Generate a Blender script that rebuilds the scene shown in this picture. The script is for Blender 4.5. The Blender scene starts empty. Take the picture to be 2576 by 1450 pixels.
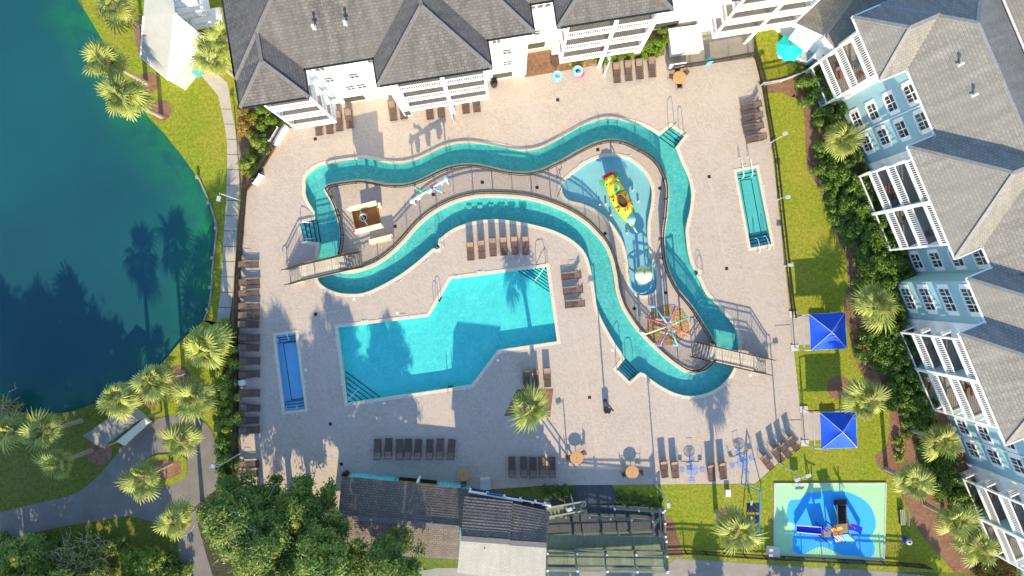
import bpy, bmesh, math, random
import numpy as np
from mathutils import Vector, Matrix
from mathutils.geometry import tessellate_polygon

random.seed(7)
RNG = np.random.default_rng(7)
rad = math.radians
scene = bpy.context.scene
COL = scene.collection

# ------------------------------------------------------------------ camera
HCAM = 66.0                      # drone height above the pool deck, metres
cam_data = bpy.data.cameras.new('camera')
cam = bpy.data.objects.new('camera', cam_data); COL.objects.link(cam)
cam.location = (0, 0, HCAM); cam.rotation_euler = (0, 0, 0)
cam_data.sensor_width = 36.0; cam_data.lens = 24.0
cam_data.clip_start = 0.5; cam_data.clip_end = 3000
scene.camera = cam

# ------------------------------------------------------------------ light
SUN_ELEV = 24.5
SUN_AZ = (0.078, -0.997)         # horizontal direction towards the sun
world = bpy.data.worlds.new('World'); scene.world = world; world.use_nodes = True
wn = world.node_tree.nodes; wl = world.node_tree.links
sky = wn.new('ShaderNodeTexSky'); sky.sky_type = 'NISHITA'; sky.sun_disc = False
sky.sun_elevation = rad(SUN_ELEV)
sky.sun_rotation = math.atan2(SUN_AZ[0], SUN_AZ[1])
sky.air_density = 1.0; sky.dust_density = 0.2; sky.ozone_density = 3.0
wl.new(sky.outputs[0], wn['Background'].inputs[0])
wn['Background'].inputs[1].default_value = 0.14
sd = bpy.data.lights.new('sun', 'SUN'); sd.energy = 3.3; sd.angle = rad(0.53); sd.color = (1.0, 0.84, 0.57)
sun = bpy.data.objects.new('sun', sd); COL.objects.link(sun)
ce = math.cos(rad(SUN_ELEV)); hz = math.hypot(*SUN_AZ)
sun_dir = Vector((SUN_AZ[0] / hz * ce, SUN_AZ[1] / hz * ce, math.sin(rad(SUN_ELEV))))
sun.rotation_euler = sun_dir.to_track_quat('Z', 'Y').to_euler(); sun.location = (0, -60, 60)

scene.view_settings.view_transform = 'Standard'
scene.view_settings.look = 'None'
scene.view_settings.exposure = 1.50
scene.view_settings.gamma = 1.0
scene.view_settings.use_curve_mapping = False
scene.cycles.max_bounces = 6
scene.cycles.transparent_max_bounces = 12
scene.cycles.caustics_reflective = False
scene.cycles.caustics_refractive = False
scene.cycles.use_denoising = True

# ------------------------------------------------------------------ helpers
FPX = 2576 / 2 / (18.0 / 24.0)
def G(dx, dy, z=0.0):
    """survey plan coordinate (dx, dy) of a point z metres above the deck -> metres"""
    k = (HCAM - z) / FPX
    return Vector(((dx - 1288) * k, (725 - dy) * k, z))
def GP(pts, z=0.0):
    return [G(p[0], p[1], z) for p in pts]

def link(o, parent=None):
    COL.objects.link(o)
    if parent is not None: o.parent = parent
    return o
def tag(o, label=None, cat=None, group=None, kind=None):
    if label: o['label'] = label
    if cat: o['category'] = cat
    if group: o['group'] = group
    if kind: o['kind'] = kind
    return o
def thing(name, label, cat, loc=(0, 0, 0), rz=0.0, group=None):
    o = bpy.data.objects.new(name, None); o.empty_display_size = 0.2
    o.location = loc; o.rotation_euler = (0, 0, rz)
    link(o); tag(o, label, cat, group)
    return o
def copy_tree(o, parent=None):
    c = o.copy(); COL.objects.link(c)
    c.parent = parent
    for ch in list(o.children): copy_tree(ch, c)
    return c

class MB:
    """collects shapes for ONE mesh object"""
    def __init__(self): self.v = []; self.f = []
    def face(self, pts):
        n = len(self.v); self.v += [tuple(p) for p in pts]; self.f.append(tuple(range(n, n + len(pts)))); return self
    def grid(self, rows, close=False, cap=False):
        n0 = len(self.v); m = len(rows[0])
        for r in rows: self.v += [tuple(p) for p in r]
        for i in range(len(rows) - 1):
            for j in range(m if close else m - 1):
                a = n0 + i * m + j; b = n0 + i * m + (j + 1) % m
                self.f.append((a, b, b + m, a + m))
        if cap:
            self.f.append(tuple(n0 + j for j in reversed(range(m))))
            self.f.append(tuple(n0 + (len(rows) - 1) * m + j for j in range(m)))
        return self
    def box(self, c, s, rz=0.0, M=None):
        hx, hy, hz_ = s[0] / 2, s[1] / 2, s[2] / 2
        P = [Vector((x, y, z)) for z in (-hz_, hz_) for x, y in ((-hx, -hy), (hx, -hy), (hx, hy), (-hx, hy))]
        if M is None: M = Matrix.Rotation(rz, 4, 'Z')
        P = [M @ p + Vector(c) for p in P]
        n = len(self.v); self.v += [tuple(p) for p in P]
        self.f += [tuple(n + i for i in q) for q in ((3, 2, 1, 0), (4, 5, 6, 7), (0, 1, 5, 4), (1, 2, 6, 5), (2, 3, 7, 6), (3, 0, 4, 7))]
        return self
    def bar(self, a, b, w, h=None, up=(0, 0, 1)):
        a = Vector(a); b = Vector(b); h = w if h is None else h
        d = (b - a)
        if d.length < 1e-6: return self
        d = d.normalized(); u = Vector(up)
        if abs(d.dot(u)) > 0.98: u = Vector((0, 1, 0))
        s = d.cross(u).normalized(); t = s.cross(d)
        r0 = [a + s * x * w / 2 + t * y * h / 2 for x, y in ((-1, -1), (1, -1), (1, 1), (-1, 1))]
        r1 = [p + (b - a) for p in r0]
        return self.grid([r0, r1], close=True, cap=True)
    def tube(self, pts, r, n=8, cap=True):
        pts = [Vector(p) for p in pts]; rows = []
        rs = r if isinstance(r, (list, tuple)) else [r] * len(pts)
        ref = None
        for i, p in enumerate(pts):
            d = (pts[min(i + 1, len(pts) - 1)] - pts[max(i - 1, 0)]).normalized()
            if ref is None:
                ref = Vector((0, 0, 1)) if abs(d.z) < 0.9 else Vector((1, 0, 0))
            s = d.cross(ref).normalized(); t = s.cross(d).normalized(); ref = t
            rows.append([p + s * math.cos(2 * math.pi * k / n) * rs[i] + t * math.sin(2 * math.pi * k / n) * rs[i] for k in range(n)])
        return self.grid(rows, close=True, cap=cap)
    def lathe(self, c, prof, n=16, cap=True):
        c = Vector(c)
        rows = [[c + Vector((r * math.cos(2 * math.pi * k / n), r * math.sin(2 * math.pi * k / n), z)) for k in range(n)] for r, z in prof]
        return self.grid(rows, close=True, cap=cap)
    def ring(self, c, R, r, n=20, m=8, axis='Z'):
        c = Vector(c); rows = []
        for i in range(n + 1):
            a = 2 * math.pi * i / n
            row = []
            for j in range(m):
                b = 2 * math.pi * j / m
                q = R + r * math.cos(b)
                p = Vector((q * math.cos(a), q * math.sin(a), r * math.sin(b)))
                if axis == 'Y': p = Vector((p.x, p.z, p.y))
                if axis == 'X': p = Vector((p.z, p.x, p.y))
                row.append(c + p)
            rows.append(row)
        return self.grid(rows, close=True)
    def prism(self, poly, z0, z1, bottom=False):
        """poly: list of (x, y); vertical sides and a top"""
        poly = [(p[0], p[1]) for p in poly]
        if area2(poly) < 0: poly = poly[::-1]
        n = len(poly)
        self.grid([[(x, y, z0) for x, y in poly], [(x, y, z1) for x, y in poly]], close=True)
        self.sheet([poly], z1)
        if bottom: self.sheet([poly], z0, flip=True)
        return self
    def sheet(self, loops, z, flip=False):
        """filled outline with holes; loops of (x, y)"""
        L = [[Vector((p[0], p[1], 0)) for p in lp] for lp in loops]
        flat = [p for lp in L for p in lp]
        tris = tessellate_polygon(L)
        n = len(self.v); self.v += [(p.x, p.y, z) for p in flat]
        for t in tris:
            a, b, c = (flat[i] for i in t)
            cr = (b.x - a.x) * (c.y - a.y) - (b.y - a.y) * (c.x - a.x)
            if abs(cr) < 1e-9: continue
            t = tuple(n + i for i in (t if (cr > 0) != flip else t[::-1])); self.f.append(t)
        return self
    def strip(self, a, b):
        return self.grid([a, b])
    def mesh(self, name, off=None, smooth=False):
        me = bpy.data.meshes.new(name)
        v = self.v if off is None else [(p[0] - off[0], p[1] - off[1], p[2] - off[2]) for p in self.v]
        me.from_pydata(v, [], self.f); me.update()
        if smooth: me.polygons.foreach_set('use_smooth', [True] * len(me.polygons))
        return me
    def build(self, name, mat, parent=None, smooth=False, label=None, kind=None, world=True):
        """world=True: the vertices are in metres of the place; the parent's location is taken off"""
        off = None
        if parent is not None and world:
            off = Vector(parent.location); q = parent.parent
            while q is not None: off = off + Vector(q.location); q = q.parent
        me = self.mesh(name, off, smooth)
        o = bpy.data.objects.new(name, me); me.materials.append(mat)
        link(o, parent)
        if label: o['label'] = label
        if kind: o['kind'] = kind
        return o

def area2(p):
    return sum(p[i][0] * p[(i + 1) % len(p)][1] - p[(i + 1) % len(p)][0] * p[i][1] for i in range(len(p)))
def obj_from(me, name, parent=None, loc=(0, 0, 0), rot=(0, 0, 0), scl=(1, 1, 1)):
    o = bpy.data.objects.new(name, me); o.location = loc; o.rotation_euler = rot; o.scale = scl
    return link(o, parent)
def smooth_loop(pts, sub=3, closed=True):
    """Catmull-Rom through the points"""
    pts = [Vector((p[0], p[1])) for p in pts]; n = len(pts); out = []
    rng = range(n) if closed else range(n - 1)
    for i in rng:
        if closed: p0, p1, p2, p3 = pts[i - 1], pts[i], pts[(i + 1) % n], pts[(i + 2) % n]
        else: p0, p1, p2, p3 = pts[max(i - 1, 0)], pts[i], pts[i + 1], pts[min(i + 2, n - 1)]
        for k in range(sub):
            t = k / sub
            out.append(0.5 * ((2 * p1) + (p2 - p0) * t + (2 * p0 - 5 * p1 + 4 * p2 - p3) * t * t + (3 * p1 - p0 - 3 * p2 + p3) * t ** 3))
    if not closed: out.append(pts[-1])
    return [(p.x, p.y) for p in out]
def offset_loop(poly, d):
    """outwards for d > 0, whatever the winding"""
    s = 1 if area2(poly) > 0 else -1; n = len(poly); out = []
    for i in range(n):
        a = Vector(poly[i - 1]); b = Vector(poly[i]); c = Vector(poly[(i + 1) % n])
        e1 = (b - a); e2 = (c - b)
        if e1.length < 1e-6 or e2.length < 1e-6: out.append(tuple(b)); continue
        n1 = Vector((e1.y, -e1.x)).normalized() * s; n2 = Vector((e2.y, -e2.x)).normalized() * s
        m = n1 + n2
        if m.length < 0.2: m = n1
        m = m.normalized(); k = max(0.5, m.dot(n1))
        out.append(tuple(b + m * d / k))
    return out
def resample(path, step):
    P = [Vector(p) for p in path]; out = [P[0]]; acc = 0.0
    for a, b in zip(P, P[1:]):
        L = (b - a).length; t = step - acc
        while t <= L:
            out.append(a + (b - a) * (t / L)); t += step
        acc = L - (t - step)
    return out
def xy(pts): return [(p[0], p[1]) for p in pts]
def inside(poly, x, y):
    c = False; n = len(poly)
    for i in range(n):
        x1, y1 = poly[i]; x2, y2 = poly[i - 1]
        if (y1 > y) != (y2 > y) and x < (x2 - x1) * (y - y1) / (y2 - y1) + x1: c = not c
    return c
ORD = ['first', 'second', 'third', 'fourth', 'fifth', 'sixth', 'seventh', 'eighth', 'ninth', 'tenth', 'eleventh', 'twelfth',
       'thirteenth', 'fourteenth', 'fifteenth', 'sixteenth', 'seventeenth', 'eighteenth']

# ------------------------------------------------------------------ materials
MATS = {}
def newmat(name):
    m = bpy.data.materials.new(name); m.use_nodes = True
    nt = m.node_tree; b = nt.nodes['Principled BSDF']; MATS[name] = m
    return m, nt, b
def N(nt, t, **kw):
    n = nt.nodes.new(t)
    for k, v in kw.items(): setattr(n, k, v)
    return n
def coords(nt, kind='Object', scale=1.0, rot=0.0, sc3=None):
    tc = N(nt, 'ShaderNodeTexCoord'); mp = N(nt, 'ShaderNodeMapping')
    mp.inputs['Scale'].default_value = sc3 or (scale,) * 3; mp.inputs['Rotation'].default_value = (0, 0, rot)
    nt.links.new(tc.outputs[kind], mp.inputs[0]); return mp.outputs[0]
def noise(nt, vec, scale, detail=4, rough=0.6, dist=0.0):
    n = N(nt, 'ShaderNodeTexNoise'); n.inputs['Scale'].default_value = scale; n.inputs['Detail'].default_value = detail
    n.inputs['Roughness'].default_value = rough; n.inputs['Distortion'].default_value = dist
    nt.links.new(vec, n.inputs['Vector']); return n.outputs['Fac']
def ramp(nt, fac, stops):
    r = N(nt, 'ShaderNodeValToRGB'); e = r.color_ramp.elements
    while len(e) < len(stops): e.new(0.5)
    for el, (p, c) in zip(e, stops):
        el.position = p; el.color = (*c, 1) if len(c) == 3 else c
    nt.links.new(fac, r.inputs[0]); return r.outputs[0]
def mix(nt, fac, a, b, mode='MIX'):
    n = N(nt, 'ShaderNodeMix', data_type='RGBA', blend_type=mode)
    if isinstance(fac, (int, float)): n.inputs[0].default_value = fac
    else: nt.links.new(fac, n.inputs[0])
    for i, c in ((6, a), (7, b)):
        if isinstance(c, tuple): n.inputs[i].default_value = (*c, 1)
        else: nt.links.new(c, n.inputs[i])
    return n.outputs[2]
def bump(nt, b, h, strength=0.3, dist=0.02):
    n = N(nt, 'ShaderNodeBump'); n.inputs['Strength'].default_value = strength; n.inputs['Distance'].default_value = dist
    nt.links.new(h, n.inputs['Height']); nt.links.new(n.outputs[0], b.inputs['Normal'])
def plain(name, c, rough=0.6, var=0.12, scale=2.0, bumpy=0.0, metal=0.0, spec=0.4, c2=None, rnd=0.0):
    """a paint / plastic / stone colour with uneven tone and wear"""
    m, nt, b = newmat(name)
    v = coords(nt); f = noise(nt, v, scale, 6, 0.65)
    lo = tuple(max(0, x * (1 - var)) for x in c); hi = c2 or tuple(min(1, x * (1 + var)) for x in c)
    colr = ramp(nt, f, [(0.3, lo), (0.7, hi)])
    if rnd:
        oi = N(nt, 'ShaderNodeObjectInfo')
        h = N(nt, 'ShaderNodeHueSaturation'); ma = N(nt, 'ShaderNodeMapRange')
        ma.inputs['To Min'].default_value = 1 - rnd; ma.inputs['To Max'].default_value = 1 + rnd
        nt.links.new(oi.outputs['Random'], ma.inputs[0]); nt.links.new(ma.outputs[0], h.inputs['Value']); nt.links.new(colr, h.inputs['Color'])
        colr = h.outputs[0]
    nt.links.new(colr, b.inputs['Base Color'])
    b.inputs['Roughness'].default_value = rough; b.inputs['Metallic'].default_value = metal
    b.inputs['Specular IOR Level'].default_value = spec
    if bumpy: bump(nt, b, noise(nt, v, scale * 6, 4), bumpy, 0.02)
    return m
def roof_uv(me):
    """courses follow the slope of each face: u along the eave, v up the slope"""
    uv = me.uv_layers.new(name='UVMap')
    for p in me.polygons:
        n = p.normal; e = Vector((0, 0, 1)).cross(n)
        e = e.normalized() if e.length > 1e-4 else Vector((1, 0, 0))
        s = n.cross(e)
        for li in p.loop_indices:
            q = me.vertices[me.loops[li].vertex_index].co
            uv.data[li].uv = (q.dot(e), q.dot(s))
def shingle(name, c1, c2, cm, w=0.32, h=0.14, streak=0.25, warm=None):
    m, nt, b = newmat(name)
    tc = N(nt, 'ShaderNodeTexCoord')
    br = N(nt, 'ShaderNodeTexBrick'); br.inputs['Scale'].default_value = 1.0
    br.inputs['Brick Width'].default_value = w; br.inputs['Row Height'].default_value = h
    br.inputs['Mortar Size'].default_value = 0.018; br.inputs['Mortar Smooth'].default_value = 0.3; br.inputs['Bias'].default_value = 0.1
    br.inputs['Color1'].default_value = (*c1, 1); br.inputs['Color2'].default_value = (*c2, 1); br.inputs['Mortar'].default_value = (*cm, 1)
    nt.links.new(tc.outputs['UV'], br.inputs['Vector'])
    mp = N(nt, 'ShaderNodeMapping'); mp.inputs['Scale'].default_value = (1.6, 0.22, 1); nt.links.new(tc.outputs['UV'], mp.inputs[0])
    st = noise(nt, mp.outputs[0], 1.0, 6, 0.65)
    f = ramp(nt, st, [(0.30, (1 - streak,) * 3), (0.62, (1.12, 1.10, 1.07))])
    colr = mix(nt, 1.0, br.outputs['Color'], f, 'MULTIPLY')
    big = noise(nt, coords(nt), 0.16, 3)
    colr = mix(nt, ramp(nt, big, [(0.42, (0, 0, 0)), (0.68, (0.55,) * 3)]), colr, warm or tuple(x * 0.8 for x in c1))
    nt.links.new(colr, b.inputs['Base Color']); b.inputs['Roughness'].default_value = 0.9; b.inputs['Specular IOR Level'].default_value = 0.15
    bump(nt, b, br.outputs['Fac'], -0.5, 0.012)
    return m

# --- paving: small herringbone bricks, stained where water runs
def paving():
    m, nt, b = newmat('pavers')
    v = coords(nt, 'Object', 1.0, rad(36))
    br = N(nt, 'ShaderNodeTexBrick'); br.inputs['Scale'].default_value = 1.0
    br.inputs['Brick Width'].default_value = 0.24; br.inputs['Row Height'].default_value = 0.12; br.inputs['Mortar Size'].default_value = 0.008
    br.inputs['Color1'].default_value = (0.51, 0.43, 0.355, 1); br.inputs['Color2'].default_value = (0.40, 0.335, 0.275, 1)
    br.inputs['Mortar'].default_value = (0.36, 0.28, 0.23, 1)
    nt.links.new(v, br.inputs['Vector'])
    o = coords(nt)
    f1 = noise(nt, o, 0.35, 6, 0.62)
    c = mix(nt, ramp(nt, f1, [(0.36, (0.0,) * 3), (0.66, (0.65,) * 3)]), br.outputs['Color'], (0.485, 0.405, 0.34))
    f2 = noise(nt, o, 0.22, 8, 0.7, 1.2)
    c = mix(nt, ramp(nt, f2, [(0.54, (0,) * 3), (0.74, (0.40,) * 3)]), c, (0.50, 0.34, 0.21))       # rusty splash stains
    f3 = noise(nt, o, 1.7, 7, 0.75, 0.8)
    c = mix(nt, ramp(nt, f3, [(0.58, (0,) * 3), (0.75, (0.55,) * 3)]), c, (0.30, 0.245, 0.21))      # dark grime
    f4 = noise(nt, o, 9.0, 3, 0.7)
    c = mix(nt, 1.0, c, ramp(nt, f4, [(0.35, (0.90,) * 3), (0.65, (1.08,) * 3)]), 'MULTIPLY')
    nt.links.new(c, b.inputs['Base Color']); b.inputs['Roughness'].default_value = 0.85; b.inputs['Specular IOR Level'].default_value = 0.25
    bump(nt, b, br.outputs['Fac'], -0.25, 0.01)
    return m
M_PAVE = paving()

def grass(name, a, bcol, dry, dryness=0.5):
    m, nt, b = newmat(name)
    v = coords(nt)
    f1 = noise(nt, v, 0.30, 6, 0.6); f2 = noise(nt, v, 2.6, 8, 0.72); f3 = noise(nt, v, 4.2, 8, 0.78)
    c = mix(nt, ramp(nt, f2, [(0.32, (0,) * 3), (0.68, (1,) * 3)]), a, bcol)
    c = mix(nt, ramp(nt, f1, [(0.42, (0,) * 3), (0.66, (dryness,) * 3)]), c, dry)
    c = mix(nt, 1.0, c, ramp(nt, f3, [(0.32, (0.50,) * 3), (0.68, (1.35,) * 3)]), 'MULTIPLY')
    nt.links.new(c, b.inputs['Base Color']); b.inputs['Roughness'].default_value = 0.9; b.inputs['Specular IOR Level'].default_value = 0.1
    bump(nt, b, f3, 0.9, 0.05)
    return m
M_GRASS = grass('lawn_grass', (0.155, 0.225, 0.016), (0.31, 0.325, 0.035), (0.37, 0.29, 0.05), 0.45)
M_GRASS_DIM = grass('rough_grass', (0.09, 0.13, 0.02), (0.17, 0.19, 0.03), (0.20, 0.155, 0.05), 0.5)

def mulch():
    m, nt, b = newmat('bark_mulch')
    v = coords(nt); f = noise(nt, v, 3.2, 9, 0.85); g = noise(nt, v, 0.5, 5)
    c = ramp(nt, f, [(0.3, (0.075, 0.034, 0.018)), (0.5, (0.20, 0.098, 0.055)), (0.7, (0.38, 0.21, 0.13))])
    c = mix(nt, ramp(nt, g, [(0.4, (0,) * 3), (0.65, (0.5,) * 3)]), c, (0.30, 0.17, 0.105))
    nt.links.new(c, b.inputs['Base Color']); b.inputs['Roughness'].default_value = 0.95; bump(nt, b, f, 1.0, 0.05)
    return m
M_MULCH = mulch()

def concrete(name, c, var=0.16, sc=1.2):
    m, nt, b = newmat(name)
    v = coords(nt); f = noise(nt, v, sc, 8, 0.7); g = noise(nt, v, sc * 14, 4, 0.7)
    cc = ramp(nt, f, [(0.3, tuple(x * (1 - var) for x in c)), (0.7, tuple(x * (1 + var * 0.6) for x in c))])
    cc = mix(nt, 1.0, cc, ramp(nt, g, [(0.3, (0.88,) * 3), (0.7, (1.08,) * 3)]), 'MULTIPLY')
    nt.links.new(cc, b.inputs['Base Color']); b.inputs['Roughness'].default_value = 0.9; bump(nt, b, g, 0.2, 0.01)
    b.inputs['Specular IOR Level'].default_value = 0.2
    return m
M_CONC = concrete('footpath_concrete', (0.46, 0.40, 0.33))
M_COPING = concrete('pool_coping', (0.62, 0.55, 0.42), 0.12, 2.0)
M_ASPHALT = concrete('asphalt', (0.21, 0.19, 0.17), 0.22, 0.6)
M_ROAD = concrete('road_concrete', (0.30, 0.27, 0.235), 0.2, 0.8)
M_BAND = concrete('band_paver', (0.50, 0.415, 0.335), 0.14, 2.0)
M_EARTH = concrete('bank_earth', (0.20, 0.12, 0.05), 0.4, 2.0)
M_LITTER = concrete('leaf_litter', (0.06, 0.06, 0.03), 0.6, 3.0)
M_PAD = concrete('pad_concrete', (0.55, 0.52, 0.46), 0.1, 2.0)

# --- lake: turbid water, so light stops close under the surface; weed in the shallows near the bank
def lake_mat():
    m, nt, b = newmat('lake_water')
    v = coords(nt)
    at = N(nt, 'ShaderNodeAttribute', attribute_name='shallow')
    f = noise(nt, v, 0.035, 3, 0.5)
    deep = mix(nt, ramp(nt, f, [(0.35, (0,) * 3), (0.65, (1,) * 3)]), (0.010, 0.056, 0.076), (0.012, 0.088, 0.098))  # broad tone drift imitates sky reflection within the water colour
    n2 = noise(nt, v, 0.45, 7, 0.68, 0.6)
    ma = N(nt, 'ShaderNodeMath', operation='MULTIPLY'); ma2 = N(nt, 'ShaderNodeMath', operation='MULTIPLY_ADD')
    rn = ramp(nt, n2, [(0.30, (0.0,) * 3), (0.70, (1.0,) * 3)])
    nt.links.new(at.outputs['Fac'], ma.inputs[0]); nt.links.new(rn, ma.inputs[1])
    ma2.inputs[1].default_value = 0.95; ma2.inputs[2].default_value = 0.0
    nt.links.new(ma.outputs[0], ma2.inputs[0])
    c = mix(nt, ma2.outputs[0], deep, (0.016, 0.21, 0.045))
    speck = noise(nt, v, 4.5, 2, 0.9)
    c = mix(nt, ramp(nt, speck, [(0.755, (0,) * 3), (0.775, (0.6,) * 3)]), c, (0.5, 0.5, 0.42))
    nt.links.new(c, b.inputs['Base Color']); b.inputs['Roughness'].default_value = 0.12; b.inputs['IOR'].default_value = 1.33
    b.inputs['Specular IOR Level'].default_value = 0.5
    bump(nt, b, noise(nt, v, 3.5, 4, 0.6), 0.10, 0.03)
    return m
M_LAKE = lake_mat()

def pool_floor(name, c, var=0.1):
    m, nt, b = newmat(name)
    v = coords(nt); f = noise(nt, v, 0.9, 6, 0.65)
    nt.links.new(ramp(nt, f, [(0.3, tuple(x * (1 - var) for x in c)), (0.7, tuple(min(1, x * (1 + var)) for x in c))]), b.inputs['Base Color'])
    b.inputs['Roughness'].default_value = 0.8
    return m
def water(name, lo, hi, scale, width=0.10, wob=0.35):
    """clear pool water: it tints the light that passes, and a fine net of gathered light is painted into that tint"""
    m, nt, b = newmat(name)
    nt.nodes.remove(b); out = nt.nodes['Material Output']
    v = coords(nt)
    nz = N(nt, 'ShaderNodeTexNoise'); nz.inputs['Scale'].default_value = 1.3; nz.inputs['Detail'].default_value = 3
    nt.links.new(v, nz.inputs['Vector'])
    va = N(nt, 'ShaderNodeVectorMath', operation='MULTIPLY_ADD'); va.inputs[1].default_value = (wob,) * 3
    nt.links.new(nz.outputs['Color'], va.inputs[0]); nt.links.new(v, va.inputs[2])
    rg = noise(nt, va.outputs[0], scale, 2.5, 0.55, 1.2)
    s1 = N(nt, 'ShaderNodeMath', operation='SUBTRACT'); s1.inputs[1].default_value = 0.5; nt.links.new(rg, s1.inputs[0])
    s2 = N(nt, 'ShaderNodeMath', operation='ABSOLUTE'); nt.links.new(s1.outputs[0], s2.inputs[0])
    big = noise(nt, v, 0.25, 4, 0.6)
    c = ramp(nt, s2.outputs[0], [(0.0, hi), (width, tuple((h + l) / 2 for h, l in zip(hi, lo))), (width * 3, lo)])  # bright caustic lines painted into the tint colour, not refracted
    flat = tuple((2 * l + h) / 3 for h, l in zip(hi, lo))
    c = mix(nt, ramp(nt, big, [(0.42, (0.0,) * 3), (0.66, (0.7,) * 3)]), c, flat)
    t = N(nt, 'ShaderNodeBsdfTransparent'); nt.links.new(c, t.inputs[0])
    g = N(nt, 'ShaderNodeBsdfGlossy'); g.inputs['Roughness'].default_value = 0.06
    lw = N(nt, 'ShaderNodeLayerWeight'); lw.inputs['Blend'].default_value = 0.5
    pw = N(nt, 'ShaderNodeMath', operation='POWER'); pw.inputs[1].default_value = 5.0; nt.links.new(lw.outputs['Facing'], pw.inputs[0])
    fr = N(nt, 'ShaderNodeMath', operation='MULTIPLY_ADD'); fr.inputs[1].default_value = 0.7; fr.inputs[2].default_value = 0.03; nt.links.new(pw.outputs[0], fr.inputs[0])
    bp = N(nt, 'ShaderNodeBump'); bp.inputs['Strength'].default_value = 0.25; bp.inputs['Distance'].default_value = 0.05
    nt.links.new(noise(nt, v, 3.0, 3), bp.inputs['Height']); nt.links.new(bp.outputs[0], g.inputs['Normal'])
    ms = N(nt, 'ShaderNodeMixShader'); nt.links.new(fr.outputs[0], ms.inputs[0]); nt.links.new(t.outputs[0], ms.inputs[1]); nt.links.new(g.outputs[0], ms.inputs[2])
    nt.links.new(ms.outputs[0], out.inputs[0])
    return m
M_FLOOR_MAIN = pool_floor('pool_plaster_turquoise', (0.11, 0.70, 0.64), 0.06)
M_FLOOR_RIVER = pool_floor('river_plaster_teal', (0.22, 0.62, 0.53), 0.07)
M_FLOOR_SPLASH = pool_floor('splash_plaster_blue', (0.42, 0.60, 0.60), 0.06)
M_FLOOR_LAP = pool_floor('lap_plaster_green', (0.16, 0.55, 0.48), 0.06)
M_FLOOR_PLUNGE = pool_floor('plunge_plaster_blue', (0.34, 0.56, 0.78), 0.06)
M_TILE_DARK = plain('dark_step_tile', (0.006, 0.03, 0.06), 0.4)
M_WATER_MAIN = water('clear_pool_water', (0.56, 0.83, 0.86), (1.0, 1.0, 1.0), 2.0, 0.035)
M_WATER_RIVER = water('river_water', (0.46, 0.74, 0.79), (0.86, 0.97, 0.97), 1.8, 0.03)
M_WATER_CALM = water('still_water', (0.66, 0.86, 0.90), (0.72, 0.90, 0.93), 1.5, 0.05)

# --- roofs and walls
M_ROOF_N = shingle('weathered_shingle', (0.157, 0.150, 0.147), (0.113, 0.109, 0.108), (0.062, 0.059, 0.058), 0.40, 0.24, 0.42)
M_ROOF_E = shingle('grey_shingle', (0.29, 0.274, 0.243), (0.24, 0.226, 0.20), (0.135, 0.130, 0.120), 0.40, 0.24, 0.28)
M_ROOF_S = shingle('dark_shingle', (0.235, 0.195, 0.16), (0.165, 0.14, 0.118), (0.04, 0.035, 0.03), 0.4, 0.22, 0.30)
M_ROOF_LIT = shingle('sunlit_shingle', (0.345, 0.335, 0.30), (0.31, 0.30, 0.27), (0.24, 0.23, 0.21), 0.4, 0.22, 0.12)  # bath house back slope, with the sun on it put into the colour
M_ROOF_W = concrete('flat_grey_roof', (0.34, 0.34, 0.315), 0.08, 0.8)
M_CAP = plain('ridge_cap_shingle', (0.155, 0.147, 0.14), 0.9, 0.2, 4.0, 0.3)
M_CAP_E = plain('ridge_cap_grey', (0.27, 0.258, 0.235), 0.9, 0.2, 4.0, 0.3)
M_GUTTER = plain('dark_gutter', (0.02, 0.021, 0.024), 0.5)
M_WHITE = plain('white_siding', (0.80, 0.80, 0.78), 0.55, 0.05, 1.0)
M_TRIM = plain('white_trim', (0.78, 0.79, 0.80), 0.5, 0.05, 1.5)
M_BLUE = plain('pale_blue_siding', (0.29, 0.475, 0.535), 0.6, 0.08, 0.5)
M_TEAL = plain('teal_door_paint', (0.12, 0.42, 0.38), 0.5)
M_AQUA = plain('aqua_wall_paint', (0.12, 0.48, 0.50), 0.5, 0.06)
M_PLANK = plain('porch_plank', (0.20, 0.185, 0.17), 0.8, 0.15, 3.0)
def glass():
    m, nt, b = newmat('window_glass')
    v = coords(nt); f = noise(nt, v, 0.8, 3)
    nt.links.new(ramp(nt, f, [(0.35, (0.015, 0.02, 0.03)), (0.65, (0.07, 0.09, 0.09))]), b.inputs['Base Color'])
    b.inputs['Roughness'].default_value = 0.06; b.inputs['Specular IOR Level'].default_value = 0.7
    return m
M_GLASS = glass()
M_BLIND = plain('window_blind', (0.50, 0.50, 0.44), 0.7)
M_LOUVRE = plain('dark_louvre', (0.045, 0.047, 0.030), 0.5)

# --- metal, plastic, timber
M_BLACK = plain('black_metal', (0.016, 0.016, 0.018), 0.45, 0.2)
M_FENCE = plain('dark_bronze_fence', (0.030, 0.024, 0.020), 0.45, 0.2)
M_STEEL = plain('stainless_steel', (0.62, 0.62, 0.62), 0.22, 0.05, metal=0.9)
M_GREYMETAL = plain('grey_metal', (0.42, 0.43, 0.44), 0.45, 0.1)
M_BRONZE = plain('lounger_frame_brown', (0.070, 0.045, 0.036), 0.5, 0.15)
M_SLING = plain('brown_sling', (0.118, 0.072, 0.058), 0.75, 0.15, 14, 0.15, rnd=0.18)
M_SLING_LIT = plain('sunlit_sling', (0.18, 0.122, 0.095), 0.75, 0.15, 14, 0.15, rnd=0.18)  # lighter copy for backrests, sun on the raised back put into colour
M_TABLE = plain('tan_table_top', (0.50, 0.29, 0.12), 0.55, 0.12, 3.0)
M_TABLE2 = plain('tan_table_ring', (0.43, 0.24, 0.10), 0.55, 0.12, 3.0)
M_PLBLUE = plain('blue_coated_steel', (0.015, 0.20, 0.62), 0.4, 0.1)
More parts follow.
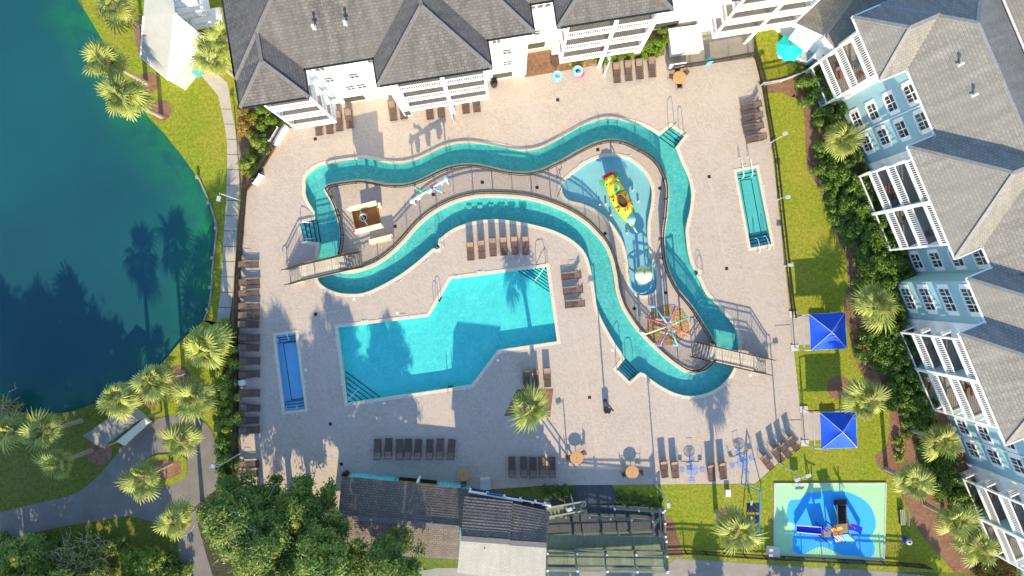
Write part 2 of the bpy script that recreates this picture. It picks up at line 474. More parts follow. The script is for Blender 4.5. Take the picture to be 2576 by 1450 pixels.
M_CANOPY = plain('blue_shade_cloth', (0.006, 0.085, 0.60), 0.75, 0.08, 3.0)
M_TURQ = plain('turquoise_cloth', (0.01, 0.55, 0.50), 0.75, 0.08, 3.0)
M_YELLOW = plain('yellow_fibreglass', (0.78, 0.62, 0.03), 0.35, 0.12, 2.0)
M_PALEYEL = plain('pale_yellow_fibreglass', (0.80, 0.72, 0.38), 0.35, 0.1, 2.0)
M_RED = plain('red_fibreglass', (0.55, 0.025, 0.03), 0.35, 0.1)
M_ORANGE = plain('orange_rim', (0.48, 0.11, 0.02), 0.4, 0.2, 5)
M_GREEN = plain('green_fibreglass', (0.05, 0.42, 0.16), 0.35, 0.1)
M_SKYBLUE = plain('light_blue_fibreglass', (0.12, 0.50, 0.74), 0.35, 0.1)
M_PALEBLUE = plain('pale_blue_dome', (0.34, 0.68, 0.80), 0.25, 0.08)
M_PURPLE = plain('purple_fibreglass', (0.24, 0.14, 0.46), 0.35, 0.1)
M_PINKRED = plain('crimson_pipe', (0.60, 0.06, 0.10), 0.35, 0.1)
M_CREAM = plain('cream_fibreglass', (0.74, 0.64, 0.44), 0.5, 0.1, 1.5)
M_MINT = plain('mint_pipe', (0.10, 0.50, 0.30), 0.35, 0.1)
M_RUST = plain('orange_brown_panel', (0.36, 0.155, 0.045), 0.6, 0.14, 1.5)
M_PINK = plain('pink_vinyl', (0.80, 0.08, 0.22), 0.3)
M_TUBE = plain('aqua_vinyl', (0.10, 0.55, 0.66), 0.25, 0.12, 3.0)
M_MATGREEN = plain('green_rubber_surface', (0.36, 0.66, 0.36), 0.9, 0.06, 1.2)
M_MATBLUE = plain('blue_rubber_surface', (0.04, 0.40, 0.86), 0.9, 0.06, 1.2)
M_PLAYBLUE = plain('play_blue_plastic', (0.012, 0.02, 0.55), 0.35, 0.1)
M_PLAYYEL = plain('play_yellow', (0.68, 0.30, 0.02), 0.4)
M_PLAYTAN = plain('play_deck_tan', (0.24, 0.185, 0.13), 0.7)
M_GREENBOARD = plain('weathered_green_board', (0.16, 0.19, 0.115), 0.85, 0.25, 1.5, 0.1, rnd=0.12)
M_SHADEBOARD = plain('shaded_board', (0.055, 0.066, 0.078), 0.8, 0.2, 1.5, 0.1, rnd=0.1)  # boards lying in shade, the shade put into their colour
M_TIMBER = plain('grey_timber', (0.30, 0.28, 0.21), 0.85, 0.2, 2.0)
M_SIGNBLUE = plain('sign_blue', (0.02, 0.20, 0.55), 0.4)
M_PORCHBOX = plain('cream_box', (0.78, 0.70, 0.55), 0.6, 0.06)
M_TERRACOTTA = plain('terracotta', (0.20, 0.085, 0.05), 0.7)
M_GRATE = plain('drain_grate', (0.018, 0.016, 0.015), 0.6)
M_LID = plain('white_lid', (0.72, 0.71, 0.68), 0.5)

# --- plants
def leaf(name, lo, hi, rnd=0.12, trans=0.35, scale=3.0, rough=0.55):
    m, nt, b = newmat(name); out = nt.nodes['Material Output']
    v = coords(nt); f = noise(nt, v, scale, 4, 0.7)
    c = ramp(nt, f, [(0.30, lo), (0.70, hi)])
    oi = N(nt, 'ShaderNodeObjectInfo'); h = N(nt, 'ShaderNodeHueSaturation'); ma = N(nt, 'ShaderNodeMapRange')
    ma.inputs['To Min'].default_value = 1 - rnd; ma.inputs['To Max'].default_value = 1 + rnd
    nt.links.new(oi.outputs['Random'], ma.inputs[0]); nt.links.new(ma.outputs[0], h.inputs['Value']); nt.links.new(c, h.inputs['Color'])
    nt.links.new(h.outputs[0], b.inputs['Base Color']); b.inputs['Roughness'].default_value = rough; b.inputs['Specular IOR Level'].default_value = 0.35
    t = N(nt, 'ShaderNodeBsdfTranslucent'); nt.links.new(h.outputs[0], t.inputs[0])
    ms = N(nt, 'ShaderNodeMixShader'); ms.inputs[0].default_value = trans
    nt.links.new(b.outputs[0], ms.inputs[1]); nt.links.new(t.outputs[0], ms.inputs[2]); nt.links.new(ms.outputs[0], out.inputs[0])
    return m
M_PALM = leaf('palm_frond', (0.15, 0.21, 0.025), (0.53, 0.55, 0.15), 0.36, 0.30)
M_PALM2 = leaf('old_palm_frond', (0.30, 0.26, 0.03), (0.50, 0.40, 0.06), 0.2, 0.25)
M_OAK = leaf('oak_leaf', (0.065, 0.145, 0.024), (0.21, 0.32, 0.065), 0.15, 0.35, 2.0)
M_OAK2 = leaf('light_leaf', (0.20, 0.29, 0.035), (0.48, 0.52, 0.12), 0.15, 0.4, 2.0)
M_HEDGE = leaf('glossy_hedge_leaf', (0.035, 0.095, 0.014), (0.15, 0.26, 0.04), 0.12, 0.25, 2.0, 0.4)
M_SHRUB = leaf('bright_shrub_leaf', (0.11, 0.22, 0.015), (0.24, 0.34, 0.03), 0.12, 0.3, 2.0)
M_RUSTLEAF = leaf('rusty_shrub_leaf', (0.22, 0.13, 0.02), (0.50, 0.27, 0.05), 0.12, 0.3, 2.0)
M_TWIG = plain('bare_twig', (0.42, 0.34, 0.24), 0.9, 0.2)
M_BARK = plain('tree_bark', (0.17, 0.13, 0.095), 0.95, 0.3, 6.0, 0.5)
M_PALMBARK = plain('palm_bark', (0.33, 0.27, 0.21), 0.95, 0.3, 8.0, 0.6)
# ================================================================== SETTING
def struct(name, mb, mat, parent=None, **kw):
    o = mb.build(name, mat, parent, **kw)
    if parent is None: o['kind'] = 'structure'
    return o

# --- plan outlines (survey coordinates)
SHORE = [(195, -40), (195, 0), (210, 22), (225, 47), (242, 75), (260, 102), (275, 127), (287, 150), (312, 195), (342, 250), (375, 297), (390, 315), (412, 335), (432, 362),
         (450, 382), (472, 402), (485, 422), (497, 447), (512, 480), (525, 510), (537, 547), (544, 575), (539, 612), (535, 650), (531, 687),
         (530, 724), (527, 749), (522, 779), (510, 807), (490, 824), (470, 844), (450, 864), (430, 894), (400, 924), (362, 949), (337, 967),
         (300, 995), (250, 1012), (225, 1019), (187, 1034), (137, 1042), (87, 1047), (50, 1037), (0, 1024)]
LAKE = SHORE + [(-250, 1010), (-700, 900), (-1100, 600), (-1150, 100), (-900, -350), (-300, -520), (150, -420), (190, -200)]
DECK = [(735, 322), (722, 325), (645, 455), (622, 480), (612, 600), (606, 700), (602, 850), (601, 1200), (630, 1330), (850, 1340), (862, 1205), (1190, 1235), (1365, 1222), (1900, 1217),
        (2021, 1108), (1985, 760), (1945, 400), (1915, 215), (1898, 145), (1680, 175), (1670, 100), (1500, 95), (1300, 120), (1000, 150), (770, 190)]
RIVER_OUT = [(768, 470), (769, 447), (784, 430), (804, 417), (824, 413), (856, 408), (894, 402), (911, 399), (931, 400), (956, 406), (981, 411), (1006, 412), (1031, 408),
    (1056, 400), (1081, 387), (1106, 376), (1131, 367), (1169, 362), (1206, 362), (1244, 366), (1288, 375), (1325, 381), (1363, 375), (1388, 362), (1413, 346), (1438, 331),
    (1468, 315), (1500, 305), (1528, 301), (1563, 303), (1600, 311), (1625, 321), (1645, 332), (1660, 341), (1688, 318), (1722, 342), (1700, 371), (1713, 405), (1725, 430),
    (1735, 457), (1739, 482), (1739, 505), (1735, 532), (1729, 557), (1725, 580), (1727, 607), (1730, 632), (1738, 662), (1746, 677), (1757, 684), (1753, 693), (1763, 712), (1768, 724), (1778, 742), (1795, 759),
    (1815, 782), (1835, 804), (1848, 824), (1856, 846), (1858, 872), (1857, 894), (1848, 922), (1835, 947), (1815, 969), (1790, 985), (1763, 994), (1733, 997), (1700, 990),
    (1668, 975), (1638, 955), (1622, 941), (1611, 937), (1583, 959), (1551, 928), (1571, 903), (1563, 887), (1550, 869), (1535, 844), (1520, 817), (1508, 792), (1500, 767), (1497, 744), (1494, 724),
    (1490, 697), (1485, 675), (1478, 650), (1467, 630), (1453, 615), (1433, 600), (1408, 587), (1383, 577), (1358, 570), (1328, 563), (1295, 557), (1264, 553), (1239, 552),
    (1214, 554), (1189, 558), (1164, 566), (1144, 574), (1126, 585), (1114, 595), (1103, 603), (1102, 614), (1108, 622), (1102, 628), (1091, 625), (1079, 634), (1056, 654), (1031, 674), (1006, 692), (981, 707), (959, 719), (931, 732),
    (906, 739), (881, 740), (856, 738), (836, 732), (819, 724), (806, 714), (799, 702), (797, 680), (798, 655), (803, 625), (804, 611), (764, 607), (754, 563), (793, 552), (791, 534), (784, 522), (774, 505), (768, 487)]
SHARP = {(1660, 341), (1688, 318), (1722, 342), (1700, 371), (1757, 684), (1753, 693), (1746, 677), (1611, 937), (1583, 959), (1551, 928), (1571, 903), (804, 611), (764, 607), (754, 563), (793, 552), (1102, 614), (1108, 622), (1102, 628)}
ISLAND = [(816, 480), (819, 470), (829, 463), (856, 458), (894, 453), (919, 452), (944, 456), (969, 461), (994, 463), (1019, 462), (1044, 456), (1069, 446), (1094, 433),
    (1119, 422), (1144, 415), (1169, 412), (1194, 412), (1219, 416), (1244, 422), (1269, 428), (1288, 431), (1313, 433), (1338, 431), (1363, 425), (1388, 413), (1413, 401),
    (1438, 387), (1463, 373), (1483, 364), (1500, 357), (1525, 351), (1550, 351), (1575, 357), (1600, 369), (1625, 382), (1645, 397), (1660, 414), (1670, 434), (1678, 454),
    (1682, 474), (1682, 499), (1680, 524), (1678, 549), (1674, 574), (1672, 599), (1673, 624), (1675, 649), (1680, 672), (1688, 692), (1698, 712), (1708, 729), (1725, 749),
    (1743, 771), (1760, 797), (1775, 821), (1790, 846), (1803, 868), (1806, 890), (1800, 909), (1785, 924), (1770, 936), (1750, 941), (1728, 939), (1705, 926), (1678, 906), (1650, 881),
    (1625, 856), (1600, 829), (1580, 801), (1565, 776), (1555, 751), (1549, 729), (1545, 699), (1540, 672), (1534, 649), (1525, 627), (1513, 607), (1495, 587), (1475, 567),
    (1450, 549), (1423, 534), (1395, 522), (1363, 511), (1330, 503), (1300, 499), (1269, 497), (1239, 496), (1206, 497), (1176, 502), (1151, 509), (1126, 519), (1101, 532),
    (1079, 547), (1056, 567), (1036, 589), (1016, 612), (994, 634), (969, 654), (944, 669), (919, 679), (894, 686), (869, 688), (853, 683), (848, 660), (849, 639), (855, 612), (855, 587),
    (851, 562), (844, 537), (834, 512), (824, 494)]
SPLASH = [(1413, 470), (1416, 461), (1430, 447), (1450, 430), (1475, 412), (1500, 400), (1528, 393), (1558, 395), (1583, 403), (1605, 418), (1623, 437), (1635, 460), (1640, 482),
    (1639, 507), (1635, 532), (1630, 557), (1629, 582), (1630, 607), (1634, 632), (1640, 657), (1649, 682), (1653, 707), (1650, 729), (1638, 739), (1620, 744), (1603, 740),
    (1590, 729), (1584, 712), (1582, 687), (1579, 662), (1575, 637), (1568, 612), (1555, 587), (1538, 562), (1515, 540), (1488, 522), (1458, 511), (1433, 505), (1418, 492)]
MAIN = [(850, 824), (1079, 796), (1134, 702), (1375, 671), (1402, 859), (1252, 881), (1186, 969), (874, 1014)]
LAP_W = [(693, 844), (743, 838), (768, 1030), (716, 1036)]
LAP_E = [(1852, 432), (1903, 422), (1941, 614), (1888, 624)]

def loop_xy(pts, smooth=True, sub=3):
    w = [(G(*p).x, G(*p).y) for p in pts]
    return smooth_loop(w, sub) if smooth else w
def river_loop():
    out = []; n = len(RIVER_OUT); w = [Vector((G(*p).x, G(*p).y)) for p in RIVER_OUT]
    for i in range(n):
        p0, p1, p2, p3 = w[i - 1], w[i], w[(i + 1) % n], w[(i + 2) % n]
        if RIVER_OUT[i] in SHARP or RIVER_OUT[(i + 1) % n] in SHARP: out.append((p1.x, p1.y)); continue
        for k in range(3):
            t = k / 3
            q = 0.5 * ((2 * p1) + (p2 - p0) * t + (2 * p0 - 5 * p1 + 4 * p2 - p3) * t * t + (3 * p1 - p0 - 3 * p2 + p3) * t ** 3)
            out.append((q.x, q.y))
    return out
W_RIVER = river_loop(); W_ISL = loop_xy(ISLAND); W_SPL = loop_xy(SPLASH)
W_MAIN = loop_xy(MAIN, False); W_LW = loop_xy(LAP_W, False); W_LE = loop_xy(LAP_E, False)
W_DECK = loop_xy(DECK, False); W_LAKE = loop_xy(LAKE, True, 2)

# terrain with the lake and the deck cut out
big = [(-600, -600), (600, -600), (600, 600), (-600, 600)]
struct('ground', MB().sheet([big, W_LAKE, offset_loop(W_DECK, -0.15)], -0.012), M_GRASS_DIM)
bank = MB()
lk = W_LAKE + [W_LAKE[0]]
bank.strip([(x, y, -0.012) for x, y in lk], [(x, y, -0.30) for x, y in lk])
inl = offset_loop(W_LAKE, -0.9); inl.append(inl[0])
bank.strip([(x, y, -0.30) for x, y in lk], [(x, y, -1.4) for x, y in inl])
struct('lake_bank', bank, M_EARTH)
# lake surface, a fine grid that carries how shallow it is
def make_lake():
    xs = np.arange(-100, -26, 0.8); ys = np.arange(-14, 50, 0.8)
    shore = np.array([(G(*p).x, G(*p).y) for p in SHORE])
    # distance to the shore polyline
    def dist(px, py):
        d = np.full(px.shape, 1e9)
        for (x1, y1), (x2, y2) in zip(shore, shore[1:]):
            vx, vy = x2 - x1, y2 - y1; L = vx * vx + vy * vy
            t = np.clip(((px - x1) * vx + (py - y1) * vy) / L, 0, 1)
            d = np.minimum(d, np.hypot(px - x1 - t * vx, py - y1 - t * vy))
        return d
    X, Y = np.meshgrid(xs, ys, indexing='ij'); D = dist(X, Y)
    nx, ny = X.shape
    v = [(float(a), float(b), -0.22) for a, b in zip(X.ravel(), Y.ravel())]
    f = [(i * ny + j, (i + 1) * ny + j, (i + 1) * ny + j + 1, i * ny + j + 1) for i in range(nx - 1) for j in range(ny - 1)]
    me = bpy.data.meshes.new('lake_water'); me.from_pydata(v, [], f); me.update()
    at = me.attributes.new('shallow', 'FLOAT', 'POINT')
    # weed grows along the north-eastern bank, thinning out along the southern one
    edge = np.clip(1 - D / 5.0, 0, 1) ** 1.2 * np.clip((Y + 6) / 6, 0.35, 1)
    at.data.foreach_set('value', edge.ravel().astype(np.float32))
    me.materials.append(M_LAKE)
    o = bpy.data.objects.new('lake_water', me); link(o); o['kind'] = 'structure'
make_lake()

# paved deck with the pools cut out, and the island between the arms of the river
def grow(loop, d): return offset_loop(loop, d)
RIM = 0.30
deck = struct('pool_deck', MB().sheet([W_DECK, W_RIVER, W_MAIN, W_LW, W_LE], 0.0), M_PAVE)
struct('island_deck', MB().sheet([W_ISL, W_SPL], 0.0), M_PAVE)
e = MB(); dk = W_DECK + [W_DECK[0]]
e.strip([(x, y, 0.0) for x, y in dk], [(x, y, -0.4) for x, y in dk]); struct('deck_edge', e, M_BAND)

def coping(name, loop, out=True, w=RIM):
    """rounded rim stones around the water, proud of the paving"""
    a = loop + [loop[0]]; o = offset_loop(loop, w if out else -w); o = o + [o[0]]
    i2 = offset_loop(loop, -0.03 if out else 0.03); i2 = i2 + [i2[0]]
    mb = MB()
    rows = [[(x, y, 0.003) for x, y in o], [(x, y, 0.030) for x, y in o], [(x, y, 0.034) for x, y in a], [(x, y, 0.012) for x, y in i2], [(x, y, -0.06) for x, y in i2]]
    mb.grid(rows)
    return struct(name, mb, M_COPING)
coping('river_coping', W_RIVER); coping('island_coping', W_ISL, False); coping('splash_coping', W_SPL); coping('main_pool_coping', W_MAIN)
coping('plunge_coping', W_LW, True, 0.26); coping('lap_coping', W_LE, True, 0.26)

def basin(name, loops, depth, mat, floor=True):
    mb = MB()
    for lp in loops:
        l2 = lp + [lp[0]]
        mb.strip([(x, y, 0.0) for x, y in l2], [(x, y, -depth) for x, y in l2])
    mb.sheet(loops, -depth)
    return struct(name, mb, mat)
basin('river_basin', [W_RIVER, W_ISL], 0.66, M_FLOOR_RIVER)
basin('splash_basin', [W_SPL], 0.42, M_FLOOR_SPLASH)
basin('main_pool_basin', [W_MAIN], 0.76, M_FLOOR_MAIN)
basin('plunge_basin', [W_LW], 0.80, M_FLOOR_PLUNGE)
basin('lap_basin', [W_LE], 0.60, M_FLOOR_LAP)
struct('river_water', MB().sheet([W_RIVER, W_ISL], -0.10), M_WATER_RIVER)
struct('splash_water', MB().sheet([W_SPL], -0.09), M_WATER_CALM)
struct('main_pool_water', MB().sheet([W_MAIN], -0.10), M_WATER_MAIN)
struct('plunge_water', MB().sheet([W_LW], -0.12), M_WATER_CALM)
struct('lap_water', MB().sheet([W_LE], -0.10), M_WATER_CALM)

# --- bands of lighter stone that run between the drains
def ribbon(pts, w, z):
    P = [Vector((G(*p).x, G(*p).y)) for p in pts]; L = []; R = []
    for i, p in enumerate(P):
        d = (P[min(i + 1, len(P) - 1)] - P[max(i - 1, 0)]).normalized(); n = Vector((-d.y, d.x))
        L.append((*(p + n * w / 2), z)); R.append((*(p - n * w / 2), z))
    return MB().strip(R, L)
for pts in ([(605, 812), (795, 791), (1000, 762), (1072, 742), (1160, 665), (1275, 640), (1425, 640)],
            [(795, 795), (830, 1064), (858, 1165), (1215, 1200)],
            [(760, 348), (880, 333), (1100, 290), (1403, 252)], [(1784, 445), (1860, 398)], [(1784, 445), (1828, 675), (1945, 690)], [(1828, 675), (1825, 760)],
            [(1430, 768), (1482, 1000), (1515, 1215)]):
    struct('stone_band', ribbon(pts, 0.22, 0.004), M_BAND)

# --- lawns, beds, paths
def flat(name, pts, z, mat, smooth=False, holes=(), sub=3):
    lp = loop_xy(pts, smooth, sub)
    return struct(name, MB().sheet([lp] + [loop_xy(h, True) for h in holes], z), mat)
LAWN_E = [(1898, 60), (1960, 60), (1990, 232), (2300, 240), (2350, 900), (2600, 1440), (1676, 1440), (1366, 1430), (1366, 1221), (1901, 1218), (2022, 1108), (1986, 760), (1946, 400), (1916, 215)]
flat('lawn', LAWN_E, -0.004, M_GRASS)
flat('lawn', [(195, -40), (210, 22), (242, 75), (287, 150), (342, 250), (375, 297), (412, 335), (450, 382), (497, 447), (525, 510), (540, 560), (540, 640), (532, 740), (515, 808),
              (555, 830), (604, 700), (618, 500), (640, 452), (600, 200), (570, -40)], -0.006, M_GRASS)
flat('lawn', [(515, 806), (450, 864), (400, 924), (337, 967), (300, 995), (330, 1060), (400, 1048), (470, 1044), (520, 1060), (560, 1120), (596, 1190), (598, 820)], -0.006, M_GRASS)
flat('mulch_bed', [(1905, 205), (1995, 190), (2000, 244), (2020, 268), (2024, 300), (2026, 362), (2030, 427), (2052, 460), (2064, 487), (2077, 522), (2094, 562), (2107, 600), (2127, 637), (2134, 675), (2132, 724),
    (2122, 762), (2128, 810), (2140, 862), (2146, 894), (2160, 924), (2180, 960), (2237, 1012), (2238, 1087), (2230, 1124), (2203, 1144), (2202, 1162), (2216, 1180), (2250, 1205), (2262, 1230), (2300, 1320), (2330, 1360),
    (2400, 1440), (2600, 1450), (2600, 1300), (2380, 800), (2180, 320), (2090, 130), (2040, 190), (1990, 246), (1965, 233), (1925, 236)], 0.002, M_MULCH)
flat('mulch_bed', [(600, 228), (612, 300), (640, 270), (745, 320), (722, 326), (645, 455), (622, 482), (610, 640), (600, 820), (580, 812), (590, 710), (603, 560), (606, 440), (598, 330)], 0.002, M_MULCH)
flat('mulch_bed', [(1320, 137), (1400, 122), (1425, 158), (1502, 164), (1320, 195)], 0.006, M_MULCH)
flat('mulch_bed', [(1505, 160), (1420, 166), (1415, 120), (1680, 60), (1670, 140)], 0.005, M_MULCH)
flat('mulch_bed', [(1268, 1047), (1300, 980), (1392, 978), (1384, 1050)], 0.006, M_MULCH)
for x, y, r in ((374, 208, 26), (406, 278, 26), (450, 950, 30), (376, 1003, 24), (250, 1140, 32), (1827, 1304, 26), (2110, 975, 30)):
    flat('mulch_ring', [(x + r * math.cos(a * math.pi / 8) * (1 + 0.06 * math.sin(3 * a)), y + r * math.sin(a * math.pi / 8)) for a in range(16)], 0.006, M_MULCH, True)
flat('mulch_bed', [(1666, 1300), (1690, 1300), (1720, 1400), (1676, 1402)], 0.003, M_MULCH)
flat('mulch_bed', [(335, 60), (352, 40), (360, 150), (345, 120)], 0.003, M_MULCH, True)
# footpath by the lake: slabs with open joints
PL = [(545, 812), (550, 774), (554, 749), (556, 712), (559, 662), (561, 612), (565, 562), (569, 512), (570, 467), (572, 425), (572, 387), (572, 362), (566, 320), (557, 280), (548, 237)]
PR = [(575, 812), (578, 799), (585, 749), (587, 712), (591, 662), (595, 600), (599, 537), (601, 475), (604, 425), (603, 387), (598, 362), (592, 320), (585, 290), (577, 237)]
def footpath():
    base = flat('footpath', PL + PR[::-1] , -0.002, M_EARTH)
    def at(path, t):
        P = [Vector((G(*p).x, G(*p).y)) for p in path]; Ls = [0]
        for a, b in zip(P, P[1:]): Ls.append(Ls[-1] + (b - a).length)
        s = t * Ls[-1]
        for i in range(len(P) - 1):
            if Ls[i + 1] >= s: return P[i] + (P[i + 1] - P[i]) * ((s - Ls[i]) / (Ls[i + 1] - Ls[i] + 1e-9))
        return P[-1]
    n = 15
    for k in range(n):
        a, b = k / n + 0.0016, (k + 1) / n - 0.0016
        q = [at(PL, a), at(PR, a), at(PR, b), at(PL, b)]
        MB().prism([tuple(p) for p in q], -0.05, 0.020 + 0.004 * random.random()).build('slab', M_CONC, base)
    q = GP([(546, 238), (578, 238), (572, 208), (540, 180), (505, 188)])
    MB().prism(xy(q), -0.05, 0.018).build('slab', M_CONC, base)
footpath()
flat('driveway', [(-60, 1300), (0, 1289), (50, 1277), (125, 1259), (175, 1247), (217, 1224), (250, 1194), (282, 1157), (307, 1124), (325, 1104), (357, 1079), (390, 1057), (425, 1047),
    (462, 1046), (495, 1054), (525, 1074), (540, 1112), (550, 1149), (549, 1192), (540, 1234), (512, 1257), (495, 1290), (500, 1330), (520, 1400), (540, 1500), (440, 1500), (450, 1400), (440, 1340), (400, 1319), (350, 1304), (320, 1298),
    (287, 1304), (225, 1314), (150, 1327), (75, 1344), (0, 1364), (-60, 1380)], 0.003, M_ASPHALT, True)
isl = [(365, 1164), (400, 1144), (462, 1149), (471, 1174), (465, 1202), (425, 1219), (390, 1222), (374, 1207)]
lp = loop_xy(isl, True)
struct('traffic_island_lawn', MB().prism(lp, 0.0, 0.09), M_GRASS)
struct('traffic_island_bed', MB().sheet([offset_loop(lp, -0.55)], 0.096), M_MULCH)
flat('road', [(1100, 1429), (1380, 1428), (1670, 1426), (1700, 1405), (1932, 1421), (2232, 1438), (2450, 1462), (2800, 1480), (2800, 1900), (1000, 1900), (1040, 1440)], 0.004, M_ROAD)
flat('service_yard', [(1670, 142), (1676, 72), (1895, 72), (1898, 144), (1680, 174)], 0.006, M_ROAD)
# planted squares by the boardwalk
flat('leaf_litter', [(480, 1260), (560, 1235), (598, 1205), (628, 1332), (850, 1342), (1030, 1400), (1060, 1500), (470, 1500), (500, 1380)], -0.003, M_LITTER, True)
flat('boardwalk_ground', [(1368, 1256), (1448, 1256), (1448, 1268), (1560, 1268), (1668, 1272), (1676, 1430), (1368, 1430)], 0.001, M_SHADEBOARD)  # dark sheet below the lanes, deep shade put into its colour
flat('planted_square', [(1366, 1222), (1448, 1222), (1448, 1254), (1366, 1256)], 0.004, M_GRASS_DIM)
# ================================================================== BUILDINGS
class Frame:
    """u runs along the facade, v points out of it, z up"""
    def __init__(self, deg): self.t = rad(deg); self.c = math.cos(self.t); self.s = math.sin(self.t)
    def W(self, u, v, z): return Vector((u * self.c + v * self.s, u * self.s - v * self.c, z))
    def box(self, mb, u0, u1, v0, v1, z0, z1):
        mb.box(self.W((u0 + u1) / 2, (v0 + v1) / 2, (z0 + z1) / 2), (abs(u1 - u0), abs(v1 - v0), abs(z1 - z0)), self.t); return mb
    def bar(self, mb, a, b, w, h=None): return mb.bar(self.W(*a), self.W(*b), w, h)

ZE = 11.8; PITCH = 0.60
def hip_roof(F, root, u0, u1, vf, vb, mat, capmat, guttermat, ze=ZE, pitch=PITCH, back='hip', ridge_along='auto', sides='f', name='roof', left='hip', right='hip'):
    """hipped roof over u0..u1 x vb..vf (vf is the front eave); back='open' runs the ridge into the roof behind"""
    W = u1 - u0; D = vf - vb
    mb = MB(); caps = []
    th = 0.22
    if ridge_along == 'v' or (ridge_along == 'auto' and W <= D):
        h = W / 2; zr = ze + h * pitch; um = (u0 + u1) / 2
        A = (um, vf - h, zr); B = (um, vb + (h if back == 'hip' else 0), zr)
        c = [(u0, vf, ze), (u1, vf, ze), (u1, vb, ze), (u0, vb, ze)]
        mb.face([F.W(*p) for p in (c[0], c[1], A)]); mb.face([F.W(*p) for p in (c[1], c[2], B, A)]); mb.face([F.W(*p) for p in (c[3], c[0], A, B)])
        if back == 'hip': mb.face([F.W(*p) for p in (c[2], c[3], B)])
        caps = [(c[0], A), (c[1], A), (A, B)] + ([(c[2], B), (c[3], B)] if back == 'hip' else [])
    else:
        h = D / 2; zr = ze + h * pitch; vm = (vf + vb) / 2
        A = (u0 + (h if left == 'hip' else 0), vm, zr); B = (u1 - (h if right == 'hip' else 0), vm, zr)
        c = [(u0, vf, ze), (u1, vf, ze), (u1, vb, ze), (u0, vb, ze)]
        mb.face([F.W(*p) for p in (c[0], c[1], B, A)]); mb.face([F.W(*p) for p in (c[2], c[3], A, B)])
        mb.face([F.W(*p) for p in (c[1], c[2], B)]); mb.face([F.W(*p) for p in (c[3], c[0], A)])
        caps = [(A, B)] + ([(c[0], A), (c[3], A)] if left == 'hip' else []) + ([(c[1], B), (c[2], B)] if right == 'hip' else [])
    o = mb.build(name, mat, root); roof_uv(o.data)
    cm = MB()
    for a, b in caps: cm.bar(F.W(a[0], a[1], a[2] + 0.025), F.W(b[0], b[1], b[2] + 0.025), 0.30, 0.05)
    cm.build('ridge_cap', capmat, o, world=True)
    # boxed eave and gutter
    e = MB(); F.box(e, u0 + 0.03, u1 - 0.03, vb + 0.03, vf - 0.03, ze - th, ze - 0.015); e.build('soffit', M_TRIM, o)
    g = MB(); z = ze - 0.02
    g.bar(F.W(u0 - 0.06, vf + 0.055, z), F.W(u1 + 0.06, vf + 0.055, z), 0.11, 0.12)
    g.bar(F.W(u0 - 0.055, vf - 0.01, z), F.W(u0 - 0.055, vb, z), 0.11, 0.12)
    g.bar(F.W(u1 + 0.055, vf - 0.01, z), F.W(u1 + 0.055, vb, z), 0.11, 0.12)
    g.build('gutter', guttermat, o)
    return o

def win(F, root, u, v, z, w, h, n=1, side=None, mat=None, blind=False):
    """a window band of n lights on the facade plane v; trim, panes and a glazing bar"""
    mb = MB(); t = 0.09; d = 0.07
    W = w * n + t * (n + 1)
    F.box(mb, u - W / 2, u + W / 2, v, v + d, z + h, z + h + 0.12); F.box(mb, u - W / 2 - 0.05, u + W / 2 + 0.05, v, v + d + 0.06, z - 0.11, z)
    for k in range(n + 1):
        x = u - W / 2 + k * (w + t); F.box(mb, x, x + t, v, v + d - 0.004, z, z + h)
    for k in range(n):
        x = u - W / 2 + t + k * (w + t); F.box(mb, x, x + w, v + 0.03, v + 0.055, z + h * 0.52, z + h * 0.58)
        if w > 0.6: F.box(mb, x + w / 2 - 0.02, x + w / 2 + 0.02, v + 0.03, v + 0.05, z, z + h * 0.52)
    o = mb.build('window', mat or M_TRIM, root)
    for k in range(n):
        x = u - W / 2 + t + k * (w + t)
        p = MB(); F.box(p, x, x + w, v - 0.02, v + 0.022, z, z + h)
        p.build('pane', M_BLIND if (blind and random.random() < 0.5) else M_GLASS, o)
    return o

def shutter_pair(F, root, u, v, z, w, h, mat):
    for s in (-1, 1):
        mb = MB(); F.box(mb, u + s * w / 2 - 0.16, u + s * w / 2 + 0.16, v, v + 0.05, z - 0.1, z + h + 0.12); mb.build('shutter', mat, root)

def louvre(F, root, u0, u1, v, z0, z1):
    mb = MB(); F.box(mb, u0, u1, v - 0.02, v + 0.02, z0, z1); o = mb.build('louvre_panel', M_LOUVRE, root)
    s = MB(); k = u0 + 0.06
    while k < u1:
        F.box(s, k, k + 0.03, v + 0.02, v + 0.05, z0, z1); k += 0.14
    s.build('louvre_blades', plain_cache('louvre_blade', (0.10, 0.10, 0.075)), o, kind='stuff')
    f = MB(); F.box(f, u0 - 0.08, u1 + 0.08, v, v + 0.07, z0 - 0.12, z0); f.build('louvre_sill', M_TRIM, o)
    return o
def plain_cache(name, c):
    return MATS.get(name) or plain(name, c)

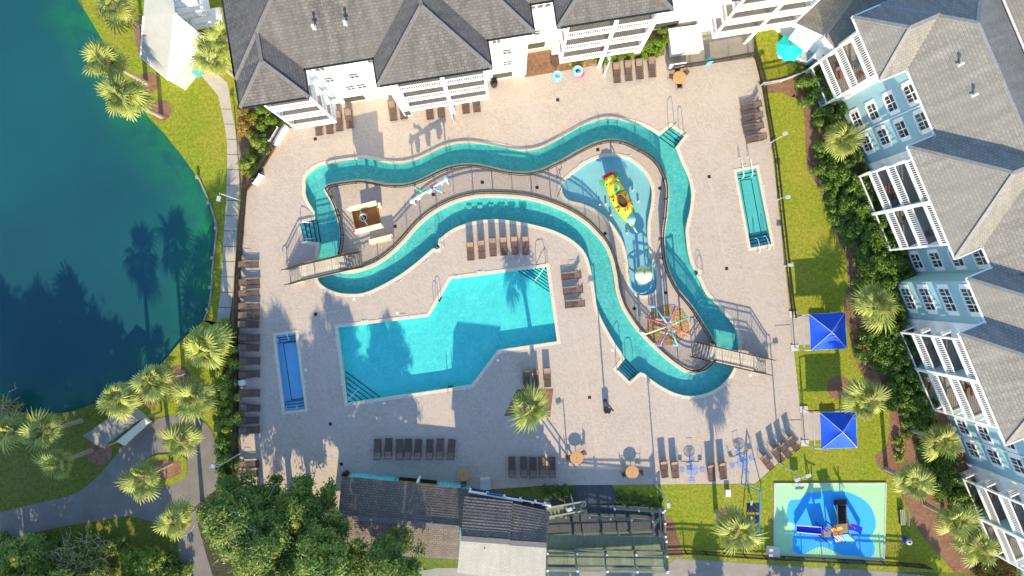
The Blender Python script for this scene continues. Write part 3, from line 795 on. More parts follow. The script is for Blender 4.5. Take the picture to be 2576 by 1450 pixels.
def balcony(F, root, u0, u1, vf, depth, z, wallmat, floor_mat, left=True, right=True, slab_mat=None):
    s = MB(); F.box(s, u0, u1, vf - depth, vf, z - 0.22, z - 0.012); o = s.build('balcony', slab_mat or M_TRIM, root)
    p = MB(); n = int(depth / 0.16)
    for k in range(n):
        a = vf - depth + 0.02 + k * (depth - 0.14) / n; F.box(p, u0 + 0.06, u1 - 0.06, a, a + (depth - 0.14) / n - 0.014, z - 0.012, z + 0.012)
    p.build('floor_boards', floor_mat, o, kind='stuff')
    r = MB(); H_ = 1.05
    def run(a, b):
        F.bar(r, (*a, z + H_), (*b, z + H_), 0.11, 0.06); F.bar(r, (*a, z + 0.12), (*b, z + 0.12), 0.05, 0.06)
    e = vf - 0.06
    run((u0, e), (u1, e))
    if left: run((u0 + 0.05, vf - depth), (u0 + 0.05, e - 0.08))
    if right: run((u1 - 0.05, vf - depth), (u1 - 0.05, e - 0.08))
    r.build('railing', M_TRIM, o)
    b = MB(); k = u0 + 0.1
    while k < u1 - 0.05:
        F.box(b, k, k + 0.062, e - 0.022, e + 0.022, z + 0.15, z + H_ - 0.03); k += 0.19
    k = vf - depth + 0.1
    while k < e - 0.08:
        if left: F.box(b, u0 + 0.03, u0 + 0.07, k, k + 0.05, z + 0.15, z + H_ - 0.03)
        if right: F.box(b, u1 - 0.07, u1 - 0.03, k, k + 0.05, z + 0.15, z + H_ - 0.03)
        k += 0.19
    b.build('balusters', M_TRIM, o, kind='stuff')
    return o

def vents(F, root, spots):
    for (dx, dy, z) in spots:
        p = G(dx, dy, z); m = MB(); m.lathe(p - Vector((0, 0, 0.5)), [(0.07, 0), (0.07, 0.75), (0.11, 0.76), (0.11, 0.9), (0.03, 0.93)], 8)
        m.build('roof_vent', M_LID, root)
        b = MB(); b.box(p - Vector((0, 0, 0.1)), (0.34, 0.34, 0.06), F.t); b.build('vent_flashing', M_GREYMETAL, root)

# ------------------------------------------------------------------ white apartment block along the north side
FN = Frame(9)
def north_block():
    F = FN; base = F.W(-3, -24, 0)
    root = thing('apartment_block', 'white four storey apartment block with grey hipped roofs along the top', 'building', base)
    # roofs
    hip_roof(F, root, -19.1, 4.92, -19.75, -34.0, M_ROOF_N, M_CAP, M_GUTTER)
    hip_roof(F, root, -19.08, -13.58, -17.5, -22.7, M_ROOF_N, M_CAP, M_GUTTER, back='open', ridge_along='v')
    hip_roof(F, root, -8.02, 1.14, -17.5, -24.5, M_ROOF_N, M_CAP, M_GUTTER, back='open', ridge_along='v')
    hip_roof(F, root, 4.2, 36.0, -22.05, -36.0, M_ROOF_N, M_CAP, M_GUTTER, left='open', ze=ZE - 0.01)
    hip_roof(F, root, 6.84, 16.05, -19.85, -26.8, M_ROOF_N, M_CAP, M_GUTTER, back='open', ridge_along='v')
    hip_roof(F, root, 20.9, 30.2, -19.85, -26.8, M_ROOF_N, M_CAP, M_GUTTER, back='open', ridge_along='v')
    # walls
    def wall(u0, u1, v0, v1, z0=0, z1=ZE - 0.23, mat=M_WHITE):
        mb = MB(); F.box(mb, u0, u1, v0, v1, z0, z1); return mb.build('wall', mat, root)
    wall(-18.7, 4.55, -33.6, -20.15); wall(4.56, 35.6, -35.6, -22.45)
    wall(-18.5, -14.0, -20.14, -19.35)
    wall(-7.6, 0.72, -20.14, -19.35); wall(-7.62, -6.85, -19.34, -18.0)
    wall(7.3, 15.6, -22.44, -21.6); wall(15.0, 15.62, -21.59, -20.3)
    wall(21.4, 29.8, -22.44, -21.6)
    fl = [3.1, 6.1, 9.1]
    def porch(u0, u1, vf, mids, lvls=fl, cols=True, depth=1.75, lft=True, rgt=True):
        for z in lvls:
            balcony(F, root, u0, u1, vf, depth, z, M_WHITE, M_PLANK, lft, rgt)
        ends = [u0 + 0.1] + list(mids) + [u1 - 0.1]
        for i, a in enumerate(ends):
            w = 0.16 if i in (0, len(ends) - 1) else 0.34
            c = MB(); F.box(c, a - w / 2, a + w / 2, vf - 0.02, vf + 0.08 if w > 0.2 else vf - 0.22, 0.0 if w > 0.2 else lvls[0] - 0.2, ZE - 0.24); c.build('column', M_TRIM, root)
        ap = ends
        for z in lvls:
            for a, b in zip(ap, ap[1:]):
                d = MB(); m = (a + b) / 2; F.box(d, m - 0.95, m + 0.95, vf - depth - 0.06, vf - depth + 0.03, z + 0.02, z + 2.15); dd = d.build('sliding_door', M_GLASS, root)
                f = MB(); F.box(f, m - 1.02, m + 1.02, vf - depth + 0.03, vf - depth + 0.06, z + 2.15, z + 2.27); F.box(f, m - 0.03, m + 0.03, vf - depth + 0.03, vf - depth + 0.06, z, z + 2.15); f.build('door_frame', M_TRIM, dd)
    porch(-17.5, -13.6, -17.62, []); porch(-6.75, 0.62, -17.58, [-2.9]); porch(7.6, 15.05, -19.8, [11.6]); porch(21.9, 29.4, -19.85, [25.9])
    # windows
    for z in (3.8, 6.8, 9.8):
        for u in (-12.7, -11.55, -10.55): win(F, root, u, -20.15, z, 0.75, 1.25, 1, blind=True)
        win(F, root, -8.35, -20.15, z, 0.75, 1.25, 1, blind=True)  # lighter leaves raised on the lumps, sunlit highlights put into leaf colour
        for u in (1.9, 2.75): win(F, root, u, -20.15, z, 0.7, 1.2, 1, blind=True)
        for u in (5.25, 5.88, 6.5): win(F, root, u, -22.45, z, 0.46, 1.2, 1, blind=True)
        for u in (18.3, 19.4, 20.4): win(F, root, u, -22.45, z, 0.75, 1.2, 1, blind=True)
    for u0, u1, v in ((-13.0, -11.0, -20.15), (1.3, 3.2, -20.15), (4.95, 6.7, -22.45), (-7.5, -6.9, -18.0), (16.6, 19.6, -22.45)):
        louvre(F, root, u0, u1, v, 0.35, 1.7)
    # downpipes
    for u, v in ((-10.0, -20.1), (17.0, -22.4)):
        m = MB(); m.tube([F.W(u, v, 0.1), F.W(u, v, 11.5)], 0.06, 6); m.build('downpipe', M_GREYMETAL, root)
    vents(F, root, [(789, 68, 14.0), (868, 58, 14.0)])
    return root
north_block()

# ------------------------------------------------------------------ pale blue apartment block along the east side
FE = Frame(-67)
def east_block():
    F = FE; base = F.W(8, -39, 0)
    root = thing('apartment_block', 'pale blue four storey apartment block with grey roofs along the right', 'building', base)
    gm = M_TRIM
    hip_roof(F, root, -9.2, 14.5, -35.66, -44.65, M_ROOF_E, M_CAP_E, gm, right='open')
    hip_roof(F, root, 13.43, 52.0, -33.55, -42.6, M_ROOF_E, M_CAP_E, gm, ze=ZE + 0.01)
    hip_roof(F, root, -9.23, -3.72, -33.3, -38.6, M_ROOF_E, M_CAP_E, gm, back='open', ridge_along='v')
    hip_roof(F, root, 1.97, 11.6, -33.3, -40.4, M_ROOF_E, M_CAP_E, gm, back='open', ridge_along='v')
    hip_roof(F, root, 17.2, 26.8, -31.25, -38.3, M_ROOF_E, M_CAP_E, gm, back='open', ridge_along='v')
    hip_roof(F, root, 32.3, 41.9, -31.25, -38.3, M_ROOF_E, M_CAP_E, gm, back='open', ridge_along='v')
    hip_roof(F, root, -9.2, 52.0, -44.9, -58.0, M_ROOF_E, M_CAP_E, gm, ze=ZE + 0.02)
    def wall(u0, u1, v0, v1, z0=0, z1=ZE - 0.23, mat=M_BLUE):
        mb = MB(); F.box(mb, u0, u1, v0, v1, z0, z1); return mb.build('wall', mat, root)
    wall(-8.8, 51.6, -57.6, -45.3); wall(-8.8, 13.8, -44.2, -36.05); wall(13.81, 51.6, -42.2, -33.95)
    for u0, u1, v0, v1 in ((-8.8, -4.1, -36.04, -35.85), (2.4, 11.2, -36.04, -35.9), (17.6, 26.4, -33.94, -33.8), (32.7, 41.5, -33.94, -33.8)): wall(u0, u1, v0, v1, mat=M_WHITE)
    for u, v in ((-4.1, -36.0), (2.2, -36.0), (11.4, -36.0), (17.4, -33.9), (26.6, -33.9), (32.5, -33.9)):
        pass
    lv = [0.35, 3.25, 6.15, 9.05]
    def porch(u0, u1, vf, mids, depth=1.7):
        for z in lv: balcony(F, root, u0, u1, vf, depth, z, M_BLUE, M_PLANK)
        ends = [u0 + 0.1] + list(mids) + [u1 - 0.1]
        for i, a in enumerate(ends):
            w = 0.18 if i in (0, len(ends) - 1) else 0.32
            c = MB(); F.box(c, a - w / 2, a + w / 2, vf - 0.03 if w < 0.2 else vf - 0.01, vf - 0.2 if w < 0.2 else vf + 0.09, 0, ZE - 0.24); c.build('column', M_TRIM, root)
            if 0 < i < len(ends) - 1:
                d = MB(); F.box(d, a - 0.06, a + 0.06, vf - depth, vf - 0.16, 0.4, ZE - 0.24); d.build('party_wall', M_BLUE, root)
        for z in lv:
            for a, b in zip(ends, ends[1:]):
                d = MB(); m = (a + b) / 2; F.box(d, m - 0.95, m + 0.95, vf - depth - 0.06, vf - depth + 0.02, z + 0.02, z + 2.15); dd = d.build('sliding_door', M_GLASS, root)
                f = MB(); F.box(f, m - 1.02, m + 1.02, vf - depth + 0.02, vf - depth + 0.05, z + 2.15, z + 2.27); F.box(f, m - 0.03, m + 0.03, vf - depth + 0.02, vf - depth + 0.05, z, z + 2.15); f.build('door_frame', M_TRIM, dd)
    porch(-8.25, -4.35, -34.2, []); porch(3.05, 10.8, -34.35, [6.95]); porch(18.2, 26.3, -32.2, [22.0]); porch(33.3, 41.2, -32.2, [37.3])
    for z in (1.2, 4.1, 7.0, 9.9):
        for u, v in ((-1.9, -36.05), (0.55, -36.05), (12.55, -36.05)): win(F, root, u, v, z, 0.62, 1.25, 2 if u != 12.55 else 2); shutter_pair(F, root, u, v, z, 1.75, 1.25, M_TRIM)
        for u, v in ((15.5, -33.95), (28.6, -33.95), (30.9, -33.95)):
            win(F, root, u, v, z, 0.62, 1.25, 3 if u < 20 else 2); shutter_pair(F, root, u, v, z, 2.55 if u < 20 else 1.8, 1.25, M_TRIM)
    for u, v in ((-0.68, -36.02), (29.75, -33.92)):
        m = MB(); m.tube([F.W(u, v + 0.06, 0.1), F.W(u, v + 0.06, 11.6)], 0.06, 6); m.build('downpipe', M_TRIM, root)
    vents(F, root, [(2415, 163, 13.6), (2450, 240, 13.6)])
    return root
east_block()

# ------------------------------------------------------------------ white lean-to house beside the lake
def lake_house():
    root = thing('lakeside_house', 'white house with grey lean-to roof beside the lake', 'building', G(450, 110, 0))
    # roof plane falls from the high north end to the low south end
    R = [G(441, 32, 8.7), G(422, 201, 3.4), G(354, 144, 3.4), G(361, 40, 6.6), G(366, -60, 8.9), G(425, -60, 9.6)]
    mb = MB(); mb.face([R[0], R[1], R[2], R[3]]); mb.face([R[0], R[3], R[4], R[5]])
    o = mb.build('roof', M_ROOF_W, root)
    # make the visible faces look up
    for p in o.data.polygons:
        if p.normal.z < 0: p.flip()
    e = MB()
    for a, b in ((R[0], R[1]), (R[1], R[2]), (R[2], R[3])): e.bar(a + Vector((0, 0, -0.08)), b + Vector((0, 0, -0.08)), 0.12, 0.2)
    e.build('fascia', M_TRIM, o)
    # white wall that faces the pool
    A = G(441, 32, 8.7); B = G(422, 201, 3.4)
    A0 = G(562, 122, 0); B0 = G(472, 216, 0)
    w = MB()
    wa = Vector((A.x, A.y, 0)); wb = Vector((B.x, B.y, 0))
    inn = Vector((-1.0, 0.55, 0)).normalized() * 0.12
    def slab(p, q, zp, zq):
        q1 = [p, q, q + inn, p + inn]; zz = [zp, zq, zq, zp]
        rows = [[(x.x, x.y, -0.02) for x in q1], [(x.x, x.y, z) for x, z in zip(q1, zz)]]; w.grid(rows, close=True, cap=True)
    slab(wa + (wb - wa) * 0.01, wb, 8.5, 3.2)
    w.build('wall', M_WHITE, root)
    # ground storey that steps out towards the path, with a flat white roof
    s = MB(); poly = [(wa.x, wa.y), (A0.x, A0.y), (G(498, 188).x, G(498, 188).y), (G(472, 216).x, G(472, 216).y), (wb.x, wb.y)]
    s.prism(poly, -0.02, 2.75); s.build('annexe', M_WHITE, root)
    d = MB(); p, q = G(480, 182, 2.78), G(505, 150, 2.78)
    nrm = Vector((q.y - p.y, p.x - q.x, 0)).normalized()
    d.face([p, q, q + nrm * 0.95, p + nrm * 0.95]); d.build('canopy', M_TEAL, root)
    # stair tower with open landings north of it
    t = MB()
    for k, (x, y, z) in enumerate(((452, -5, 6.2), (486, 22, 3.6), (520, 48, 1.1))):
        q = G(x, y, z); t2 = MB(); t2.box(q, (3.0, 1.7, 0.2), rad(10)); lo = t2.build('landing', M_TRIM, root)
        r = MB(); bl = MB()
        for s0, s1 in (((-1.45, -0.8), (1.45, -0.8)), ((-1.45, -0.8), (-1.45, 0.8))):
            Mx = Matrix.Rotation(rad(10), 4, 'Z')
            a = Mx @ Vector((*s0, 1.05)) + q; b = Mx @ Vector((*s1, 1.05)) + q
            r.bar(a, b, 0.1, 0.07)
            n = int((b - a).length / 0.17)
            for i in range(n + 1):
                c = a + (b - a) * (i / n); bl.bar(c, c - Vector((0, 0, 1.0)), 0.045)
        r.build('railing', M_TRIM, lo); bl.build('balusters', M_TRIM, lo, kind='stuff')
    b = MB(); c = G(500, -60, 0); b.box((c.x, c.y + 2.5, 4.6), (8.0, 5.0, 9.2), rad(10)); b.build('stair_wall', M_WHITE, root)
    b = MB(); q = G(395, 20, 0)
    bp = [G(441, 34, 8.7), G(424, 196, 3.4), G(360, 142, 3.4), G(366, 30, 7)]
    b.prism([(p.x, p.y) for p in bp], -0.02, 3.1); b.build('wall', M_WHITE, root)
lake_house()

# ------------------------------------------------------------------ low shingled house between the two blocks
def garden_house():
    root = thing('garden_house', 'low white house with grey gabled roof behind the turquoise parasol', 'building', G(2050, 40, 0))
    c0 = G(2074, 92, 4.6); c1 = G(2142, 0, 4.6) + Vector((1.2, 1.6, 0))
    d = (c1 - c0).normalized(); n = Vector((-d.y, d.x, 0))
    half = 4.1; ze = 3.0; zr = 4.6
    def P(a, b, z): q = c0 + d * a + n * b; return Vector((q.x, q.y, z))
    L = 9.0
    mb = MB(); mb.face([P(0, 0, zr), P(L, 0, zr), P(L, half, ze), P(0, half, ze)]); mb.face([P(L, 0, zr), P(0, 0, zr), P(0, -half, ze), P(L, -half, ze)])
    o = mb.build('roof', M_ROOF_E, root)
    for p in o.data.polygons:
        if p.normal.z < 0: p.flip()
    roof_uv(o.data)
    cm = MB(); cm.bar(P(0, 0, zr + .03), P(L, 0, zr + .03), 0.3, 0.05); cm.build('ridge_cap', M_CAP_E, o)
    w = MB()
    for b in (half - 0.3, -half + 0.3):
        pass
    q = [P(0.25, -half + .3, 0), P(0.25, half - .3, 0), P(L - .2, half - .3, 0), P(L - .2, -half + .3, 0)]
    w.prism([(p.x, p.y) for p in q], -0.02, ze - 0.05)
    w.face([P(0.25, -half + .3, ze - .05), P(0.25, half - .3, ze - .05), P(0.25, 0, zr - .1)])
    w.build('wall', M_WHITE, root)
    for b in (1.2, -1.6):
        dm = MB(); rows = []
        cpos = P(0.2, b, 0); dm.box(P(-0.25, b, 1.2), (1.0, 1.9, 2.4), math.atan2(d.y, d.x)); pr = dm.build('porch', M_BLUE, root)
        dr = MB(); dr.box(P(-0.80, b, 1.1), (0.1, 1.3, 2.0), math.atan2(d.y, d.x)); dr.build('door', M_GLASS, pr)
        lid = MB(); lid.box(P(-0.3, b, 2.45), (1.3, 2.1, 0.08), math.atan2(d.y, d.x)); lid.build('porch_roof', M_TRIM, pr)
        for k in (-0.35, 0.35):
            t = MB(); t.lathe(P(-0.3, b + k, 2.49), [(0.09, 0), (0.09, 0.12), (0.02, 0.14)], 8); t.build('vent', M_GREYMETAL, pr)
garden_house()

# ------------------------------------------------------------------ pool bar on the south side
def courses(root, A, B, C, D, n, mat, th=0.035, over=0.03):
    """stepped shingle courses from the eave A-B up to the ridge D-C"""
    for k in range(n):
        a = A + (D - A) * (k / n); b = B + (C - B) * (k / n)
        t = (k + 1) / n + (over if k < n - 1 else 0)
        c = B + (C - B) * t; d = A + (D - A) * t
        nr = (b - a).cross(d - a).normalized()
        if nr.z < 0: nr = -nr
        m = MB(); lo = [a + nr * th * 1.6, b + nr * th * 1.6]; hi = [c + nr * 0.004, d + nr * 0.004]
        m.face([lo[0], lo[1], hi[0], hi[1]]); m.face([a - nr * 0.03, b - nr * 0.03, lo[1], lo[0]])
        o = m.build('shingle_course', mat, root); roof_uv(o.data)
def pool_bar():
    root = thing('pool_bar', 'long pool bar with dark shingled gable roof and aqua front wall', 'building', G(1000, 1290, 0))
    e0, e1 = G(860, 1198, 2.3), G(1188, 1231, 2.3); r0, r1 = G(851, 1300, 3.3), G(1158, 1328, 3.3)
    s0, s1 = G(838, 1388, 2.3), G(1154, 1408, 2.3)
    sub = MB(); sub.face([e0, e1, r1, r0]); sub.face([r0, r1, s1, s0]); ro = sub.build('roof', M_ROOF_S, root)
    for p in ro.data.polygons:
        if p.normal.z < 0: p.flip()
    roof_uv(ro.data)
    courses(ro, e0, e1, r1, r0, 16, M_ROOF_S); courses(ro, s1, s0, r0, r1, 14, M_ROOF_S)
    c = MB(); c.bar(r0 + Vector((0, 0, .06)), r1 + Vector((0, 0, .06)), 0.4, 0.05); c.build('ridge_cap', M_CAP, ro)
    d = (e1 - e0).normalized(); n = Vector((-d.y, d.x, 0))         # n points to the pool
    def Q(a, b, z): q = e0 + d * a + n * b; return Vector((q.x, q.y, z))
    L = (e1 - e0).length
    w = MB(); back = -((e0 - s0).dot(n)) + 0.4
    w.prism([(Q(0.4, -0.35, 0).x, Q(0.4, -0.35, 0).y), (Q(L - 0.3, -0.35, 0).x, Q(L - .3, -0.35, 0).y), (Q(L - .3, back, 0).x, Q(L - .3, back, 0).y), (Q(.4, back, 0).x, Q(.4, back, 0).y)], -0.02, 2.2); w.build('wall', M_AQUA, root)
    for a0, a1 in ((0.9, 5.0), (9.0, 11.2)):
        m = MB()
        for k in range(int((a1 - a0) / 0.35)):
            m.box(Q(a0 + 0.17 + k * 0.35, -0.27, 1.1), (0.33, 0.14, 2.1), math.atan2(d.y, d.x))
        m.build('aqua_panel', M_AQUA, root)
    for a0, a1 in ((5.2, 6.9), (7.2, 8.8)):
        m = MB(); m.box(Q((a0 + a1) / 2, -0.06, 1.35), (a1 - a0, 0.5, 0.08), math.atan2(d.y, d.x)); h = m.build('serving_counter', M_BLACK, root)
        m = MB(); m.box(Q((a0 + a1) / 2, -0.16, 1.9), (a1 - a0, 0.3, 0.06), math.atan2(d.y, d.x)); m.build('hatch', M_PLAYYEL, h)
    m = MB(); m.box(Q(7.05, -0.04, 1.1), (0.22, 0.3, 2.1), math.atan2(d.y, d.x)); m.build('post', M_TRIM, root)
    m = MB(); m.lathe(G(1087, 1312, 3.0), [(0.05, 0), (0.05, 0.35), (0.0, 0.36)], 6); m.build('roof_vent', M_LID, root)
pool_bar()
def bath_house():
    root = thing('bath_house', 'tall bath house with shaded front roof slope and sunlit back slope', 'building', G(1265, 1340, 0))
    for i, (a, b, ra, rb, sa, sb) in enumerate((((1168, 1249), (1290, 1262), (1160, 1353), (1283, 1362), (1150, 1442), (1281, 1458)),
                                               ((1287, 1266), (1383, 1287), (1281, 1364), (1375, 1370), (1280, 1462), (1371, 1472)))):
        ze = 6.05 - 0.12 * i; zr = 7.05 - 0.12 * i
        e0, e1, r0, r1, s0, s1 = G(*a, ze), G(*b, ze), G(*ra, zr), G(*rb, zr), G(*sa, ze), G(*sb, ze)
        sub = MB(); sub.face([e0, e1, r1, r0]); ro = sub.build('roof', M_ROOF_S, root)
        for p in ro.data.polygons:
            if p.normal.z < 0: p.flip()
        roof_uv(ro.data); courses(ro, e0, e1, r1, r0, 13, M_ROOF_S)
        sub = MB(); sub.face([r0, r1, s1, s0]); r2 = sub.build('roof', M_ROOF_LIT, root)
        for p in r2.data.polygons:
            if p.normal.z < 0: p.flip()
        roof_uv(r2.data)
        c = MB(); c.bar(r0 + Vector((0, -0.05, .05)), r1 + Vector((0, -0.05, .05)), 0.45, 0.05); c.build('ridge_cap', M_CAP, ro)
        k = 0.985
        w = MB(); w.prism([(e0.x + .2, e0.y - 1.3), (e1.x - .2, e1.y - 1.3), (s1.x - .2, s1.y + .4), (s0.x + .2, s0.y + .4)], -0.02, ze - 0.12); w.build('wall', M_WHITE, root)
        g = MB(); g.face([(e0.x + .2, e0.y - 1.3, ze - .1), (s0.x + .2, s0.y + .4, ze - .1), (r0.x + .2, r0.y, zr - .15)]); g.face([(e1.x - .2, e1.y - 1.3, ze - .1), (r1.x - .2, r1.y, zr - .15), (s1.x - .2, s1.y + .4, ze - .1)]); g.build('gable', M_WHITE, root)
    # upper landing in front with sign
    p0, p1 = G(1172, 1246, 3.0), G(1382, 1283, 3.0); d = (p1 - p0).normalized(); n = Vector((-d.y, d.x, 0)); ang = math.atan2(d.y, d.x)
    L = (p1 - p0).length
    def Q(a, b, z): q = p0 + d * a + n * b; return Vector((q.x, q.y, z))
    m = MB(); m.box(Q(L / 2 + 0.2, 0.25, 2.9), (L - 0.4, 0.9, 0.2), ang); m.build('landing', M_SHADEBOARD, root)
    m = MB(); m.box(Q(L * .5 + .2, 0.62, 3.75), (L - .4, 0.12, 0.34), ang); m.build('handrail', M_TRIM, root)
    for a in (0.3, 1.9, 3.5, 5.0, 6.4, 7.3):
        m = MB(); m.box(Q(a, 0.60, 3.3), (0.2, 0.16, 1.0), ang); m.build('post', M_TRIM, root)
    for a in (5.6, 6.6):
        m = MB(); m.box(Q(a, 0.4, 3.9), (0.75, 0.5, 0.05), ang); m.build('opening', M_BLACK, root)
    m = MB(); m.box(Q(2.6, 0.80, 3.9), (1.5, 0.06, 0.36), ang, Matrix.Rotation(ang, 4, 'Z') @ Matrix.Rotation(rad(-35), 4, 'X')); s = m.build('sign_board', M_SIGNBLUE, root)
    t = bpy.data.curves.new('lettering', 'FONT'); t.body = 'Pool Bar'; t.size = 0.34; t.align_x = 'CENTER'; t.align_y = 'CENTER'; t.extrude = 0.004
    me = MB()
    # white brush-like lettering strokes on the sign
    Mx = Matrix.Rotation(ang, 4, 'Z') @ Matrix.Rotation(rad(-35), 4, 'X')
    for k in range(9):
        x = -0.6 + k * 0.14; h = (0.1, 0.16, 0.09, 0.12, 0.17, 0.1, 0.09, 0.15, 0.1)[k]
        q = Q(2.6, 0.80, 3.9)
        me.bar(q + Mx @ Vector((x, 0.034, -0.08)), q + Mx @ Vector((x + 0.05, 0.034, -0.08 + h)), 0.03, 0.01); me.bar(q + Mx @ Vector((x + .05, 0.034, -0.06)), q + Mx @ Vector((x + 0.10, 0.034, -0.02)), 0.03, 0.01)
    bpy.data.curves.remove(t)
    me.build('lettering', M_LID, s)
    m = MB(); m.lathe(G(1220, 1379, 6.5), [(0.05, 0), (0.05, 0.45), (0.0, 0.46)], 6); m.build('roof_vent', M_LID, root)
bath_house()
def lake_shelter():
    root = thing('roof_shelter', 'small grey gabled shelter roof beside the driveway bend', 'building', G(290, 1095, 0))
    e0, e1 = G(212, 1074, 2.4), G(255, 1128, 2.4); r0, r1 = G(270, 1037, 3.4), G(313, 1035, 3.4)
    pts = [G(205, 1100, 2.4), G(262, 1035, 3.3), G(352, 1060, 3.3), G(258, 1130, 2.4)]
    a, b, c, d = G(208, 1098, 2.3), G(256, 1128, 2.3), G(345, 1060, 3.2), G(305, 1030, 3.2)
    m = MB(); m.face([a, b, c, d]); o = m.build('roof', M_ROOF_E, root)
    for p in o.data.polygons:
        if p.normal.z < 0: p.flip()
    roof_uv(o.data)
    e, f = G(370, 1048, 2.3), G(338, 1020, 2.3)
    m = MB(); m.face([d, c, e, f]); o2 = m.build('roof', M_ROOF_W, root)
    for p in o2.data.polygons:
        if p.normal.z < 0: p.flip()
    roof_uv(o2.data)
    m = MB(); m.bar(c, d, 0.3, 0.06); m.build('ridge_cap', M_CAP_E, o)
    for q in (a, b, e, f):
        t = MB(); t.box((q.x * .995, q.y * .995, 1.12), (0.16, 0.16, 2.25)); t.build('post', M_TIMBER, root)
    m = MB(); m.prism(xy(GP([(300, 1108), (318, 1118), (382, 1060), (370, 1050)])), -.02, 0.5); m.build('low_wall', M_PORCHBOX, root)
lake_shelter()
# ================================================================== FENCES, BRIDGES, RAILS
def picket_fence(name, label, cat, path, h=1.25, z=0.0, mat=None, post_every=1.9, pitch=0.15, closed=False, group=None):
    """path of (x, y) in metres; posts, rails and pickets"""
    mat = mat or M_FENCE
    P = [Vector(p) for p in path]
    root = thing(name, label, cat, (P[0].x, P[0].y, z), 0, group)
    fine = resample([tuple(p) for p in P], 0.5); fine.append(P[-1])
    top = MB(); 
    for zz in (h - 0.05, h - 0.28, 0.14):
        top = MB()
        for a, b in zip(fine, fine[1:]): top.bar((a.x, a.y, z + zz), (b.x, b.y, z + zz), 0.06, 0.095)
        top.build('rail', mat, root)
    pk = MB()
    for q in resample([tuple(p) for p in P], pitch): pk.box((q.x, q.y, z + h / 2 + 0.02), (0.04, 0.04, h - 0.14))
    pk.build('pickets', mat, root, kind='stuff')
    pm = MB(); pm.box((0, 0, (h + 0.08) / 2), (0.085, 0.085, h + 0.08)); pm.lathe((0, 0, h + 0.08), [(0.05, 0), (0.05, 0.02), (0.0, 0.05)], 6); me = pm.mesh('post'); me.materials.append(mat)
    for q in resample([tuple(p) for p in P], post_every): obj_from(me, 'post', root, (q.x - P[0].x, q.y - P[0].y, 0))
    return root
def sub_path(loop, a, b):
    """points of a closed loop from the one nearest a to the one nearest b, forwards"""
    A = Vector(G(*a)[:2]); B = Vector(G(*b)[:2])
    i = min(range(len(loop)), key=lambda k: (Vector(loop[k]) - A).length); j = min(range(len(loop)), key=lambda k: (Vector(loop[k]) - B).length)
    out = [loop[i]]; k = i
    while k != j: k = (k + 1) % len(loop); out.append(loop[k])
    return out
ISL_IN = offset_loop(W_ISL, -0.36)
picket_fence('island_fence', 'black picket fence along the north bank of the river island', 'fence', sub_path(ISL_IN, (850, 640), (1803, 866)), 1.30)
picket_fence('island_fence', 'black picket fence along the south bank of the river island', 'fence', sub_path(ISL_IN, (1800, 910), (856, 686)), 1.30)
def dpath(pts, z=0): return [tuple(G(*p, z)[:2]) for p in pts]
picket_fence('boundary_fence', 'black picket fence between the lake path and the deck', 'fence', dpath([(718, 322), (646, 450), (621, 478), (611, 600), (604, 700), (599, 850), (599, 1010), (598, 1190)]), 1.3)
picket_fence('boundary_fence', 'low dark fence between the deck and the east lawn', 'fence', dpath([(1918, 225), (1948, 400), (1988, 760), (1994, 800)]), 1.0, pitch=0.6, post_every=2.4)
picket_fence('boundary_fence', 'black picket fence between the lawn and the road at the bottom', 'fence', dpath([(1672, 1385), (1720, 1383), (1900, 1395), (2230, 1412), (2330, 1420)]), 1.2)
picket_fence('service_fence', 'dark picket fence closing the service yard by the tan table', 'fence', dpath([(1688, 176), (1760, 166), (1895, 142), (1899, 150), (1915, 212)]), 1.3)
picket_fence('garden_fence', 'pale fence between the garden house lawn and the mulch', 'fence', dpath([(1913, 216), (1960, 208), (2015, 188)]), 1.0, mat=M_GREYMETAL, pitch=0.16)
# gate in the north-west corner
for dx, dy, lab in ((690, 345, 'white gate panel at the deck corner beside the green shrub'), (648, 455, 'white gate panel at the deck corner beside the lake path')):
    root = thing('gate_panel', lab, 'gate', G(dx + 8, dy, 0), math.atan2(130, 80) if dy < 400 else rad(55))
    m = MB(); m.box((0, 0, 0.62), (1.5 if dy < 400 else 1.0, 0.07, 1.15)); m.build('panel', M_TRIM, root, world=False)
    for s in (-0.78, 0.78):
        m = MB(); m.box((s if dy < 400 else s * .68, 0, 0.68), (0.09, 0.09, 1.36)); m.build('post', M_TRIM, root, world=False)

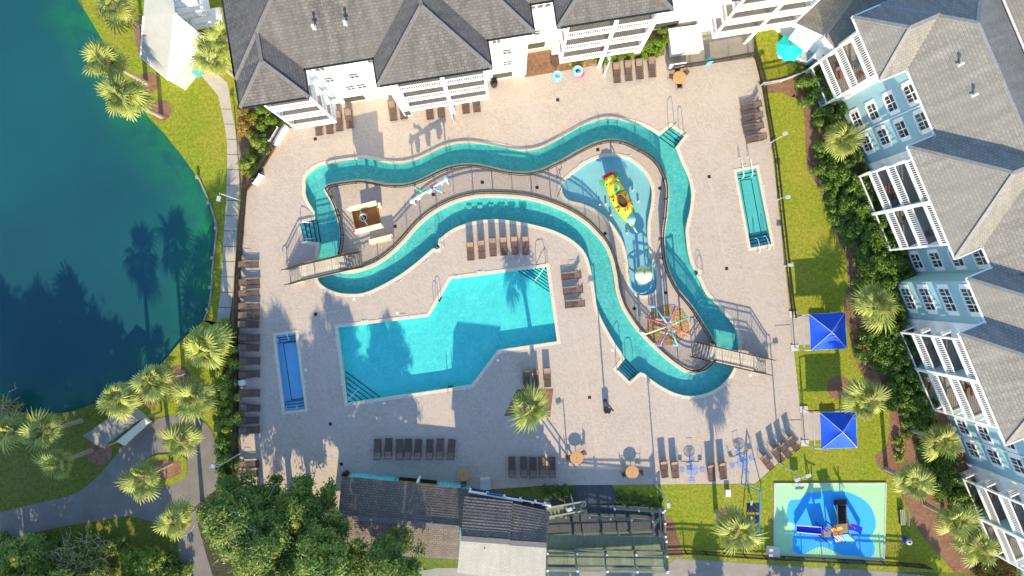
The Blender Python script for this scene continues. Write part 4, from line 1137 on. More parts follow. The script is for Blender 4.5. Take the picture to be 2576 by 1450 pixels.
def bridge(label, A, B, width=1.55):
    """flat-topped footbridge: steps at both ends, thin deck, picket railings"""
    a = G(*A); b = G(*B); L = (b - a).length; ang = math.atan2(b.y - a.y, b.x - a.x)
    root = thing('footbridge', label, 'bridge', a, ang)
    H_ = 1.0; ns = 6; tread = 0.24; run = ns * tread
    # deck planks
    m = MB(); m.box((L / 2, 0, H_ - 0.10), (L - 2 * run, width, 0.14)); dk = m.build('deck', M_TIMBER, root, world=False)
    pm = MB(); pm.box((0, 0, 0), (0.135, width + 0.02, 0.03)); pme = pm.mesh('plank'); pme.materials.append(MATS.get('bridge_plank') or plain('bridge_plank', (0.74, 0.62, 0.46), 0.85, 0.2, 2.5, 0.1, rnd=0.12))
    k = run + 0.075
    while k < L - run: obj_from(pme, 'plank', dk, (k, 0, H_ - 0.012)); k += 0.147
    for end in (0, 1):
        for i in range(ns):
            x = (i + 0.5) * tread; x = x if end == 0 else L - x
            m = MB(); m.box((x, 0, (i + 1) * H_ / ns / 2), (tread - 0.004, width, (i + 1) * H_ / ns)); m.build('step', M_CONC, root, world=False)
    for s in (-1, 1):
        y = s * (width / 2 - 0.05)
        prof = [(0.0, 0.0), (run, H_), (L - run, H_), (L, 0.0)]
        r = MB()
        for zz in (1.1, 0.86, 0.12):
            pts = [(x, y, z + zz) for x, z in prof]
            if zz == 1.1: pts = [(-0.35, y, 0.85), (-0.3, y, 1.05)] + pts + [(L + 0.3, y, 1.05), (L + 0.35, y, 0.85)]
            r.tube(pts, 0.045, 6)
        r.build('railing', M_FENCE, root, world=False)
        pk = MB(); x = 0.08
        while x < L:
            z = H_ * min(1, x / run, (L - x) / run)
            pk.box((x, y, z + 0.6), (0.034, 0.034, 1.0)); x += 0.15
        pk.build('pickets', M_FENCE, root, world=False, kind='stuff')
        for x in (0.02, run, L * 0.38, L * 0.62, L - run, L - 0.02):
            z = H_ * min(1, x / run, (L - x) / run); m = MB(); m.box((x, y, z / 2 + 0.57), (0.06, 0.06, z + 1.14)); m.build('post', M_FENCE, root, world=False)
    m = MB(); m.box((L * 0.36, width / 2 + 0.0, H_ + 0.62), (1.15, 0.03, 0.55)); m.build('notice_board', M_GREYMETAL, root, world=False)
bridge('stepped timber footbridge over the river near the tipping bucket', (728, 697), (908, 655))
bridge('stepped timber footbridge over the river near the spray octopus', (1745, 879), (1929, 921))

# --- rails, ladders and steps in the pools
def rail_arc(parent, a, b, h, r=0.03, mat=None, name='handrail'):
    """a grab rail: up, over and down from a to b"""
    a = Vector(a); b = Vector(b); d = b - a
    pts = [a]
    for t, z in ((0.02, 0.6), (0.12, 0.93), (0.3, 1.0), (0.7, 1.0), (0.88, 0.93), (0.98, 0.6)): pts.append(a + d * t + Vector((0, 0, h * z - (a.z + d.z * t) * 0)))
    pts.append(b)
    m = MB(); m.tube(pts, r, 8); return m.build(name, mat or M_STEEL, parent)
def ladder(label, p, direction, w=0.5):
    """pool ladder: two bent rails and treads; direction = towards the water (radians)"""
    p = G(*p); d = Vector((math.cos(direction), math.sin(direction), 0)); n = Vector((-d.y, d.x, 0))
    root = thing('pool_ladder', label, 'ladder', p)
    for s in (-1, 1):
        o = p + n * s * w / 2
        m = MB(); m.tube([o - d * 0.45 + Vector((0, 0, 0)), o - d * 0.45 + Vector((0, 0, 0.55)), o - d * 0.33 + Vector((0, 0, 0.82)), o - d * 0.1 + Vector((0, 0, 0.88)), o + d * 0.09 + Vector((0, 0, 0.76)), o + d * 0.12 + Vector((0, 0, 0.4)), o + d * 0.12 + Vector((0, 0, -0.6))], 0.024, 8)
        m.build('rail', M_STEEL, root)
    for z in (-0.04, -0.30, -0.55):
        m = MB(); m.box(p + d * 0.12 + Vector((0, 0, z)), (0.12, w, 0.04), direction); m.build('tread', M_BLACK if z > -0.1 else M_STEEL, root)
ladder('steel pool ladder on the diagonal edge of the main pool', (1104, 752), rad(-28))
ladder('steel pool ladder on the bottom edge of the main pool', (1133, 977), rad(97))
ladder('steel ladder in the river notch beside the six loungers', (1104, 618), rad(150))
ladder('steel ladder in the river notch beside the east arm', (1756, 686), rad(200))
def hand_pair(label, pts, h=0.95, mat=None):
    root = thing('handrail_pair', label, 'handrail', G(*pts[0][0]))
    for a, b, za, zb in pts: rail_arc(root, G(*a, za), G(*b, zb), h, mat=mat)
hand_pair('dark rails at the river steps near the north-east corner', [((1682, 328), (1696, 312), 0, 0), ((1709, 345), (1720, 340), 0, 0)], 1.3, M_FENCE)
hand_pair('dark rails at the river steps below the south-west bend', [((1551, 930), (1566, 908), 0, 0), ((1580, 957), (1597, 938), 0, -0.3)], 1.2, M_FENCE)
hand_pair('steel rails at the river steps beside the west bridge', [((757, 560), (795, 563), 0, -0.4), ((764, 604), (798, 602), 0, -0.4)], 0.85)
hand_pair('steel rails at the top of the west plunge pool', [((696, 829), (708, 861), 0, -0.3), ((724, 826), (734, 857), 0, -0.3)], 0.8)
hand_pair('steel rails at the bottom of the west plunge pool', [((725, 1054), (727, 1016), 0, -0.3), ((752, 1050), (754, 1012), 0, -0.3)], 0.8)
hand_pair('white rails at the top of the east lap pool', [((1858, 400), (1866, 450), 0, -0.3), ((1880, 396), (1888, 446), 0, -0.3)], 0.8, M_TRIM)
hand_pair('white rails at the bottom of the east lap pool', [((1907, 636), (1899, 600), 0, -0.3), ((1931, 628), (1920, 595), 0, -0.3)], 0.8, M_TRIM)
hand_pair('long steel rail across the corner steps of the main pool bottom left', [((866, 1021), (907, 974), 0, -0.3)], 0.85)
hand_pair('long white rail across the corner steps of the main pool top right', [((1378, 660), (1345, 707), 0, -0.3)], 0.85, M_TRIM)
hand_pair('dark bent rail beside the main pool top right corner', [((1349, 668), (1373, 662), 0, 0)], 1.1, M_FENCE)
hand_pair('dark bent rails at the west edge of the splash pool', [((1402, 447), (1412, 422), 0, 0), ((1402, 495), (1412, 470), 0, 0)], 0.9, M_FENCE)

def pool_steps(name, poly, n, z0, z1, mat, edge, axis):
    """flight of steps under water; poly = corner fan or quad, axis = index pair of the side where it is deepest"""
    a, b, c, d = [G(*p) for p in poly]                              # a-b shallow side, d-c deep side
    for k in range(n):
        p0 = a + (d - a) * (k / n); p1 = b + (c - b) * (k / n); q0 = a + (d - a) * ((k + 1) / n); q1 = b + (c - b) * ((k + 1) / n)
        z = z0 + (z1 - z0) * k / n
        m = MB(); m.prism([(p0.x, p0.y), (p1.x, p1.y), (q1.x, q1.y), (q0.x, q0.y)], z1 - 0.05, z); o = m.build('pool_step', mat); o['kind'] = 'structure'
        m = MB(); m.bar((q0.x, q0.y, z + 0.006), (q1.x, q1.y, z + 0.006), 0.09, 0.012); e = m.build('step_edge', edge, o)
# corner steps of the main pool, bottom left and top right; steps of the river and of the two narrow pools
pool_steps('c', [(873, 1006), (882, 1013), (952, 1002), (866, 938)], 5, -0.16, -0.76, M_FLOOR_MAIN, M_TILE_DARK, 0)
pool_steps('c', [(1366, 672), (1375, 679), (1384, 735), (1303, 680)], 6, -0.16, -0.76, M_FLOOR_MAIN, M_TILE_DARK, 0)
pool_steps('c', [(1690, 319), (1720, 341), (1700, 370), (1662, 342)], 4, -0.14, -0.72, M_FLOOR_RIVER, M_TILE_DARK, 0)
pool_steps('c', [(1553, 929), (1582, 957), (1606, 938), (1572, 904)], 4, -0.14, -0.72, M_FLOOR_RIVER, M_TILE_DARK, 0)
pool_steps('c', [(755, 564), (765, 606), (803, 610), (793, 553)], 4, -0.14, -0.72, M_FLOOR_RIVER, M_TILE_DARK, 0)
pool_steps('c', [(694, 845), (742, 839), (746, 858), (697, 864)], 3, -0.18, -0.80, M_FLOOR_PLUNGE, M_TILE_DARK, 0)
pool_steps('c', [(717, 1035), (767, 1029), (764, 1008), (713, 1014)], 3, -0.18, -0.80, M_FLOOR_PLUNGE, M_TILE_DARK, 0)
pool_steps('c', [(1853, 432), (1902, 422), (1906, 440), (1857, 450)], 2, -0.18, -0.60, M_FLOOR_LAP, M_TILE_DARK, 0)
pool_steps('c', [(1888, 623), (1940, 613), (1936, 588), (1882, 598)], 3, -0.18, -0.60, M_FLOOR_LAP, M_TILE_DARK, 0)
for q in ([(706, 866), (740, 861), (760, 1005), (727, 1010)], [(1868, 452), (1895, 448), (1921, 590), (1893, 596)]):
    z = -0.795 if q[0][0] < 1000 else -0.595
    m = MB(); P = [G(*p, 0) for p in q]
    for a, b in zip(P, P[1:] + P[:1]): m.bar((a.x, a.y, z), (b.x, b.y, z), 0.07, 0.02)
    m.build('floor_tile_line', M_TILE_DARK)['kind'] = 'structure'
m = MB(); m.prism(xy(GP([(1687, 577), (1703, 577), (1704, 618), (1689, 618)])), -0.73, -0.70); m.build('river_floor_drain', M_TILE_DARK)['kind'] = 'structure'

# --- square drains, lids and depth tiles let into the paving
DR = [(794, 791), (831, 1067), (859, 1168), (1216, 1203), (1483, 1000), (1403, 252), (793, 350), (1784, 445), (1828, 676), (1660, 474), (1504, 377), (1351, 472), (1213, 459), (1090, 490), (994, 570), (1522, 588), (1675, 737), (1596, 777)]
dm = MB(); dm.box((0, 0, 0.004), (0.31, 0.31, 0.012)); dme = dm.mesh('grate'); dme.materials.append(M_GRATE)
near = ['above the west plunge pool', 'below the west plunge pool', 'at the left end of the pool bar', 'at the right end of the pool bar', 'beside the centre palm',
        'below the swim tubes', 'at the north-west deck corner', 'left of the east lap pool', 'below the east lap pool', 'right of the submarine pool', 'at the top of the island',
        'on the island left of the submarine pool', 'on the middle of the island', 'on the island under the spray arch', 'on the island beside the tipping bucket', 'on the island fence bend below the submarine',
        'on the island below the mushroom', 'on the island left of the spray octopus']
for (x, y), nn in zip(DR, near):
    r = thing('floor_drain', 'square black drain ' + nn, 'drain', G(x, y), rad(45) if (x, y) in ((1522, 588), (1596, 777)) else rad(8), 'square drains in the paving')
    obj_from(dme, 'grate', r)
lm = MB(); lm.box((0, 0, 0.004), (0.24, 0.24, 0.012)); lme = lm.mesh('lid'); lme.materials.append(M_LID)
for (x, y), nn in zip([(999, 788), (769, 931), (966, 1015), (1273, 667), (1541, 882), (1746, 480), (1736, 635), (1642, 632), (1888, 944), (1252, 907), (891, 753), (1352, 1100)],
                      ['above the left half of the main pool', 'right of the west plunge pool', 'below the left half of the main pool', 'above the main pool under the six loungers', 'above the river steps at the lower bend',
                       'left of the east lap pool', 'right of the east river arm', 'right of the mushroom pool', 'right of the lower river bend', 'in the notch at the lower right of the main pool', 'below the west bridge', 'below the centre palm bed']):
    r = thing('skimmer_lid', 'small white square lid ' + nn, 'lid', G(x, y), rad(7), 'white skimmer lids'); obj_from(lme, 'lid', r)
tm = MB(); tm.box((0, 0, 0.006), (0.62, 0.13, 0.006)); tme = tm.mesh('depth_tile'); tme.materials.append(M_LID)
tn = MB()
for k in range(4): tn.box((-0.2 + k * 0.12, 0, 0.0105), (0.06, 0.09, 0.003))
tne = tn.mesh('numeral'); tne.materials.append(M_BLACK)
TL = [(917, 807, 8), (1014, 792, 8), (1147, 694, 8), (1209, 683, 8), (1311, 668, 8), (845, 862, 98), (861, 974, 98), (923, 743, 8), (813, 730, -35), (930, 1016, 8), (1035, 1000, 8), (1175, 979, 8), (1220, 932, 55), (1265, 888, 8), (1337, 877, 8), (1403, 815, 98), (1388, 742, 98),
      (691, 902, 98), (759, 895, 98), (768, 966, 98), (743, 1043, 8), (768, 435, 70), (1482, 709, 80), (1072, 658, 40), (1131, 588, 35), (1002, 710, 30), (1709, 1000, -10), (1620, 952, -40), (1826, 970, 40), (1867, 855, 95), (1797, 752, -45), (1737, 562, 80), (1738, 445, 80),
      (1646, 522, 80), (1580, 393, 20), (1463, 410, 35), (1572, 656, 75), (1852, 482, 98), (1922, 474, 98), (1868, 572, 98), (1872, 416, 8)]
TN = [f'{ORD[k]} from left on the top edges of the main pool' for k in range(5)] + ['high on the left edge of the main pool', 'low on the left edge of the main pool', 'below the river bend under the west bridge', 'left of the river bend under the west bridge',
      'left on the bottom edge of the main pool', 'middle of the bottom edge of the main pool', 'right on the bottom edge of the main pool', 'on the lower diagonal edge of the main pool', 'left on the notch edge of the main pool', 'right on the notch edge of the main pool', 'low on the right edge of the main pool', 'high on the right edge of the main pool',
      'on the left edge of the west plunge pool', 'high on the right edge of the west plunge pool', 'low on the right edge of the west plunge pool', 'on the bottom edge of the west plunge pool', 'at the top left bend of the river', 'on the river bank beside the three loungers', 'on the diagonal river bank below the ladder notch', 'on the river bank left of the six loungers', 'on the river bank above the long stone band',
      'on the bottom of the lower river bend', 'below the lower river steps', 'on the right of the lower river bend', 'on the right bank above the east bridge', 'on the right bank where the stair rails start', 'on the narrow right bank of the east river arm', 'high on the right bank of the east river arm',
      'on the right edge of the splash pool', 'at the top right of the splash pool', 'at the top left of the splash pool', 'on the lower left edge of the splash pool', 'high on the left edge of the east lap pool', 'on the right edge of the east lap pool', 'low on the left edge of the east lap pool', 'on the top edge of the east lap pool']
for k, (x, y, a) in enumerate(TL):
    r = thing('depth_marker', 'white depth tile ' + TN[k], 'tile', G(x, y) + Vector((0, 0, 0.03)), rad(a), 'depth markers around the pools')
    obj_from(tme, 'tile', r); obj_from(tne, 'numerals', r)
# underwater benches along the river wall beside the six loungers
for k in range(6):
    x = 1174 + k * 28
    m = MB(); q = G(x + 5, 517 - abs(k - 2.5) * -1.2, 0); m.box((q.x, q.y, -0.62), (0.5, 0.32, 0.2), rad(0)); m.build('river_seat', M_FLOOR_RIVER)['kind'] = 'structure'
# ================================================================== FURNITURE
def make_lounger(back, dark=False):
    """chaise: head towards +y. back = angle of the backrest in degrees"""
    root = thing('sun_lounger', 'tmp', 'lounger')
    W = 0.66; zs = 0.36
    # side rails
    hinge = 0.30; L0 = -0.98; bl = 0.72
    by = hinge + bl * math.cos(rad(back)); bz = zs + bl * math.sin(rad(back))
    sl = MB(); n = 6; rows = []
    for i in range(n + 1):
        y = L0 + (hinge - L0) * i / n; sag = -0.03 * math.sin(math.pi * (i / n)); rows.append([(-W / 2 + 0.04, y, zs + sag), (W / 2 - 0.04, y, zs + sag)])
    rows2 = [[(x, y, z - 0.012) for x, y, z in r] for r in rows]
    sl.grid(rows); sl.grid([r[::-1] for r in rows2]); sl.build('seat', M_SLING, root, world=False)
    bk = MB(); rows = []
    for i in range(5):
        t = i / 4; sag = -0.025 * math.sin(math.pi * t)
        y = hinge + 0.01 + (by - hinge) * t - sag * math.sin(rad(back)); z = zs + (bz - zs) * t + sag * math.cos(rad(back)); rows.append([(-W / 2 + 0.04, y, z), (W / 2 - 0.04, y, z)])
    rows2 = [[(x, y + 0.008 * math.sin(rad(back)), z - 0.012) for x, y, z in r] for r in rows]
    bk.grid(rows); bk.grid([r[::-1] for r in rows2]); bo = bk.build('backrest', M_SLING_LIT, root, world=False)
    hd = MB(); a = Vector((0, hinge + (by - hinge) * 0.80, zs + (bz - zs) * 0.80 + 0.02)); Mx = Matrix.Rotation(rad(back), 4, 'X'); hd.box(a, (W - 0.1, 0.2, 0.035), 0, Mx); hd.build('headrest', M_SLING_LIT, bo, world=False)
    for s in (-1, 1):
        r = MB(); x = s * W / 2
        r.tube([(x, L0, zs), (x, hinge + 0.42, zs)], 0.022, 6); r.build('side_rail', M_BRONZE, root, world=False)
        r = MB(); r.tube([(x * 0.96, hinge, zs), (x * 0.96, by, bz)], 0.02, 6); r.build('back_rail', M_BRONZE, bo, world=False)
        for y in (L0 + 0.14, hinge + 0.34):
            g = MB(); g.tube([(x, y, zs), (x, y - 0.03, 0.0)], 0.02, 6); g.build('leg', M_BRONZE, root, world=False)
        arm = MB(); arm.tube([(x, -0.18, zs), (x, -0.14, zs + 0.2), (x, hinge + 0.18, zs + 0.22), (x, hinge + 0.26, zs)], 0.018, 6); arm.build('armrest', M_BRONZE, root, world=False)
    c = MB(); c.tube([(-W / 2, L0, zs), (W / 2, L0, zs)], 0.022, 6); c.tube([(-W / 2, -0.3, zs - 0.03), (W / 2, -0.3, zs - 0.03)], 0.02, 6); c.build('cross_bar', M_BRONZE, root, world=False)
    c = MB(); c.tube([(-W / 2, by, bz), (W / 2, by, bz)], 0.022, 6); c.build('top_bar', M_BRONZE, bo, world=False)
    return root
PROTO = {k: make_lounger(k) for k in (14, 34, 52)}
USED = set()
def lounger(x, y, head, back, label, group):
    """head: direction of the head end in degrees from north, clockwise positive"""
    p = PROTO[back]
    if back in USED: o = copy_tree(p)
    else: o = p; USED.add(back)
    q = G(x, y); o.location = q; o.rotation_euler = (0, 0, -rad(head)); o['label'] = label; o['group'] = group; o['category'] = 'lounger'
g = 'brown loungers lined up along the west fence'
for k, y in enumerate([666, 710, 738, 771, 794, 816, 850, 874, 908, 941, 988, 1025, 1056, 1081, 1166, 1190]):
    lounger(630 + random.uniform(-2, 2), y, -90 + random.uniform(-4, 4), 34 if k < 3 else 14, f'{ORD[k]} brown lounger from the top in the column along the west fence', g)
g = 'six loungers between the river and the main pool'
for k, (x, y) in enumerate([(1184, 630), (1212, 626), (1240, 620), (1267, 618), (1294, 616), (1322, 616)]):
    lounger(x, y, -3, 52, f'{ORD[k]} from left of the six brown loungers above the main pool', g)
g = 'three loungers right of the main pool'
for k, (x, y) in enumerate([(1437, 695), (1441, 731), (1446, 765)]):
    lounger(x, y, 84, 34, f'{("upper", "middle", "lower")[k]} one of three brown loungers between main pool and river', g)
g = 'three loungers by the centre palm'
for k, (x, y) in enumerate([(1324, 954), (1346, 951), (1376, 947)]):
    lounger(x, y, -3, 34, f'{("left", "middle", "right")[k]} one of three dark loungers above the centre palm', g)
g = 'eight loungers in a row above the pool bar'
for k, x in enumerate([952, 979, 1007, 1028, 1053, 1082, 1108, 1136]):
    lounger(x, 1128 + random.uniform(-2, 2), 183 + random.uniform(-4, 2), 34, f'{ORD[k]} from left of the eight loungers in the row above the pool bar', g)
g = 'five loungers above the bath house'
for k, x in enumerate([1288, 1317, 1340, 1364, 1388]):
    lounger(x, 1174 + random.uniform(-2, 2), 180 + random.uniform(-3, 3), 34, f'{ORD[k]} from left of the five loungers in front of the bath house', g)
g = 'four loungers along the bottom edge of the deck'
for k, (x, y) in enumerate([(1668, 1174), (1695, 1175), (1786, 1183), (1815, 1178)]):
    lounger(x, y, -7, 52, ('left', 'right')[k % 2] + (' lounger of the pair left of the first blue table set', ' lounger of the pair between the two blue table sets')[k // 2], g)
g = 'four loungers set diagonally in the south-east corner'
for k, (x, y) in enumerate([(1923, 1157), (1949, 1139), (1968, 1127), (1988, 1110)]):
    lounger(x, y, -38, 52, f'{ORD[k]} from left of four diagonal loungers in the bottom right deck corner', g)
g = 'four loungers in the north-east corner'
for k, (x, y) in enumerate([(1886, 270), (1889, 297), (1891, 323), (1898, 350)]):
    lounger(x, y, 78, 34, f'{ORD[k]} from top of the four loungers stacked in the top right deck corner', g)
g = 'four loungers by the shrubs under the white block'
for k, (x, y) in enumerate([(1550, 186), (1579, 181), (1607, 177), (1638, 172)]):
    lounger(x, y, -5, 34, f'{ORD[k]} from left of four loungers below the green shrub bed', g)
g = 'ten loungers under the balconies of the white block'
for k, (x, y) in enumerate([(803, 318), (830, 314), (854, 307), (880, 300), (989, 281), (1015, 277), (1081, 278), (1109, 272), (1171, 263), (1198, 259)]):
    lounger(x, y, -7, 34, f'{ORD[k]} from left of ten loungers along the white block balconies', g)

# --- round tables with chairs
def make_chair():
    root = thing('patio_chair', 'tmp', 'chair')
    m = MB(); m.box((0, 0, 0.43), (0.46, 0.46, 0.03)); m.build('seat', M_SLING, root, world=False)
    m = MB(); m.box((0, -0.25, 0.68), (0.46, 0.03, 0.46), 0, Matrix.Rotation(rad(12), 4, 'X')); m.build('backrest', M_SLING, root, world=False)
    for sx in (-1, 1):
        for sy in (-1, 1):
            m = MB(); m.tube([(sx * .22, sy * .22, 0.43), (sx * .24, sy * .25, 0)], 0.016, 6); m.build('leg', M_BRONZE, root, world=False)
        m = MB(); m.tube([(sx * .25, -.26, .66), (sx * .27, .2, .64), (sx * .25, .23, .43)], 0.016, 6); m.build('armrest', M_BRONZE, root, world=False)
    return root
CH0 = make_chair(); CHUSED = [False]
def chair(p, face, label, group):
    o = CH0 if not CHUSED[0] else copy_tree(CH0); CHUSED[0] = True
    o.location = p; o.rotation_euler = (0, 0, face); o['label'] = label; o['group'] = group; o['category'] = 'chair'
def round_table(x, y, label, seats, where):
    q = G(x, y)
    root = thing('round_table', label, 'table', q, 0, 'round tan tables on the deck')
    m = MB(); m.lathe(q, [(0.02, 0.70), (0.58, 0.70), (0.63, 0.72), (0.63, 0.745), (0.58, 0.752)], 32); m.build('table_top', M_TABLE, root)
    for r in (0.50, 0.36, 0.22):
        m = MB(); m.ring(q + Vector((0, 0, 0.752)), r, 0.012, 32, 6); m.build('ring_groove', M_TABLE2, root)
    m = MB(); m.lathe(q, [(0.30, 0), (0.30, 0.03), (0.04, 0.06), (0.04, 0.70)], 12); m.build('pedestal', M_BRONZE, root)
    m = MB(); m.lathe(q, [(0.05, 0.752), (0.05, 0.765), (0.0, 0.766)], 10); m.build('parasol_hole_cap', M_BRONZE, root)
    for k, a in enumerate(seats):
        p = q + Vector((math.sin(rad(a)), math.cos(rad(a)), 0)) * 0.74
        chair(p, math.atan2(q.y - p.y, q.x - p.x) - math.pi / 2, f'dark patio chair {where[k]}', 'dark patio chairs at the round tables')
round_table(1449, 1147, 'round tan table above the left part of the boardwalk', (-95, 60), ('left of the round table above the boardwalk entrance', 'right of the round table above the boardwalk entrance'))
round_table(1587, 1183, 'round tan table at the edge of the east lawn', (-110, 95), ('left of the round table at the lawn edge', 'right of the round table at the lawn edge'))
round_table(1705, 201, 'round tan table by the service yard fence', (-75, -10, 50, 175), ('left of the table by the service yard', 'above the table by the service yard', 'right of the table by the service yard', 'below the table by the service yard'))
round_table(1167, 1190, 'round tan table in the shade in front of the pool bar', (180,), ('under the eave in front of the pool bar',))
def blue_set(x, y, rz, label):
    """blue coated steel picnic set: round mesh top and four fixed seats"""
    root = thing('picnic_set', label, 'table', G(x, y), rz, 'blue picnic sets')
    m = MB(); m.ring((0, 0, 0.74), 0.52, 0.025, 28, 8); 
    for r in (0.14, 0.28, 0.40): m.ring((0, 0, 0.74), r, 0.012, 24, 5)
    for k in range(12):
        a = 2 * math.pi * k / 12; m.bar((0.08 * math.cos(a), 0.08 * math.sin(a), 0.74), (0.52 * math.cos(a), 0.52 * math.sin(a), 0.74), 0.02)
    m.build('table_top', M_PLBLUE, root, world=False)
    m = MB(); m.lathe((0, 0, 0), [(0.05, 0), (0.05, 0.74)], 10); m.build('post', M_PLBLUE, root, world=False)
    for k in range(4):
        a = math.pi / 2 * k; c, s = math.cos(a), math.sin(a)
        arm = MB(); arm.tube([(0.03 * c, 0.03 * s, 0.28), (0.85 * c, 0.85 * s, 0.28), (0.92 * c, 0.92 * s, 0.44)], 0.025, 8); arm.build('seat_arm', M_PLBLUE, root, world=False)
        seat = MB()
        for j in range(7):
            t = -0.24 + j * 0.08; e = seat.bar(Vector((0.80 * c - t * s, 0.80 * s + t * c, 0.45)), Vector((1.12 * c - t * s, 1.12 * s + t * c, 0.45)), 0.035, 0.02)
        for rr in (0.80, 1.12): seat.bar((rr * c + 0.27 * s, rr * s - 0.27 * c, 0.45), (rr * c - 0.27 * s, rr * s + 0.27 * c, 0.45), 0.03)
        so = seat.build('seat', M_PLBLUE, root, world=False)
        b = MB(); b.tube([(1.14 * c + 0.25 * s, 1.14 * s - 0.25 * c, 0.45), (1.2 * c + 0.25 * s, 1.2 * s - 0.25 * c, 0.78), (1.2 * c - 0.25 * s, 1.2 * s + 0.25 * c, 0.78), (1.14 * c - 0.25 * s, 1.14 * s + 0.25 * c, 0.45)], 0.02, 6)
        b.build('seat_back', M_PLBLUE, so, world=False)
blue_set(1737, 1177, rad(0), 'blue metal picnic set with four seats between the two lounger pairs')
blue_set(1862, 1158, rad(22), 'blue metal picnic set with four seats near the bottom right deck corner')

# --- bins, lamps, tubes, small things
def bin_can(x, y, label, r=0.28, mat=M_BLACK, lid=True, h=0.95):
    q = G(x, y); root = thing('litter_bin', label, 'bin', q)
    m = MB(); m.lathe(q, [(r * .92, 0), (r, h * .5), (r, h * .8)], 14); m.build('drum', mat, root)
    m = MB(); m.lathe(q, [(r * 1.08, h * .8), (r * 1.05, h * .92), (r * .6, h), (r * .42, h), (r * .40, h * .9)], 14, cap=False); m.build('lid', M_GREYMETAL if mat is not M_BLACK else M_BLACK, root)
    m = MB(); m.lathe(q, [(0.0, h * .85), (r * .42, h * .86)], 12, cap=False); m.build('opening', M_GRATE, root)
bin_can(1243, 214, 'black hexagonal litter bin below the white block windows', 0.34)
bin_can(872, 1190, 'black litter bin at the left corner of the pool bar', 0.3)
bin_can(1525, 1031, 'dark litter bin beside the lamp post right of the centre palm', 0.3)
def lamp(x, y, h, label, arm=0.35, ang=0.0, mat=M_GREYMETAL, heads=1, r=0.06):
    q = G(x, y); root = thing('lamp_post', label, 'lamp', q)
    m = MB(); m.lathe(q, [(r * 2.2, 0), (r * 2.2, 0.12), (r * 1.1, 0.2), (r * 0.85, h)], 10); m.build('pole', mat, root)
    for k in range(heads):
        a = ang + k * math.pi * (1 if heads == 2 else 0.66); d = Vector((math.cos(a), math.sin(a), 0))
        m = MB(); m.tube([q + Vector((0, 0, h - 0.1)), q + d * arm + Vector((0, 0, h))], 0.035, 6); ao = m.build('arm', mat, root)
        m = MB(); m.box(q + d * (arm + 0.18) + Vector((0, 0, h + 0.0)), (0.46, 0.3, 0.14), a); m.build('lamp_head', M_BLACK if mat is M_BLACK else M_GREYMETAL, ao)
lamp(1522, 1008, 5.4, 'black floodlight post standing beside the litter bin', 0.25, rad(170), M_BLACK, 1, 0.07)
lamp(1519, 190, 4.0, 'white lamp post left of the four loungers below the shrub bed', 0.2, rad(100), M_TRIM)
lamp(1142, 307, 5.4, 'grey lamp post in front of the middle balconies of the white block', 0.3, rad(95), M_GREYMETAL)
lamp(608, 505, 5.0, 'grey lamp post leaning over the lake path from the west fence', 0.3, rad(260), M_GREYMETAL)
lamp(606, 1140, 5.2, 'grey lamp post at the lower end of the west fence', 0.3, rad(170), M_GREYMETAL)
lamp(1940, 358, 4.0, 'slim grey lamp post on the lawn right of the four stacked loungers', 0.1, rad(200), M_GREYMETAL, 1, 0.045)
lamp(1957, 502, 1.7, 'short path light on the lawn right of the east lap pool top', 0.1, rad(0), M_GREYMETAL, 1, 0.04)
lamp(1974, 669, 1.9, 'white light post at the deck edge below the east lap pool', 0.05, rad(180), M_GREYMETAL, 1, 0.04)
lamp(1961, 1164, 5.3, 'grey lamp post behind the diagonal loungers', 0.35, rad(20), M_GREYMETAL, 2)
lamp(1650, 1219, 4.9, 'grey lamp post at the corner of the boardwalk lawn', 0.3, rad(280), M_GREYMETAL)
lamp(1435, 1243, 4.2, 'grey lamp post above the boardwalk stairs', 0.3, rad(200), M_GREYMETAL)
def swim_tube(x, y, z, R, label, second=False):
    root = thing('swim_tube', label, 'float', G(x, y, 0))
    q = G(x, y, 0) + Vector((0, 0, z))
    m = MB(); m.ring(q, R, 0.17, 28, 10); m.build('ring', M_TUBE, root, smooth=True)
    m = MB(); m.ring(q + Vector((0.02, 0.03, 0.10)), R + 0.01, 0.10, 28, 8); m.build('clear_top', M_PALEBLUE, root, smooth=True)
    m = MB(); m.tube([q + Vector((R, 0.1, .12)), q + Vector((R + .05, 0.16, .2)), q + Vector((R - .03, 0.25, .14))], 0.02, 6); m.build('handle', M_TRIM, root)
    p = q.copy(); p.z = 0
    m = MB(); m.lathe(p, [(0.05, 0), (0.05, z)], 8); m.lathe(p, [(0.3, 0.0), (0.3, 0.04), (0.05, 0.05)], 12); m.build('stand', M_GREYMETAL, root)
swim_tube(1400, 199, 0.9, 0.36, 'aqua swim ring on a stand beside the mulch bed')
swim_tube(1451, 186, 0.9, 0.36, 'aqua swim ring on a stand with a pink one beneath')
root = thing('swim_tube', 'pink swim ring half hidden under the aqua one', 'float', G(1456, 189))
m = MB(); m.ring(G(1456, 189) + Vector((0, 0, 0.6)), 0.34, 0.16, 24, 8); m.build('ring', M_PINK, root, smooth=True)
m = MB(); m.tube([G(1456, 189) + Vector((.3, 0, .75)), G(1456, 189) + Vector((.36, .1, .8)), G(1456, 189) + Vector((.28, .15, .72))], 0.02, 6); m.build('handle', M_TRIM, root)
